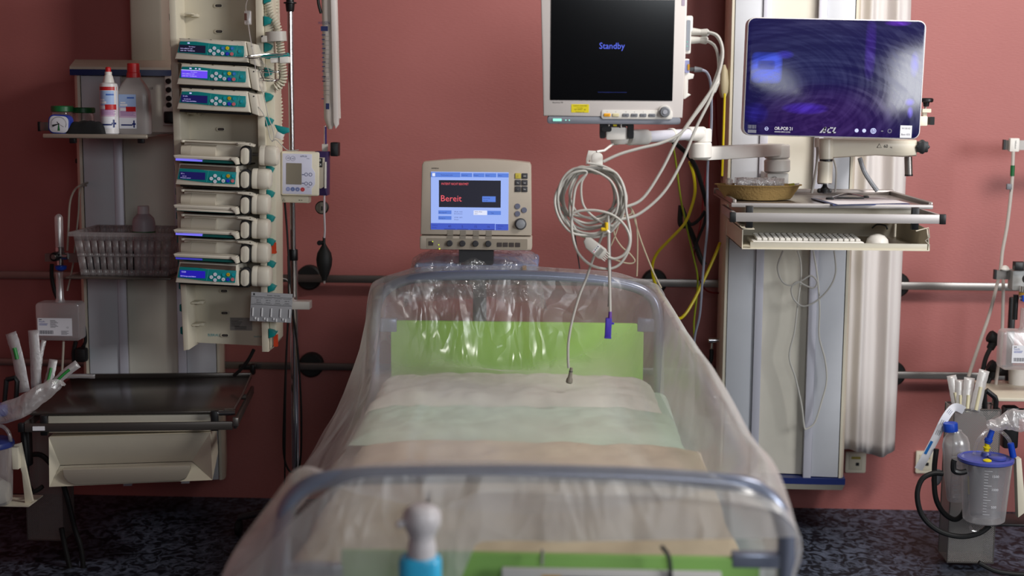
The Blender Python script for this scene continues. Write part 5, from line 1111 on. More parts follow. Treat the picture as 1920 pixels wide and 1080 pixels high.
# ------------------------------------------------------------------ left side: shelves and their things
SH = mat('shelf_metal', '#6b655e', .3, metal=.6)
def shelf(name, px0, px1, py, Yf, Yb, label, lip=True):
    a, b = P(px0, py, Yf), P(px1, py, Yf); z = a.z
    r = root(name, ((a.x+b.x)/2, (Yf+Yb)/2, z), label, 'shelf')
    MB(SH).box(((a.x+b.x)/2, (Yf+Yb)/2, z), (b.x-a.x, abs(Yf-Yb), .006), bev=.002).build('plate', r, world=True)
    if lip: MB(mat('lip_metal', '#a59a8c', .35, metal=.5)).box(((a.x+b.x)/2, Yf-.002, z-.001), (b.x-a.x+.004, .010, .014), bev=.004).build('front_lip', r, world=True)
    return r, z
Ys = -.80
r, zs = shelf('column_shelf', 82, 276, 254, Ys, -.36, 'small metal shelf with two disinfectant bottles near the top of the left column')
mb = MB(BLACK)
for px in (137, 265): a = P(px, 262, Ys+.02); mb = MB(BLACK).box(a, (.020, .02, .022), bev=.003); mb.build('bumper', r, world=True)
a = P(83, 237, -.62); MB(STEEL).box(a, (.036, .012, .028), bev=.001).build('rail_stub', r, world=True); a = P(74, 237, -.62); MB(BLACK).box(a, (.008, .015, .031), bev=.001).build('rail_cap', r, world=True)
zs += .004
def onsh(px, Y): p = P(px, 240, Y); p.z = zs; return p
# timer
s = S(111, 230, -.79); c = onsh(112, -.78)
ft = root('kitchen_timer', Matrix.Translation(c) @ Matrix.Rotation(radians(3), 4, 'Y'), 'square blue rimmed timer clock at the left end of the top shelf', 'timer clock')
w_ = 42*s
mb = MB(mat('timer_blue', '#22358e', .35)).rrect(0, w_*.44, w_, w_*.86, w_*.26, -.012, .02, .005); mb.build('case', ft)
mb = MB(mat('dial_white', '#c2c0c6', .5)).rrect(0, w_*.44, w_*.86, w_*.74, w_*.22, -.0128, -.01, .0008)
mb.mat(INK); mb.box((0, -.0132, w_*.46), (.004, .0006, .004)); 
def hand(a, l, wd, m_):
    mb.mat(m_); d_ = Vector((sin(a), 0, cos(a))); e_ = Vector((cos(a), 0, -sin(a))); c0 = Vector((0, -.0134, w_*.46)); mb.add([c0 - e_*wd*.3, c0 + e_*wd*.3, c0 + d_*l + e_*wd, c0 + d_*l - e_*wd], [(0, 1, 2, 3)])
hand(radians(178), w_*.30, w_*.055, GREEN); hand(radians(250), w_*.30, w_*.05, INK); hand(radians(118), w_*.26, w_*.008, INK); hand(radians(-40), w_*.12, w_*.02, INK)
for k in range(24):
    a = radians(-120 + k*10); p0 = Vector((sin(a)*w_*.34, -.0133, w_*.46 + cos(a)*w_*.31)); mb.box(p0, (.0012, .0005, .0025), rot=Matrix.Rotation(a, 4, 'Y'))
mb.build('dial', ft)
# jars with green lids
def jar(px, Y, top, label, w=40):
    s = S(px, 215, Y); c = onsh(px, Y); h = (P(px, top, Y).z - zs)
    r = root('specimen_jar', c, label, 'jar', 'jars with green lids on the top left shelf')
    MB(CLEAR).lathe([(w*.44*s, 0), (w*.47*s, .003), (w*.46*s, h*.72), (w*.42*s, h*.8)], (0, 0, .001), n=28).build('jar_body', r)
    MB(GREEN).lathe([(w*.49*s, h*.78), (w*.52*s, h*.80), (w*.52*s, h*.97), (w*.49*s, h)], (0, 0, .001), n=28).build('lid', r)
    return r, s, h
r_, s_, h_ = jar(118, -.66, 199, 'green-lidded clear jar behind the timer clock')
r_, s_, h_ = jar(157, -.62, 202, 'green-lidded clear jar with white tissue behind the black pouch', 42)
c = onsh(157, -.62)
mb = MB(LINEN)
def tis(u, v):
    a = 2*pi*u; rr_ = .020*sin(pi*min(1, v+.02))*(1 + .5*noise.noise((cos(a)*2, sin(a)*2, v*4))); return Vector((c.x + rr_*cos(a), c.y + rr_*sin(a), c.z + .006 + .040*v))
mb.grid(tis, 24, 12); single(mb, 'tissue', 'crumpled white tissue inside the right green-lidded jar', 'tissue')
c = onsh(164, -.76)
def pouch(u, v):
    x = (u-.5)*.115; y = (v-.5)*.07; e = (max(0, 1-abs(2*u-1)**4)*max(0, 1-abs(2*v-1)**4))**.5; return Vector((c.x+x, c.y+y, c.z + .001 + e*(.040 + .006*noise.noise((u*4, v*3, 0)))))
single(MB(mat('black_cloth', '#0a0a0c', .9)).grid(pouch, 30, 20), 'black_pouch', 'flat black cloth pouch between the timer clock and the bottles', 'pouch')
# bottles with labels
def label_art(mb, x0, x1, z0, z1, yfn, seedm='#9fb6dd'):
    W = x1-x0; H = z1-z0
    def band(a, b, c_, d_, m_, off):
        n = 8; xs = [x0 + W*(a + (b-a)*i/n) for i in range(n+1)]
        mb.mat(m_); mb.add([Vector((x, yfn(x)-off, z0+H*c_)) for x in xs] + [Vector((x, yfn(x)-off, z0+H*d_)) for x in xs], [(i, i+1, n+2+i, n+1+i) for i in range(n)])
    band(0, 1, 0, 1, mat('label_blue', seedm, .5), .0003); band(0, 1, 0, .32, LABELM, .0005); band(0, 1, .32, .62, mat('label_pink', '#c9a9c4', .5), .0005)
    band(.42, .98, .50, .64, RED, .0007); band(.08, .42, .52, .60, LABELM, .0008); band(.08, .50, .66, .72, LABELM, .0007); band(.1, .4, .74, .78, LABELM, .0007)
    for i in range(4): band(.1, .95-.1*(i % 2), .38+.035*i, .392+.035*i, mat('label_violet', '#8a5c9c', .5), .0008)
    band(.12, .78, .085, .125, NAVY, .0008); band(.82, .90, .03, .24, NAVY, .0008); band(.76, .96, .11, .16, NAVY, .0009)
    band(.5, .9, .88, .92, mat('label_deepblue', '#3a62b4', .5), .0008)
s = S(205, 200, -.73); c = onsh(206, -.73); H = P(206, 157, -.73).z - zs; R_ = 17*s
sb = root('spray_bottle', c, 'slim white disinfectant bottle with red tip on the top left shelf', 'bottle')
MB(mat('bottle_white', '#d6d2d2', .35)).lathe([(R_*.9, 0), (R_, .003), (R_, H*.94), (R_*.92, H), (R_*.6, H+.004)], n=32).build('bottle_body', sb)
mb = MB(LABELM); label_art(mb, -R_*.96, R_*.96, .018, H*.86, lambda x: -sqrt(max(0, (R_*1.004)**2 - x*x))); n = 12
mb.mat(RED); xs = [R_*.97*(i/6-1) for i in range(13)]; yf = lambda x: -sqrt(max(0, (R_*1.006)**2 - x*x)); mb.add([Vector((x, yf(x), H*.87)) for x in xs] + [Vector((x, yf(x), H*.94)) for x in xs], [(i, i+1, 14+i, 13+i) for i in range(12)])
mb.build('label', sb)
MB(WHITE).lathe([(11*s, H), (10*s, H+6*s), (8*s, H+14*s), (6.5*s, H+16*s), (6.5*s, H+22*s)], n=24).build('nozzle', sb); MB(RED).lathe([(5.2*s, H+21*s), (5.2*s, H+29*s), (3.4*s, H+31*s)], n=18).build('tip_cap', sb)
s = S(253, 200, -.70); c = onsh(253, -.70); H = P(253, 145, -.70).z - zs; hw = 30*s
db = root('disinfectant_bottle', c, 'large translucent disinfectant bottle with red cap on the top left shelf', 'bottle')
MILK = mat('milky_bottle', '#b9b0ac', .3, trans=.25)
MB(MILK).lathe([(hw*.94, 0), (hw, .005), (hw, H*.66), (hw*.97, H*.74), (hw*.72, H*.88), (hw*.46, H*.98), (hw*.42, H)], n=40, sy=.62, power=4.5).build('bottle_body', db)
mb = MB(LABELM); label_art(mb, -hw*.80, hw*.30, .018, H*.70, lambda x: -hw*.62*(max(0, 1-abs(x/hw)**4.5))**(1/4.5) - .0006); mb.build('label', db)
MB(RED).lathe([(13*s, H-.001), (12.6*s, H+8*s), (11.5*s, H+9*s), (11*s, H+25*s), (10*s, H+26*s)], n=24).build('screw_cap', db)
# column head fittings
fc_ = Fr(240, 180, YC-.004)
def fit(mb, name): mb.v = [fc_.M @ v for v in mb.v]; return mb.build(name, colL, world=True)
fit(fc_.rect(MB(WHITE), 213, 138, 229, 170, -.004, .0, .002, .001), 'socket_strip'); 
for (x, y) in ((221, 149),): fit(MB(BLACK).lathe([(6*fc_.s, 0), (5.4*fc_.s, .006)], fc_.p(x, y, -.004), (0, -1, 0)), 'round_socket')
fit(fc_.rect(MB(WHITE), 311, 140, 327, 200, -.004, 0, .002, .001), 'socket_strip')
for y in (152, 168, 184, 196): fit(MB(BLACK).lathe([(5.4*fc_.s, 0), (5*fc_.s, .006)], fc_.p(318, y, -.004), (0, -1, 0)), 'round_socket')
fit(fc_.rect(MB(WHITE), 307, 199, 335, 234, -.008, 0, .002, .001), 'socket_box'); fit(fc_.rect(MB(BLACK), 311, 208, 330, 230, -.03, -.006, .006, .003), 'plug')
mb = MB(WHITE); fc_.disc(mb, 177, 181, 9, -.0012, t=.0012)
mb.mat(mat('ring_grey', '#6a6a78', .5)); n = 20; mb.add([fc_.p(177 + r_*cos(2*pi*k/n), 181 + r_*sin(2*pi*k/n), -.0016) for r_ in (8.2, 7.4) for k in range(n)], [(k, (k+1) % n, n+(k+1) % n, n+k) for k in range(n)])
mb.mat(NAVY); mb.add([fc_.p(x, y, -.0018) for x, y in ((177, 174), (181, 181), (180, 185), (177, 187), (174, 185), (173, 181))], [tuple(range(6))]); fit(mb, 'drop_symbol')
mb = MB(INK); fc_.t(mb, 'CE', 285, 167, 4, -.003, 'c'); fit(mb, 'ce_mark')
for (x0, y0, x1, y1) in ((147, 263, 150, 280), (143, 297, 150, 306)): a, b = P(x0, y0, -.3), P(x1, y1, -.3); MB(BLACK).box((a+b)/2, (b.x-a.x, .03, a.z-b.z), bev=.003).build('side_clip', colL, world=True)
# middle shelf with plastic basket
r, zm = shelf('column_shelf', 123, 320, 521, -.72, -.36, 'dark metal shelf carrying the plastic basket on the left column', lip=False)
zm += .004
a, b = P(150, 516, -.69), P(312, 516, -.69); cx = (a.x+b.x)/2; W = b.x-a.x; ztop = P(230, 437, -.69).z
bk = root('storage_basket', (cx, -.56, zm), 'frosted plastic storage basket on the middle left shelf', 'basket')
PLA = film_mat('frosted_plastic', base=.34, edge=.25, bstr=.03, rough=.4, col=(.55, .52, .52), gl=.12)
Hb = ztop - zm; D = .24; h = .001
mb = MB(PLA)
def bx(z): t = z/Hb; return W/2*(1 + .13*t), D/2*(1+.08*t)
def wallpanel(front, sgn, slots):
    # wall with slots: built from strips
    rows = [0, .14, .44, .52, .82, 1.0]; 
    L0 = W if front else D
    nsl = slots; cells = []
    xs = [-1.0]
    for i in range(nsl):
        c0 = -0.90 + 1.8*(i+.5)/nsl; hw_ = .9/nsl*.24; xs += [c0-hw_, c0+hw_]
    xs.append(1.0)
    for ri in range(5):
        for ci in range(len(xs)-1):
            if ri in (1, 3) and ci % 2 == 1: continue
            vs = []
            for (u, t) in ((xs[ci], rows[ri]), (xs[ci+1], rows[ri]), (xs[ci+1], rows[ri+1]), (xs[ci], rows[ri+1])):
                z = t*Hb; w2, d2 = bx(z)
                vs.append(Vector((u*w2, sgn*d2, z)) if front else Vector((sgn*w2, u*d2, z)))
            mb.add(vs, [(0, 1, 2, 3)])
wallpanel(True, -1, 12); wallpanel(True, 1, 12); wallpanel(False, -1, 6); wallpanel(False, 1, 6)
w2, d2 = bx(0); mb.add([(-w2, -d2, h), (w2, -d2, h), (w2, d2, h), (-w2, d2, h)], [(0, 1, 2, 3)])
mb.build('basket_wall', bk, solid=.002)
mb = MB(PLA); w2, d2 = bx(Hb); e = .012
for sg in (-1, 1): mb.box((0, sg*(d2+e/2), Hb), (2*w2+2*e, e, .004)); mb.box((sg*(w2+e/2), 0, Hb), (e, 2*d2, .004)); mb.box((0, sg*(d2+e), Hb-.005), (2*w2+2*e, .002, .012))
mb.build('rim', bk)
s = S(272, 450, -.58); c = P(272, 516, -.58); c.z = zm + .003; H = P(272, 400, -.58).z - c.z
wb = root('white_bottle', c, 'white plastic bottle with green band standing in the basket', 'bottle')
MB(mat('bottle_dull', '#a39aa0', .45)).lathe([(20*s, 0), (21*s, .004), (21*s, H*.84), (19*s, H*.92), (11*s, H*.99), (10*s, H)], n=32).build('bottle_body', wb)
MB(GREEN).lathe([(21.3*s, P(272, 441, -.58).z-c.z), (21.3*s, P(272, 433, -.58).z-c.z)], n=32).build('green_band', wb); MB(mat('cap_white', '#c9c2c4', .4)).lathe([(10.5*s, H-.002), (10.5*s, H+13*s), (9.5*s, H+14*s)], n=24).build('screw_cap', wb)
for i, (px, Y, l_, m_, lb) in enumerate(((178, -.6, .05, DGREY, 'dark grey packet at the left in the frosted basket'), (222, -.58, .06, mat('packet_grey', '#8d8a8c', .6), 'pale grey packet in the middle of the frosted basket'), (244, -.6, .03, BLACK, 'small black item beside the bottle in the frosted basket'))):
    c = P(px, 505, Y); c.z = zm+.003; single(MB(m_).box(c + Vector((0, 0, .03)), (l_, .04, .06 + .01*i), bev=.006), 'packet', lb, 'packet')
# flowmeter with humidifier bottle
ff = Fr(113, 470, -.55); s = ff.s
fm = root('flowmeter', ff.M, 'oxygen flowmeter with clear gauge tube left of the left column', 'flowmeter')
MB(CLEAR2).lathe([(7.5*s, 0), (7.5*s, 58*s), (5*s, 62*s), (1.5*s, 64*s)], ff.p(112, 465, 0), n=24).build('gauge_tube', fm)
MB(WHITE).cyl(ff.p(112, 465), ff.p(112, 408), 1.6*s).build('gauge_core', fm)
mb = MB(CHROME); mb.cyl(ff.p(112, 481), ff.p(112, 462), 8*s, bev=.002); mb.cyl(ff.p(112, 498), ff.p(112, 482), 6*s, bev=.002); mb.cyl(ff.p(100, 480, 0), ff.p(128, 480, 0), 7*s, bev=.002); mb.build('valve_body', fm)
mb = MB(BLACK); mb.lathe([(9*s, 0), (8.4*s, .02), (6*s, .024)], ff.p(107, 480, -.012), (0, -1, 0)); mb.mat(STEEL).lathe([(5*s, .024), (4*s, .026)], ff.p(107, 480, -.012), (0, -1, 0)); mb.build('flow_knob', fm)
ff.rect(MB(STEEL), 83, 476, 97, 491, .0, .02, .001).build('rail_piece', fm); ff.rect(MB(STEEL), 128, 475, 145, 492, 0, .02, .001).build('rail_piece', fm)
MB(BLUE).lathe([(3*s, -6*s), (10*s, -2*s), (11*s, 4*s), (8*s, 5*s)], ff.p(113, 503, 0), n=20).build('blue_nut', fm)
hb = root('humidifier_bottle', P(113, 637, -.55), 'square clear humidifier bottle with printed label, left of the left column', 'humidifier bottle')
fh = Fr(113, 600, -.55); I = None
mb = MB(CLEAR2); fh.rect(mb, 72, 565, 155, 637, -.03, .03, .014, .006); mb.v = [fh.M @ v for v in mb.v]; mb.build('bottle_body', hb, world=True)
mb = MB(CLEAR2).lathe([(10*s, 0), (7*s, 8*s), (6.5*s, 50*s), (8*s, 58*s)], fh.M @ fh.p(114, 567), n=20); mb.build('bottle_neck', hb, world=True)
def print_label(fx, x0, y0, x1, y1, d, par, M_):
    mb = MB(LABELM); fx.rect(mb, x0, y0, x1, y1, d, d+.001); w_, h_ = x1-x0, y1-y0; mb.mat(mat('label_ink', '#3c3c48', .6))
    for i in range(17): fx.q(mb, x0+w_*(.05+.024*i), y1-h_*.30, x0+w_*(.05+.024*i+(.015 if i % 3 else .009)), y1-h_*.09, d-.0003)
    fx.q(mb, x0+w_*.05, y0+h_*.06, x0+w_*.08, y0+h_*.12, d-.0003); fx.q(mb, x0+w_*.09, y0+h_*.06, x0+w_*.12, y0+h_*.12, d-.0003)
    for i in range(7): fx.q(mb, x0+w_*.37, y0+h_*(.12+.065*i), x0+w_*(.52+.04*(i % 3)), y0+h_*(.145+.065*i), d-.0003)
    fx.t(mb, 'CE', x0+w_*.87, y0+h_*.56, h_*.08, d-.0003)
    for i in range(4): fx.q(mb, x0+w_*.68, y1-h_*(.28-.06*i), x0+w_*(.90-.05*(i % 2)), y1-h_*(.255-.06*i), d-.0003)
    mb.mat(mat('label_blueink', '#34469c', .6)); fx.t(mb, 'Respiflo', x0+w_*.05, y0+h_*.24, h_*.085, d-.0003, 'l', .9); fx.q(mb, x0+w_*.05, y0+h_*.31, x0+w_*.30, y0+h_*.34, d-.0003); fx.q(mb, x0+w_*.05, y0+h_*.38, x0+w_*.28, y0+h_*.41, d-.0003)
    mb.v = [fx.M @ v for v in mb.v]; return mb.build('label', par, world=True)
print_label(fh, 76, 594, 141, 627, -.0315, hb, None)
single(MB(RUBBER).tube(px_([(97, 495), (97, 520), (102, 545), (108, 560)], -.53), .007, n=10), 'black_hose', 'short black hose behind the humidifier bottle', 'hose')
single(MB(mat('cream_tube', '#a9a294', .45)).tube([P(172, 340, -.33)] + px_([(152, 347), (140, 356), (131, 380), (128, 430), (126, 470)], -.48), .0035, n=8), 'cream_tube', 'cream tube arching down from the left column to the flowmeter', 'tube')
single(MB(mat('cream_tube', '')).tube([P(172, 350, -.33)] + px_([(151, 352), (147, 400), (142, 450), (136, 500), (126, 545)], -.46), .003, n=8), 'cream_tube', 'thin cream tube dropping just left of the left column', 'tube')
single(MB(mat('cream_tube', '')).tube(px_([(119, 640), (118, 665), (116, 700)], -.56), .004, n=8), 'cream_tube', 'short cream tube below the humidifier bottle', 'tube')
# black wall connectors near the column foot
single(MB(RUBBER).tube(px_([(142, 640), (138, 660), (139, 680)], -.42), .008, n=10).tube(px_([(158, 612), (160, 640), (152, 655)], -.40), .006).box(P(153, 665, -.42), (.04, .04, .05), bev=.01), 'hose_connector', 'black gas hose connector beside the foot of the left column', 'hose connector')
# worktop with drawer
Yt = -.95; zt2 = P(250, 775, Yt).z; a, b = P(62, 772, Yt), P(434, 772, Yt)
lt = root('worktop', ((a.x+b.x)/2, -.67, zt2), 'dark metal worktop with a reflective surface below the left column', 'worktop')
TDK = mat('dark_worktop', '#4b4642', .22, metal=.55)
MB(TDK).box(((a.x+b.x)/2, -.67, zt2), (b.x-a.x, .56, .008), bev=.002).build('plate', lt, world=True)
mb = MB(TDK).box(((a.x+b.x)/2, -.398, zt2+.008), (b.x-a.x, .012, .022), bev=.003); mb.mat(STEEL).tube([Vector((b.x, -.40, zt2+.012)), Vector((b.x+.002, -.7, zt2+.006)), Vector((b.x-.002, -.92, zt2+.004)), Vector((b.x-.03, -.955, zt2+.01))], .003, n=6, smooth=False); mb.build('raised_edge', lt, world=True)
dr = root('drawer_unit', ((a.x+b.x)/2, -.67, P(250, 905, -.90).z), 'cream drawer unit with a sloping front and wide finger grip under the left worktop', 'drawer unit')
a1, b1 = P(94, 776, -.93), P(393, 813, -.93); bk_ = .36
MB(CREAM).box(((a1.x+b1.x)/2, -.93+.09, (a1.z+b1.z)/2), (b1.x-a1.x, .18, a1.z-b1.z), bev=.003).build('housing', dr, world=True)
Yd = -.935
A = [P(98, 816, Yd), P(392, 815, Yd), P(396, 905, Yd), P(99, 908, Yd)]
iY = Yd + .035
# outer side faces and the inward bevels
mb = MB(CREAM)
tl, tr, br, bl = [Vector(v) for v in A]
TL2, TR2, BR2, BL2 = P(121, 868, iY), P(361, 868, iY), P(361, 870, iY), P(121, 870, iY)
bx0 = [v + Vector((0, .15, 0)) for v in (tl, tr, br, bl)]; bx0[2].z += .05; bx0[3].z += .05
vs = [tl, tr, br, bl, TL2, TR2] + bx0
mb.add(vs, [(0, 4, 5, 1), (0, 3, 4), (1, 5, 2), (0, 1, 7, 6), (1, 2, 8, 7), (3, 0, 6, 9), (3, 9, 8, 2)]); mb.build('drawer_front', dr, world=True, smooth=0)
mb = MB(BEIGE); G = [P(121, 869, iY), P(361, 869, iY)]
poly = [G[0], G[1], br, bl]; mb.add(poly, [(0, 1, 2, 3)]); mb.build('front_lower_panel', dr, world=True, smooth=0)
# hollow grip
mb = MB(mat('grip_grey', '#a79f92', .5)); pts = [(126, 874), (358, 874), (357, 884), (350, 897), (338, 902), (150, 904), (136, 898), (128, 888)]
mb.prism([(P(x, y, iY-.02).x, P(x, y, iY-.02).z) for x, y in pts], Yd-.004, Yd+.02, .004); mb.build('grip', dr, world=True)
Yq = -.99; a, b = P(51, 797, Yq), P(429, 797, Yq); hz = 15.5*S(240, 797, Yq)
rb2 = root('front_rail', ((a.x+b.x)/2, Yq, a.z), 'dark steel rail bar across the front of the left drawer unit', 'rail bar')
RD = mat('dark_rail', '#5a5552', .35, metal=.6)
MB(RD).box(((a.x+b.x)/2, Yq, a.z), (b.x-a.x, .010, hz), bev=.001).build('bar', rb2, world=True)
a_ = P(75, 799, Yq-.006); MB(LABELM).rrect(a_.x, a_.z, 22*S(75, 799, Yq), 8*S(75, 799, Yq), .001, Yq-.0065, Yq-.005).build('sticker', rb2, world=True)
for px in (45, 435): MB(BLACK if px < 100 else STEEL).box(P(px, 796, Yq+.003), (.018, .02, hz+.002), bev=.002).build('end_cap', rb2, world=True)
for px in (87, 397): MB(BLACK).box(P(px, 793, Yq+.016), (.022, .02, 38*S(90, 793, Yq)), bev=.003).build('bracket', rb2, world=True)
MB(CHROME).cyl(P(406, 779, Yq+.03), P(436, 779, Yq+.03), .008).build('rod', rb2, world=True)
MB(RD).box((b.x+.006, Yq+.28, a.z), (.010, .54, hz), bev=.001).build('side_bar', rb2, world=True)
MB(RD).box((a.x-.004, Yq+.28, a.z), (.010, .54, hz), bev=.001).build('side_bar', rb2, world=True)
mb = MB(STEEL).cyl(P(442, 744, -.62), P(462, 744, -.62), .009); single(mb, 'rail_peg', 'short steel peg right of the dark left worktop', 'peg')
single(MB(BLACK).box(P(462, 688, -.07), (.055, .03, .018), bev=.004).box(P(474, 692, -.08), (.016, .03, .04), bev=.004), 'rail_clamp', 'black clamp on the lower wall rail right of the left worktop', 'clamp')
for o_ in (lt, dr, rb2): yaw(o_, 7, (P(242, 775, Yt)).x, Yt)
# catheter packets in a mesh basket at far left, grip, plastic bag
MESH = mat('mesh_metal', '#4a4642', .45, metal=.7)
def wire_basket(name, px0, px1, py0, py1, Y, depth, label):
    a, b = P(px0, py1, Y), P(px1, py1, Y); zt0 = P((px0+px1)/2, py0, Y).z; W = b.x-a.x; H = zt0-a.z
    r = root(name, ((a.x+b.x)/2, Y+depth/2, a.z), label, 'mesh basket'); m_ = bpy.data.materials.get('perforated_mesh')
    if not m_:
        m_ = bpy.data.materials.new('perforated_mesh'); m_.use_nodes = True; nt = m_.node_tree; N = nt.nodes; L = nt.links; bs = N['Principled BSDF']; bs.inputs['Base Color'].default_value = (.36, .34, .32, 1); bs.inputs['Metallic'].default_value = .7; bs.inputs['Roughness'].default_value = .42
        tc = N.new('ShaderNodeTexCoord'); sx = N.new('ShaderNodeSeparateXYZ'); L.new(tc.outputs['Object'], sx.inputs[0])
        def w(out1, out2=None):
            src = out1
            if out2 is not None:
                ad = N.new('ShaderNodeMath'); ad.operation = 'ADD'; L.new(out1, ad.inputs[0]); L.new(out2, ad.inputs[1]); src = ad.outputs[0]
            m1 = N.new('ShaderNodeMath'); m1.operation = 'MULTIPLY'; m1.inputs[1].default_value = 2*pi/.0065; L.new(src, m1.inputs[0]); m2 = N.new('ShaderNodeMath'); m2.operation = 'SINE'; L.new(m1.outputs[0], m2.inputs[0]); return m2.outputs[0]
        mx = N.new('ShaderNodeMath'); mx.operation = 'MULTIPLY'; L.new(w(sx.outputs['X'], sx.outputs['Y']), mx.inputs[0]); L.new(w(sx.outputs['Z']), mx.inputs[1])
        gt = N.new('ShaderNodeMath'); gt.operation = 'LESS_THAN'; gt.inputs[1].default_value = .22; L.new(mx.outputs[0], gt.inputs[0]); L.new(gt.outputs[0], bs.inputs['Alpha'])
    mb = MB(m_)
    mb.add([(-W/2, -depth/2, 0), (W/2, -depth/2, 0), (W/2, depth/2, 0), (-W/2, depth/2, 0), (-W/2, -depth/2, H), (W/2, -depth/2, H), (W/2, depth/2, H), (-W/2, depth/2, H)], [(0, 1, 2, 3), (0, 1, 5, 4), (1, 2, 6, 5), (2, 3, 7, 6), (3, 0, 4, 7)])
    mb.build('mesh_wall', r, smooth=0)
    mb = MB(STEEL); q = [(-W/2, -depth/2), (W/2, -depth/2), (W/2, depth/2), (-W/2, depth/2)]
    for z in (0, H): mb.tube([Vector((x, y, z)) for x, y in q], .0028, n=6, smooth=False, closed=True)
    for x, y in q: mb.tube([Vector((x, y, 0)), Vector((x, y, H))], .002, n=6, smooth=False)
    mb.build('wire_frame', r)
    return r
wire_basket('mesh_basket', 52, 120, 800, 1012, -.72, .10, 'tall perforated metal basket standing under the left end of the worktop')
def packet(name, pts, w, Y, label, cat, green=None, stripe=None, group=None, mat_=None, cap=None, d=.006):
    """a flat sealed wrapper following pixel points, w = half width in pixels"""
    a = P(*pts[0], Y); r = root(name, a, label, cat, group); s = S(*pts[0], Y)
    p = catmull([P(x, y, Y - .012*i) for i, (x, y) in enumerate(pts)], 8)
    mb = MB(mat_ or WRAP); n = len(p); L_ = []
    rings = []
    for i in range(n):
        t = (p[min(i+1, n-1)] - p[max(i-1, 0)]).normalized(); e = Vector((t.z, 0, -t.x)).normalized(); k = w*s*(1 + .10*noise.noise((i*.6, w, 1)))
        th = d*(.15 if i in (0, n-1) else 1)
        rings.append([p[i] - e*k, p[i] - e*k*.5 + Vector((0, -th, 0)), p[i] + e*k*.1 + Vector((0, -th*1.2, 0)), p[i] + e*k*.6 + Vector((0, -th, 0)), p[i] + e*k, p[i] + e*k*.5 + Vector((0, th, 0)), p[i] - e*k*.5 + Vector((0, th, 0))])
    mb.rings(rings); mb.build('wrapper', r, world=True, smooth=60)
    if green:
        i0, i1 = int(green[0]*(n-1)), max(int(green[0]*(n-1))+1, int(green[1]*(n-1)))
        MB(cap or mat('catheter_green', '#1f7a34', .4)).tube([v + Vector((0, -d*1.25, 0)) for v in p[i0:i1+1]], w*s*.34, n=10, smooth=False).build('connector', r, world=True)
    mb = MB(mat('tube_ivory', '#b9b2a2', .4)).tube([v + Vector((0, -.001, 0)) for v in p[1:-1]], w*s*.22, n=8, smooth=False); mb.build('catheter', r, world=True)
    return r
WR2 = film_mat('packet_paper', base=.74, edge=.2, bscale=(16, 16, 16), bstr=.4, dist=.003, col=(.62, .58, .60), rough=.4, gl=.15)
G5 = 'wrapped catheters at the left worktop'
packet('catheter_packet', [(20, 624), (32, 665), (46, 735)], 11, -.84, 'wrapped catheter with green connector, leaning furthest left', 'catheter packet', (.42, .58), group=G5, mat_=WR2)
packet('catheter_packet', [(62, 619), (66, 670), (68, 728)], 10, -.84, 'tall plain wrapped catheter standing second from the left', 'catheter packet', None, group=G5, mat_=WR2)
packet('catheter_packet', [(82, 638), (76, 665), (72, 700)], 5, -.80, 'narrow curled wrapped catheter behind the tall plain one', 'catheter packet', (.5, .8), group=G5, mat_=WR2)
packet('catheter_packet', [(100, 674), (95, 700), (87, 728)], 8, -.86, 'short upright wrapped catheter with bright green connector in the middle of the bundle', 'catheter packet', (.35, .75), group=G5, mat_=WR2)
packet('catheter_packet', [(146, 682), (122, 700), (100, 722)], 8, -.86, 'wrapped catheter lying slanted to the right over the worktop edge', 'catheter packet', (.35, .9), group=G5, mat_=WR2)
packet('paper_packet', [(178, 706), (150, 705), (120, 706)], 4, -.50, 'flat paper packet at the back edge of the dark left worktop', 'packet', None, mat_=WR2, d=.002)
single(MB(BLACK).tube(px_([(12, 712), (28, 708), (32, 715), (30, 750), (24, 757), (8, 756), (12, 712)], -.9), .008, n=8, smooth=False), 'basket_handle', 'black square handle in front of the wrapped catheters', 'handle')
def bagfn(u, v):
    c = [P(-30, 785, -1.0), P(40, 762, -1.02), P(85, 735, -1.0), P(118, 722, -.98)]
    p = catmull(c, 12); i = min(len(p)-1, int(u*(len(p)-1))); q = p[i]; wd = .040*sin(pi*min(1, max(.04, u*.9+.12)))**.6
    a = 2*pi*v
    return q + Vector((.012*cos(a)*.6, -.016*sin(a)*(1+noise.noise((u*5, v*5, 0))), wd*cos(a) + .006*noise.noise((u*9, cos(a)*2, sin(a)*2))))
single(MB(film_mat('bag_film', base=.42, edge=.4, bscale=(12, 12, 12), bstr=.6, dist=.008, rough=.3, gl=.25)).grid(bagfn, 36, 24), 'plastic_bag', 'crumpled clear plastic bag lying in front of the catheter bundle', 'plastic bag', smooth=60)
# suction canister at the very left edge
fs1 = Fr(10, 880, -1.0); sc_ = root('suction_canister', fs1.M, 'clear suction canister with blue lid cut off by the left edge', 'suction canister'); s = fs1.s
MB(CLEAR2).lathe([(34*s, 0), (37*s, .01), (42*s, 110*s)], fs1.p(-18, 945), n=30).build('canister_body', sc_)
MB(mat('lid_blue', '#27336e', .35)).lathe([(44*s, 0), (45*s, 4*s), (43*s, 10*s), (34*s, 14*s)], fs1.p(-18, 836), n=30).build('lid', sc_)
MB(mat('granulate', '#c4bfb6', .8)).lathe([(32*s, 2*s), (36*s, 10*s), (35*s, 30*s), (20*s, 42*s)], fs1.p(-18, 943), n=24).build('filling', sc_)
MB(CLEAR2).tube([fs1.p(-10, 797), fs1.p(8, 798), fs1.p(20, 812), fs1.p(22, 834)], .006, n=10).build('suction_tube', sc_)
cbr = root('canister_bracket', fs1.M, 'cream angled bracket holding the left suction canister', 'bracket')
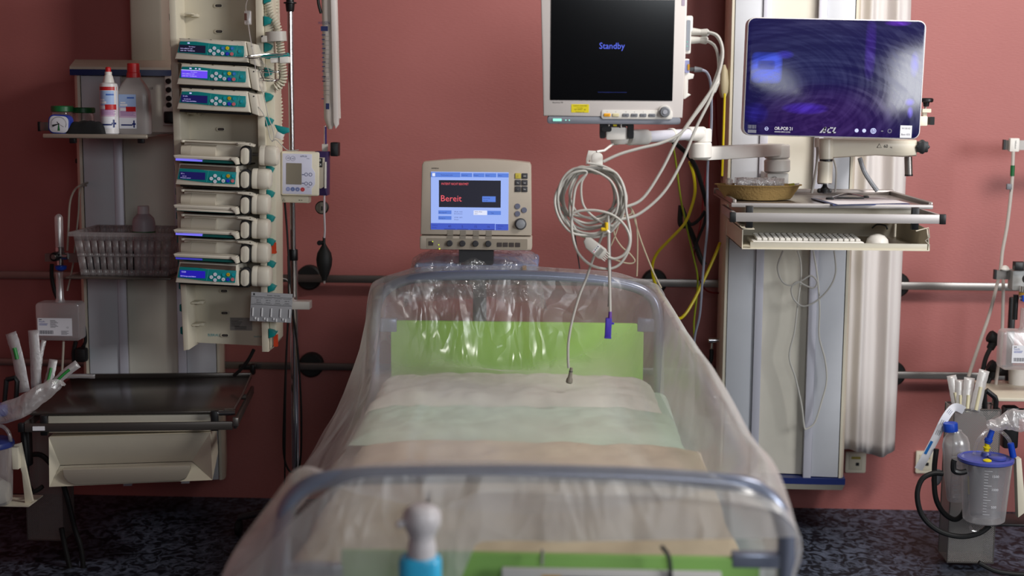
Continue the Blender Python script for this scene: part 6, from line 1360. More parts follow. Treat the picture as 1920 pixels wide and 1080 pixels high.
mb = MB(CREAM).prism([(fs1.x(x), fs1.z(y)) for x, y in ((22, 836), (36, 832), (55, 945), (40, 952), (36, 890))], .02, .03, .001); mb.build('bracket_plate', cbr)
mb = MB(CREAM); fs1.rect(mb, 23, 838, 35, 880, .0, .03, .002, .001); mb.build('bracket_cheek', cbr); MB(CREAM).box(fs1.p(15, 949, .05), (78*s, .12, .004), rot=Matrix.Identity(4)).build('bracket_shelf', cbr)
single(MB(BLACK).tube(px_([(44, 810), (48, 850), (50, 900), (60, 925)], -.93), .010, n=10).box(P(50, 835, -.92), (.03, .03, .13), bev=.006), 'black_post', 'black post under the left end of the front rail', 'post')
single(MB(RUBBER).tube(px_([(55, 853), (80, 855), (110, 890), (125, 930), (140, 990), (152, 1030), (155, 1075), (140, 1090), (125, 1040), (115, 990)], -.84), .0085, n=10), 'black_hose', 'long black hose hanging from the left worktop to the floor', 'hose')
single(MB(RUBBER).tube(px_([(52, 925), (68, 920), (80, 912)], -.95), .007, n=10), 'black_hook', 'small black hook below the canister bracket', 'hook')
single(MB(mat('blue_band', '#1c3aa0', .4)).lathe([(.02, 0), (.024, .006), (.024, .03), (.018, .036)], P(0, 779, -1.0), n=20), 'blue_cap', 'dark blue cap peeking in at the left edge', 'cap')
# ------------------------------------------------------------------ right side equipment
YW = -.62
f = Fr(1862, 700, YW); s = f.s
PT = mat('pale_pvc', '#b9b0a9', .4)
# wall bar with catheter holder (top right)
fw = Fr(1900, 271, -.20); wb_ = root('rail_stub', fw.M, 'steel rail end with white labelled clip at the top right', 'rail')
mb = MB(STEEL); fw.rect(mb, 1886, 263, 1990, 281, .0, .012, .0); mb.build('bar', wb_)
mb = MB(BLACK); fw.rect(mb, 1882, 262, 1886, 281, -.002, .014); mb.build('end_cap', wb_)
mb = MB(WHITE); fw.rect(mb, 1891, 259, 1908, 284, -.02, .0, .003, .001); mb.mat(INK); fw.t(mb, 'Infusion', 1899.5, 271, 3.4, -.0206, 'c', 1, rot=pi/2); mb.build('labelled_clip', wb_)
single(MB(PT).tube(px_([(1900, 284), (1899, 310), (1897, 350), (1889, 420), (1880, 470), (1876, 505), (1868, 540), (1855, 590), (1838, 640), (1816, 706)], -.30), .006, n=10), 'suction_tube', 'pale tube hanging from the top right clip down to the packet basket', 'tube')
single(MB(PT).tube(px_([(1881, 500), (1881, 560), (1878, 640), (1870, 700), (1862, 760)], -.34), .0058, n=10), 'suction_tube', 'pale tube dropping beside the right humidifier bottle', 'tube')
single(MB(GREEN).cyl(P(1899, 310, -.30), P(1898, 330, -.30), .0072), 'green_sleeve', 'green sleeve around the tube at the top right', 'sleeve')
single(MB(MGREY).box(P(1892, 350, -.31), (.018, .014, .020), bev=.003), 'tube_tap', 'small grey tap on the tube below the green sleeve', 'tap')
# rail fragment and flowmeter at right edge
fq = Fr(1890, 512, -.42); rs = root('rail_bracket', fq.M, 'short steel rail piece with white clamp block at the right edge', 'rail bracket')
mb = MB(STEEL); fq.rect(mb, 1869, 507, 1925, 524, .0, .012); mb.build('bar', rs); mb = MB(BLACK); fq.rect(mb, 1865, 506, 1869, 524, -.002, .014); mb.build('end_cap', rs)
mb = MB(mat('clamp_white', '#a9a9a8', .4)); fq.rect(mb, 1894, 505, 1919, 543, -.03, .02, .006, .003); mb.build('clamp_block', rs)
mb = MB(WHITE).lathe([(.014, 0), (.016, .004), (.010, .014), (.004, .017)], fq.p(1884, 507, .0), n=20); mb.build('round_cap', rs)
fm2 = Fr(1915, 520, -.46); g = root('flowmeter', fm2.M, 'oxygen flowmeter with black knob cut off by the right edge', 'flowmeter')
mb = MB(BLACK); fm2.rect(mb, 1901, 491, 1925, 506, -.01, .02, .002, .001); mb.build('top_block', g)
MB(BLACK).lathe([(9*s, 0), (9*s, .02), (7*s, .024)], fm2.p(1920, 521, -.03), (0, -1, 0)).build('flow_knob', g)
MB(CHROME).lathe([(9*s, 0), (9*s, 5*s), (7*s, 6*s), (7*s, 14*s), (9*s, 15*s), (9*s, 26*s)], fm2.p(1918, 560, -.02), n=20).build('valve_body', g)
mb = MB(BLUE); fm2.rect(mb, 1912, 551, 1926, 563, -.045, -.02, .003, .002); mb.build('blue_nut', g)
MB(mat('ochre_ring', '#a07a2a', .4)).lathe([(9.6*s, 0), (9.6*s, 5*s)], fm2.p(1918, 552, -.02), n=20).build('ochre_ring', g)
MB(CLEAR2).lathe([(6*s, 0), (6*s, 70*s)], fm2.p(1922, 505, -.01), n=20).build('gauge_tube', g)
MB(BLACK).lathe([(5*s, 0), (5*s, 48*s)], fm2.p(1907, 600, .0), n=16).build('lower_stem', g)
fh2 = Fr(1913, 650, -.48); hb2 = root('humidifier_bottle', fh2.M, 'square clear humidifier bottle with printed label at the right edge', 'humidifier bottle')
mb = MB(CLEAR2); fh2.rect(mb, 1875, 618, 1962, 692, -.03, .03, .016, .006); mb.build('bottle_body', hb2); MB(CLEAR2).lathe([(12*s, 0), (8*s, 8*s), (8*s, 44*s)], fh2.p(1918, 620), n=20).build('bottle_neck', hb2)
print_label(fh2, 1893, 645, 1958, 678, -.0315, hb2, None)
# black gas hose plugs
for (x, y, x2, y2, lb) in ((1862, 635, 1845, 690, 'black elbow hose plug above the packet basket'), (1862, 690, 1845, 712, 'black elbow hose plug just above the black square handle')):
    r = root('hose_plug', P(x, y, -.3), lb, 'hose plug')
    mb = MB(RUBBER).cyl(P(x-8, y-6, -.3), P(x+14, y+6, -.3), .022, .018, bev=.004); mb.cyl(P(x+4, y, -.3), P(x-6, y+20, -.3), .016, .013, bev=.003); mb.build('plug_body', r, world=True)
    MB(RUBBER).tube(px_([(x-5, y+18), (x-14, y+38), (x-20, y+66), (x-21, y+90)], -.32), .008, n=10).build('plug_hose', r, world=True)
single(MB(BLACK).box(P(1893, 695, -.25), (.10, .03, .035), bev=.006).box(P(1894, 650, -.24), (.022, .02, .35), bev=.005), 'black_upright', 'black upright holder behind the right humidifier bottle', 'holder')
single(MB(WHITE).cyl(P(1908, 745, -.33), P(1908, 690, -.33), .030), 'white_canister', 'white cylinder standing behind the right humidifier bottle', 'cylinder')
a = P(1868, 747, -.55); b = P(1868, 747, -.25)
single(MB(CREAM).box((a.x+.16, -.42, a.z), (.32, .30, .012), bev=.003), 'side_shelf', 'pale shelf entering from the right edge above the suction canister', 'shelf')
single(MB(BLACK).tube(px_([(1846, 738), (1850, 732), (1866, 745), (1868, 752), (1866, 775), (1852, 785), (1847, 772), (1846, 738)], -.62), .0085, n=8, smooth=False), 'basket_handle', 'black square handle beside the right packet basket', 'handle')
single(MB(BLACK).box(P(1893, 800, -.52), (.05, .05, .14), bev=.008).box(P(1905, 775, -.5), (.07, .04, .03), bev=.006), 'rail_holder', 'black holder block below the pale right shelf', 'holder')
# mesh basket with packets
wire_basket('mesh_basket', 1776, 1862, 768, 1054, -.66, .11, 'tall perforated metal basket at the right holding white wrapped packets')
G6 = 'white packets in the right mesh basket'
WP = film_mat('packet_white', base=.78, edge=.2, bscale=(16, 16, 16), bstr=.4, dist=.003, col=(.80, .78, .77), rough=.4, gl=.15)
IV = mat('ivory', '#cfc7a6', .4)
for i, (pts, w_, lb) in enumerate((([(1784, 704), (1790, 735), (1796, 772)], 9, 'white wrapped packet standing furthest left in the right mesh basket'), ([(1800, 712), (1800, 740), (1800, 772)], 8, 'white wrapped packet with rounded top, second from the left in the right mesh basket'), ([(1818, 708), (1815, 740), (1812, 774)], 10, 'white wrapped packet with ivory connector in the middle of the right mesh basket'), ([(1846, 694), (1838, 725), (1828, 772)], 10, 'tallest white wrapped packet leaning right in the right mesh basket'))):
    packet('wrapped_packet', pts, w_, -.60 - .012*i, lb, 'packet', (.5, .95), group=G6, mat_=WP, cap=IV)
r = root('paper_strip', P(1780, 765, -.70), 'long printed paper wrapper hanging out of the right mesh basket', 'paper strip')
p = catmull([P(1808, 770, -.66), P(1790, 764, -.70), P(1772, 785, -.72), P(1755, 820, -.72), P(1738, 852, -.71), P(1722, 880, -.70)], 8); mb = MB(LABELM); n = len(p)
rg = []
for i in range(n):
    t = (p[min(i+1, n-1)]-p[max(i-1, 0)]).normalized(); e = Vector((t.z, 0, -t.x)).normalized()*7.5*f.s; rg.append([p[i]-e, p[i]+e, p[i]+e+Vector((0, .0015, 0)), p[i]-e+Vector((0, .0015, 0))])
mb.rings(rg); mb.build('paper_band', r, world=True)
mb = MB(INK)
for k, m_ in ((.30, NAVY), (.45, INK), (.55, INK)):
    i = int(k*n); t = (p[i+1]-p[i-1]).normalized(); e = Vector((t.z, 0, -t.x)).normalized(); c = p[i] + Vector((0, -.001, 0)); mb.mat(m_)
    for j in (-2, 0, 2): mb.add([c + e*(j*1.6*f.s) - t*5*f.s, c + e*(j*1.6*f.s+.6*f.s) - t*5*f.s, c + e*(j*1.6*f.s+.6*f.s) + t*5*f.s, c + e*(j*1.6*f.s) + t*5*f.s], [(0, 1, 2, 3)])
i = int(.72*n); t = (p[i+2]-p[i-2]).normalized(); e = Vector((t.z, 0, -t.x)).normalized(); c = p[i] + Vector((0, -.0012, 0)); mb.mat(mat('strip_blue', '#1f6ab4', .5)); mb.add([c + e*1*f.s - t*14*f.s, c + e*6*f.s - t*14*f.s, c + e*6*f.s + t*14*f.s, c + e*1*f.s + t*14*f.s], [(0, 1, 2, 3)])
mb.build('strip_print', r, world=True)
# drainage bottle
fd2 = Fr(1790, 880, -.74, 0, 0, -6); q = fd2.s; dbt = root('drainage_bottle', fd2.M, 'translucent drainage bottle with blue cap leaning against the right mesh basket', 'bottle')
MB(CLEAR2).lathe([(21*q, 0), (22.5*q, 4*q), (25*q, 50*q), (25*q, 108*q), (22*q, 120*q), (13*q, 130*q), (12*q, 134*q)], fd2.p(1795, 940), n=32, sy=.8).build('bottle_body', dbt)
MB(BLUE).lathe([(13.5*q, 0), (13.5*q, 14*q), (12.5*q, 15.5*q)], fd2.p(1787, 806), n=28).build('screw_cap', dbt)
mb = MB(mat('scale_white', '#b9b9bd', .5))
for k in range(10): fd2.q(mb, 1779, 848+k*9, 1786 if k % 2 else 1790, 849+k*9, -.047)
mb.mat(YELLOW); fd2.rect(mb, 1808, 890, 1812, 925, -.030, -.028); mb.build('scale', dbt)
mb = MB(MGREY).lathe([(6*q, -14*q), (9*q, -8*q), (9*q, 10*q), (5*q, 15*q)], P(1757, 895, -.70), (.25, 0, 1), n=16); single(mb, 'hose_grip', 'small grey hose grip left of the drainage bottle', 'hose grip')
# suction canister
fc2 = Fr(1848, 905, -.84); q = fc2.s; cn = root('suction_canister', fc2.M, 'graduated suction canister with violet blue lid in the lower right', 'suction canister')
MB(CLEAR2).lathe([(34*q, 0), (38*q, 3*q), (39*q, 14*q), (46*q, 112*q), (47*q, 114*q)], fc2.p(1848, 978), n=40).build('canister_body', cn)
LB = mat('lid_periwinkle', '#4650a0', .32)
MB(LB).lathe([(49*q, -2*q), (51*q, 0), (51*q, 5*q), (46*q, 7*q), (44*q, 5*q), (30*q, 6*q), (10*q, 9*q), (8*q, 16*q)], fc2.p(1846, 862), n=40).build('lid', cn)
MB(LB).lathe([(17*q, 0), (17*q, 4*q), (15*q, 5*q)], fc2.p(1862, 855, -.025), n=26).build('lid_cap', cn)
mb = MB(YELLOW); mb.lathe([(8*q, 0), (8*q, 2*q), (4*q, 4*q)], fc2.p(1840, 856, -.05), n=12); mb.build('yellow_plug', cn)
mb = MB(YELLOW).lathe([(5*q, 0), (5*q, 5*q), (7*q, 6*q), (7*q, 8*q), (4.5*q, 9*q), (4.5*q, 16*q)], fc2.p(1841, 840, -.03), (.05, 0, 1), n=16); mb.build('yellow_elbow', cn)
mb = MB(BLUE).cyl(fc2.p(1842, 826, -.03), fc2.p(1850, 800, -.03), 6*q, 5*q, bev=.002); mb.cyl(fc2.p(1843, 822, -.03), fc2.p(1845, 816, -.03), 7.5*q, bev=.001); mb.build('blue_connector', cn)
MB(CLEAR).tube([fc2.p(1824, 850, 0), fc2.p(1832, 826, .01), fc2.p(1850, 808, .02), fc2.p(1872, 808, .02), fc2.p(1888, 822, .01), fc2.p(1892, 838, 0)], 3.4*q, n=10).build('lid_tube', cn)
MB(BLUE).cyl(fc2.p(1890, 828, 0), fc2.p(1897, 856, 0), 6*q, 6*q, bev=.002).build('blue_sleeve', cn)
mb = MB(mat('scale_bright', '#d2d2d8', .5))
Rz = lambda z: (39 + 7*(z-14)/98)*q
for k in range(16):
    z = (22 + k*5.6)*q; rr_ = Rz(22+k*5.6) + .0006
    for j in range(6 if k % 5 == 0 else 3):
        a0 = radians(250 + j*3); a1 = radians(253 + j*3); c0 = fc2.p(1848, 978)
        mb.add([c0 + Vector((rr_*cos(a0), rr_*sin(a0), z)), c0 + Vector((rr_*cos(a1), rr_*sin(a1), z)), c0 + Vector((rr_*cos(a1), rr_*sin(a1), z+.0012)), c0 + Vector((rr_*cos(a0), rr_*sin(a0), z+.0012))], [(0, 1, 2, 3)])
for t_, y in (('500', 941), ('1000', 908), ('1500', 883)): fc2.t(mb, t_, 1846, y, 4.6, -.0795, 'l', 1.0)
mb.build('scale', cn)
mb = MB(mat('liner_haze', '#9a9aa4', .4, alpha=.35)); mb.lathe([(26*q, 0), (30*q, 60*q), (34*q, 100*q)], fc2.p(1850, 968), n=24, power=2.6); mb.build('inner_bag', cn)
mb = MB(CREAM).prism([(fc2.x(x), fc2.z(y)) for x, y in ((1902, 858), (1912, 858), (1926, 960), (1912, 972), (1906, 900))], .0, .03, .002); mb.v = [fc2.M @ v for v in mb.v]; single(mb, 'canister_bracket', 'cream bracket right of the graduated suction canister', 'bracket')
mb = MB(BLACK).box(P(1890, 975, -.78), (.16, .12, .008), bev=.002); single(mb, 'canister_shelf', 'thin black support under the graduated suction canister', 'support')
single(MB(film_mat('bag_film', )).grid(lambda u, v: P(1853 + 75*u, 795 - 10*u + 3*sin(u*9), -.90) + Vector((0, -.02*sin(2*pi*v)*(1+.5*noise.noise((u*6, v*6, 1))), (.012 + .022*min(1, u*1.6) + .004*noise.noise((u*9, v*5, 0)))*cos(2*pi*v))), 40, 24), 'plastic_bag', 'crumpled clear plastic bag above the graduated suction canister', 'plastic bag', smooth=60)
# black hoses lower right
single(MB(RUBBER).tube(px_([(1756, 842), (1752, 880), (1754, 930), (1768, 960), (1790, 974), (1806, 962), (1812, 935), (1810, 900)], -.72), .0085, n=10), 'black_hose', 'inner black hose loop hanging around the drainage bottle', 'hose')
single(MB(RUBBER).tube(px_([(1768, 888), (1748, 888), (1728, 900), (1720, 930), (1730, 968), (1760, 995), (1800, 1006), (1835, 1000), (1856, 985)], -.80), .0085, n=10), 'black_hose', 'outer wide black hose loop in the lower right', 'hose')
single(MB(RUBBER).tube(px_([(1835, 1055), (1865, 1070), (1900, 1076), (1940, 1078)], -.9), .0075, n=10), 'black_hose', 'black hose running along the floor at the lower right corner', 'hose')
single(MB(CLEAR).tube(px_([(1818, 985), (1824, 995), (1838, 996), (1848, 985)], -.80), .004, n=8), 'drain_tube', 'short clear tube loop under the graduated suction canister', 'tube')
single(MB(BLACK).tube(px_([(1790, 862), (1788, 868), (1789, 882), (1800, 886), (1812, 884)], -.88), .009, n=8), 'black_hook', 'black clip at the left rim of the graduated suction canister', 'clip')
# ------------------------------------------------------------------ monitor cables and hoses
Yc = -1.30
def cable(name, pts, r, m_, label, cat='cable', Y=Yc, n=8, group=None, Y2=None):
    k = len(pts); P3 = []
    for i, p in enumerate(pts):
        yy = p[2] if len(p) > 2 else (Y if Y2 is None else Y + (Y2-Y)*i/(k-1))
        P3.append(P(p[0], p[1], yy))
    return single(MB(m_).tube(P3, r, n=n), name, label, cat, group)
CW = mat('cable_light', '#b5b2ac', .4)
# connector plugs on the modules
def plug(x0, y0, x1, y1, label):
    r = root('cable_plug', P(x0, y0, -1.2), label, 'plug'); a, b = P(x0, y0, -1.2), P(x1, y1, -1.2); q = S(x0, y0, -1.2)
    MB(CW).cyl(a, a.lerp(b, .55), 7.5*q, 6*q, bev=.001).cyl(a.lerp(b, .5), a.lerp(b, .9), 6*q, 8*q, bev=.002).cyl(a.lerp(b, .88), b, 8*q, 4*q).build('plug_body', r, world=True)
plug(1294, 59, 1330, 62, 'upper grey round plug on the right side of the patient monitor')
plug(1294, 75, 1328, 75, 'lower grey round plug on the right side of the patient monitor')
r = root('network_plug', P(1292, 130, -1.2), 'small grey network plug on the right side of the patient monitor', 'plug'); MB(DGREY).box(P(1297, 130, -1.2), (.016, .012, .011), bev=.002).build('plug_tip', r, world=True); MB(MGREY).cyl(P(1302, 130, -1.2), P(1316, 131, -1.2), .0085, .006).build('plug_boot', r, world=True)
cable('monitor_cable', [(1327, 61), (1342, 66), (1353, 85), (1352, 110), (1342, 145), (1325, 185), (1300, 220), (1276, 250), (1240, 268), (1200, 278), (1162, 289), (1131, 303)], .0042, CW, 'pale cable arching from the upper monitor plug to the cable hook', Y=-1.22, Y2=-1.32)
cable('monitor_cable', [(1327, 60), (1346, 68), (1355, 95), (1350, 130), (1336, 165), (1305, 210), (1270, 262), (1240, 320), (1205, 372), (1172, 388), (1146, 392)], .0042, CW, 'pale cable sweeping from the upper monitor plug into the lower coil', Y=-1.24, Y2=-1.31)
cable('monitor_cable', [(1325, 76), (1340, 86), (1347, 110), (1347, 150), (1342, 160), (1330, 190), (1305, 240), (1280, 300), (1245, 360), (1200, 400), (1165, 411), (1140, 412)], .0042, CW, 'pale cable with splitter running from the lower monitor plug to the coil', Y=-1.22, Y2=-1.31)
a, b = P(1344, 152, -1.2), P(1337, 174, -1.2); single(MB(CW).cyl(a, b, .010, .007, bev=.003), 'cable_splitter', 'grey cable splitter to the right of the patient monitor', 'cable splitter')
cable('network_cable', [(1315, 131), (1325, 136), (1332, 155), (1334, 200), (1333, 250), (1327, 310), (1326, 370), (1326, 430), (1320, 490), (1316, 540), (1312, 590), (1303, 630), (1300, 670), (1298, 700)], .0042, mat('cable_bluegrey', '#8a8c9a', .4), 'blue grey cable falling vertically from the network plug', Y=-1.1, Y2=-.55)
# the coil hanging on the hook
random.seed(3)
def loop(cx, cy, rx_, ry_, ph0, turns=1.0, rot=0, Y=-1.30, wob=2):
    pts = []; n = int(14*turns)
    for i in range(n+1):
        a = ph0 + 2*pi*turns*i/n; x = rx_*cos(a); y = ry_*sin(a); rr_ = radians(rot)
        pts.append(P(cx + x*cos(rr_) - y*sin(rr_) + random.uniform(-wob, wob), cy + x*sin(rr_) + y*cos(rr_) + random.uniform(-wob, wob), Y - .012*random.random()))
    return pts
LOOPS = [(1106, 362, 56, 46, -14), (1110, 382, 60, 62, 16), (1102, 368, 50, 50, 0), (1113, 380, 56, 66, -4), (1108, 366, 62, 52, 0), (1104, 372, 58, 60, 10), (1112, 370, 54, 56, -8), (1110, 376, 64, 64, 4), (1116, 364, 48, 48, 12)]
mb = MB(CW); pts = []
for i, (cx, cy, rx_, ry_, rot) in enumerate(LOOPS): pts += loop(cx, cy, rx_, ry_, -pi/2, 1.0, rot, Y=-1.285 - .005*i)[:-1]
mb.tube(pts, .0034, n=8, res=5); single(mb, 'coiled_cable', 'bundle of coiled pale monitor cable hanging on the white hook', 'coiled cable')
mb = MB(CW); pts = loop(1108, 372, 64, 66, -pi/2, 1.0, -6, Y=-1.33)[:-1] + loop(1100, 380, 58, 62, -pi/2, 1, 0, Y=-1.335)[:-1] + [P(x, y, -1.34) for x, y in ((1100, 322), (1090, 345), (1094, 385), (1120, 412), (1150, 425))]
mb.tube(pts, .0034, n=8, res=6); single(mb, 'coiled_cable', 'outer looser coil of pale cable in front on the white hook', 'coiled cable')
cable('lead_cable', [(1098, 328), (1080, 350), (1074, 390), (1072, 430), (1082, 470), (1105, 495), (1135, 504), (1160, 497), (1178, 470), (1182, 440), (1174, 395), (1170, 355), (1155, 325), (1130, 316)], .0037, CW, 'long pale loop hanging below the coil down to the bed end', Y=-1.345)
cable('lead_cable', [(1075, 400), (1090, 395), (1120, 395), (1150, 404), (1172, 424), (1181, 450), (1172, 475), (1155, 485), (1140, 482)], .0037, CW, 'pale cable bow crossing the coil to the lead block', Y=-1.355)
cable('lead_cable', [(1083, 330), (1072, 355), (1068, 395), (1076, 425), (1090, 440), (1110, 443), (1130, 430), (1138, 410)], .0036, CW, 'pale inner bow at the lower left of the cable coil', Y=-1.33)
# ECG lead block
fe = Fr(1116, 465, -1.36, 0, 0, 38); eb = root('lead_block', fe.M, 'grey multi-lead connector block with coloured dots under the coil', 'lead block'); q = fe.s
mb = MB(mat('block_grey', '#b5b2ac', .4)); mb.prism([(-26*q, 4*q), (-18*q, 10*q), (18*q, 11*q), (22*q, 8*q), (22*q, -9*q), (16*q, -12*q), (-14*q, -11*q), (-25*q, -4*q)], -.008, .008, .003); mb.build('block_body', eb)
mb = MB(LABELM).box((2*q, -.0085, 0), (5*q, .001, 17*q))
for i, c_ in enumerate((RED, INK, GREEN, INK)): mb.mat(c_).box((2*q, -.0092, (-6+4*i)*q), (2*q, .001, 2*q))
mb.mat(mat('print_grey', '#8a8884', .5)); [mb.box((11*q, -.0085, (-7+2.4*k)*q), (8*q, .001, .7*q)) for k in range(7)]; mb.build('lead_marking', eb)
for k in range(5): MB(mat('block_grey', '')).cyl((21*q, 0, (-8+3.8*k)*q), (30*q, 0, (-8+3.6*k)*q), 1.5*q, 1.0*q, n=10).build('lead_boot', eb)
ye = root('yellow_elbow_plug', P(1137, 430, -1.36), 'small yellow elbow plug in the middle of the cable coil', 'plug'); a = P(1136, 428, -1.36); MB(mat('plug_yellow', '#d8b413', .4)).cyl(P(1137, 417, -1.36), P(1137, 431, -1.36), .005, bev=.001).cyl(P(1139, 430, -1.36), P(1127, 430, -1.36), .005, bev=.001).build('elbow', ye, world=True)
MB(WHITE).cyl(P(1137, 431, -1.36), P(1143, 437, -1.36), .004).build('elbow_nut', ye, world=True)
# two lines falling in front of the bed end
cable('temperature_cable', [(1131, 436), (1122, 460), (1112, 485), (1100, 520), (1086, 555), (1073, 600), (1066, 640), (1065, 670), (1066, 690)], .0036, CW, 'pale cable curving down to the grey cable connector over the bed', Y=-1.33)
fe = Fr(1069, 705, -1.33, 0, 0, 8); gc = root('cable_connector', fe.M, 'dark beige cable connector hanging over the green head board', 'cable connector'); q = fe.s
MB(mat('connector_beige', '#837c72', .5)).lathe([(2.6*q, 16*q), (3.4*q, 6*q), (4*q, -2*q), (6*q, -6*q), (6.4*q, -12*q), (5*q, -14*q)], n=20).build('connector_body', gc)
MB(DGREY).lathe([(3.6*q, 8*q), (4*q, 9*q), (3.2*q, 10*q)], n=16).build('strain_ring', gc)
cable('sensor_cable', [(1140, 400), (1141, 430), (1142, 480), (1143, 530), (1144, 585)], .004, CW, 'pale cable falling straight down to the purple plug', Y=-1.35)
cable('sensor_cable', [(1143, 420), (1143, 470), (1144, 520), (1142, 575)], .004, mat('cable_darkgrey', '#6a6a72', .4), 'dark grey cable hanging just behind the straight pale one', Y=-1.31)  # second sensor cable in a darker grey
fe = Fr(1141, 615, -1.35, 0, 0, 2); pp = root('purple_plug', fe.M, 'purple sensor plug hanging over the green head board', 'plug'); q = fe.s
MB(mat('purple_boot', '#5a2f8c', .45)).lathe([(3.6*q, 18*q), (3.2*q, 30*q), (2*q, 33*q)], (1.5*q, 0, 0), n=16).build('boot', pp)
mb = MB(mat('purple_body', '#3f2fa0', .4)).rrect(-.5*q, 0, 12*q, 38*q, 2.4*q, -.008, .008, .002); mb.box((7*q, 0, 9*q), (6*q, .008, 3.6*q), bev=.001); mb.box((-.5*q, 0, -18*q), (13*q, .017, 3*q), bev=.001); mb.build('plug_body', pp)
# thin ECG leads
TH = mat('thin_lead', '#a99c86', .5)
for i, (pts, lb) in enumerate((([(1140, 470), (1150, 450), (1160, 420), (1163, 395), (1168, 386), (1180, 387), (1190, 405), (1195, 440), (1195, 490), (1194, 518)], 'thin beige lead dropping straight to the bed end rail'), ([(1163, 398), (1172, 385), (1184, 392), (1192, 420), (1205, 460), (1225, 510), (1240, 540)], 'thin beige lead slanting right towards the bed corner'), ([(1150, 412), (1152, 440), (1165, 462), (1180, 475), (1190, 488), (1184, 494), (1168, 492), (1150, 486)], 'thin beige lead curling right of the coil'), ([(1158, 400), (1168, 386), (1182, 390), (1184, 400), (1172, 405), (1160, 400)], 'tiny beige lead loop right of the coil'))):
    cable('thin_lead', pts, .0021, TH, lb, Y=-1.29, n=6)
cable('thin_lead', [(1078, 440), (1082, 470), (1085, 490), (1087, 504)], .0018, DGREY, 'short dark lead end hanging left below the coil', Y=-1.29, n=6)
# hoses between monitor and right column
cable('yellow_hose', [(1293, 303), (1301, 330), (1303, 360), (1296, 390), (1283, 420), (1255, 450), (1232, 475), (1223, 500), (1228, 530), (1245, 562), (1262, 585), (1272, 597), (1284, 590), (1300, 565), (1322, 520), (1340, 480), (1350, 455)], .0052, YELLOW, 'bright yellow hose hanging in a deep loop beside the bed corner', 'hose', Y=-.60, Y2=-.30)
cable('earth_cable', [(1262, 272), (1268, 310), (1276, 370), (1284, 410), (1300, 480), (1308, 520), (1306, 560), (1301, 610), (1305, 660), (1318, 690), (1345, 722)], .0034, mat('cable_yellowgreen', '#8f9a24', .45), 'yellow green earth cable between the bed corner and the right column', Y=-.45, Y2=-.2)
cable('black_hose', [(1262, 265), (1285, 285), (1303, 310), (1315, 345), (1325, 385)], .0075, RUBBER, 'thick black cable curving down from the monitor arm', 'hose', Y=-.7, Y2=-.5)
cable('black_hose', [(1277, 385), (1276, 420), (1290, 425), (1300, 445), (1312, 480), (1321, 497)], .009, RUBBER, 'black hose with kinks left of the right tray', 'hose', Y=-.35)
cable('black_hose', [(1280, 390), (1294, 420), (1312, 410), (1322, 395)], .006, RUBBER, 'short black cable bow between the black hose and the tray', 'hose', Y=-.36)
cable('black_hose', [(1302, 466), (1312, 440), (1320, 420), (1324, 400)], .005, RUBBER, 'short black cable rising to the thick black cable', 'hose', Y=-.37)
cable('red_cable', [(1345, 170), (1338, 190), (1330, 225), (1330, 280), (1320, 345), (1316, 400), (1306, 455), (1302, 480), (1310, 520), (1325, 545), (1352, 550)], .0034, mat('cable_darkred', '#6a1218', .45), 'dark red cable hanging left of the right supply column', Y=-.3, Y2=-.15)
cable('red_cable', [(1342, 175), (1344, 250), (1350, 300), (1356, 345)], .0034, mat('cable_darkred', ''), 'dark red cable close along the edge of the right supply column', Y=-.2)
cable('yellow_cable', [(1359, 175), (1357, 240), (1354, 330)], .004, YELLOW, 'short yellow cable at the upper left edge of the right supply column', Y=-.36)
single(MB(mat('dull_cream', '#b5a98a', .5)).lathe([(.012, -.05), (.022, -.03), (.024, .0), (.018, .04), (.006, .06)], P(1357, 155, -.33), n=20, sx=.7), 'cream_handset', 'cream rounded handset hanging at the left edge of the right column', 'handset')
# gas outlet with hose at column
r = root('gas_outlet', P(1340, 638, -.25), 'chrome gas outlet elbow with black hose at the right column', 'gas outlet')
MB(CHROME).cyl(P(1328, 638, -.25), P(1343, 638, -.25), .010, bev=.002).cyl(P(1342, 638, -.25), P(1352, 638, -.25), .006).cyl(P(1335, 643, -.25), P(1334, 658, -.25), .005).build('elbow', r, world=True)
MB(BLACK).cyl(P(1349, 638, -.25), P(1352, 638, -.25), .022).build('wall_plate', r, world=True); MB(RUBBER).tube(px_([(1334, 655), (1333, 675), (1325, 690), (1316, 705)], -.26), .0075, n=10).build('outlet_hose', r, world=True)
single(MB(CHROME).cyl(P(1338, 745, -.25), P(1350, 743, -.25), .008).mat(BLACK).cyl(P(1348, 735, -.25), P(1352, 735, -.25), .02), 'gas_outlet', 'small lower chrome gas outlet partly hidden at the right column', 'gas outlet')
# white cables hanging from the keyboard tray
YK = -.55
WC = mat('cable_white', '#cfccc4', .4)
cable('keyboard_cable', [(1495, 470), (1501, 490), (1502, 520), (1497, 560), (1490, 620), (1480, 668), (1492, 710), (1503, 760), (1508, 800), (1513, 804), (1528, 792), (1540, 755), (1550, 715), (1547, 675), (1536, 630), (1537, 580), (1533, 520), (1525, 470)], .003, WC, 'white keyboard cable hanging in a long loop in front of the right column', Y=-.40)
cable('mouse_cable', [(1468, 470), (1458, 500), (1465, 525), (1480, 535), (1500, 528), (1520, 517), (1532, 528), (1526, 540), (1510, 535), (1495, 528), (1484, 540), (1488, 560), (1505, 574), (1530, 565), (1555, 540), (1567, 510), (1564, 470)], .0028, mat('cable_white2', '#b5b2ac', .4), 'thinner grey mouse cable tangled below the keyboard tray', Y=-.42)
cable('screen_cable', [(1531, 270), (1533, 285), (1530, 320), (1522, 362)], .0045, CABLE, 'grey cable from the screen down to the worktop behind the arm', Y=-.75)
single(MB(WHITE).cyl(P(1532, 258, -.76), P(1532, 276, -.76), .0075, bev=.002), 'cable_plug', 'white plug under the computer left of the support arm', 'plug')
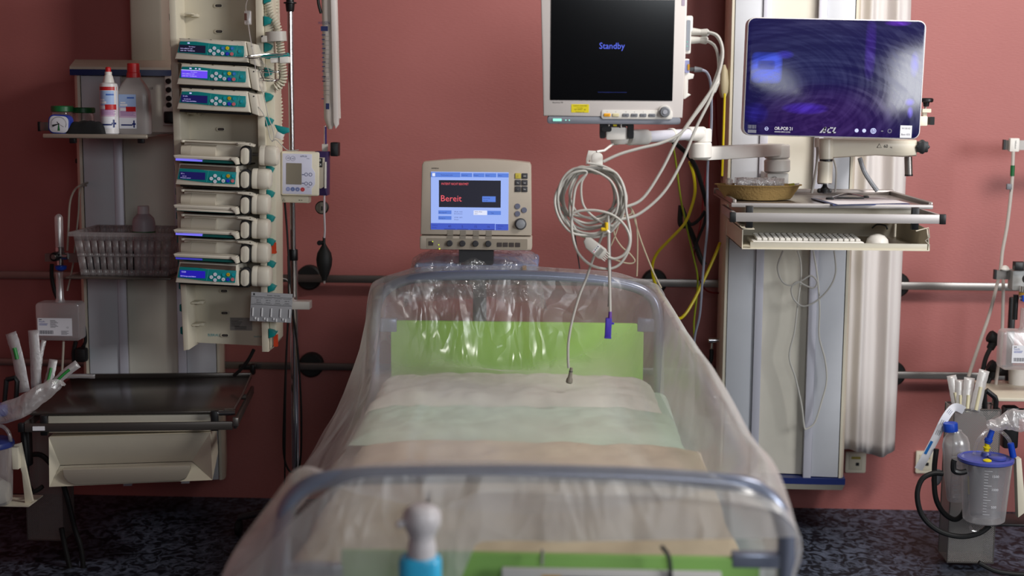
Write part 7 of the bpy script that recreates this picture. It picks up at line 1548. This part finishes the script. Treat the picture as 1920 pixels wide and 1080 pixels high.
cable('screen_cable', [(1562, 296), (1568, 320), (1566, 360)], .003, CABLE, 'thin pale cable right of the arm upright', Y=-.6)
cable('ribbed_hose', [(1612, 296), (1620, 320), (1632, 340), (1645, 358)], .0075, mat('ribbed_grey', '#8f9298', .4, bump=(200, .8, .003)), 'grey ribbed hose slanting behind the right worktop', 'hose', Y=-.5)
cable('mouse_lead', [(1635, 428), (1645, 421), (1660, 423), (1664, 430)], .0025, BLACK, 'short black cable bow above the mouse', Y=-.8)
# sanitizer bottle hanging on the bed foot
fz = Fr(788, 1070, -2.88); q = fz.s
sb = root('sanitizer_bottle', fz.M, 'blue sanitizer bottle with white pump hanging on the bed foot', 'pump bottle')
MB(mat('sanitizer_blue', '#3cb6e4', .25)).lathe([(38*q, -95*q), (40*q, -90*q), (40*q, 20*q), (36*q, 28*q), (22*q, 30*q)], n=36, sy=.75, power=3).build('bottle_body', sb)
mb = MB(mat('pump_white', '#cfc9cb', .35)).lathe([(27*q, 28*q), (27*q, 48*q), (25*q, 56*q), (24*q, 66*q), (30*q, 80*q), (36*q, 92*q), (36*q, 108*q), (30*q, 120*q), (18*q, 127*q)], (3*q, 0, 0), n=30); mb.cyl((3*q, 0, 104*q), (-42*q, -.02, 94*q), 10*q, 7*q, bev=.003); mb.build('pump_head', sb)
mb = MB(STEEL).tube([(0, .03, 20*q), (0, .045, 60*q), (0, .16, 100*q)], .003, n=6); mb.build('hanging_wire', sb)
# label strip at the foot board
a, b = P(1003, 1065, -2.735), P(1290, 1074, -2.735)
ls = root('name_holder', ((a.x+b.x)/2, -2.735, a.z), 'white rimmed name strip holder on the green foot board', 'name holder')
mb = MB(WHITE).box(((a.x+b.x)/2, -2.73, a.z-.026), (b.x-a.x+.12, .010, .05), bev=.003); mb.build('holder_frame', ls, world=True)
MB(mat('ochre_card', '#c8951c', .5)).box((a.x+.03, -2.736, a.z-.028), (.035, .002, .03)).build('colour_card', ls, world=True); MB(mat('navy_card', '#2a3048', .5)).box(((a.x+b.x)/2+.03, -2.736, a.z-.030), (b.x-a.x-.03, .002, .03)).build('name_card', ls, world=True)
single(MB(DGREY).tube([P(1240, 1024, -2.73), P(1254, 1045, -2.74), P(1258, 1085, -2.74)], .004, n=8), 'hook_wire', 'bent dark wire over the green foot board', 'wire')
single(MB(STEEL).tube([P(1017, 1030, -2.73), P(1016, 1060, -2.738)], .003, n=8), 'hook_wire', 'thin light wire above the name strip holder', 'wire')
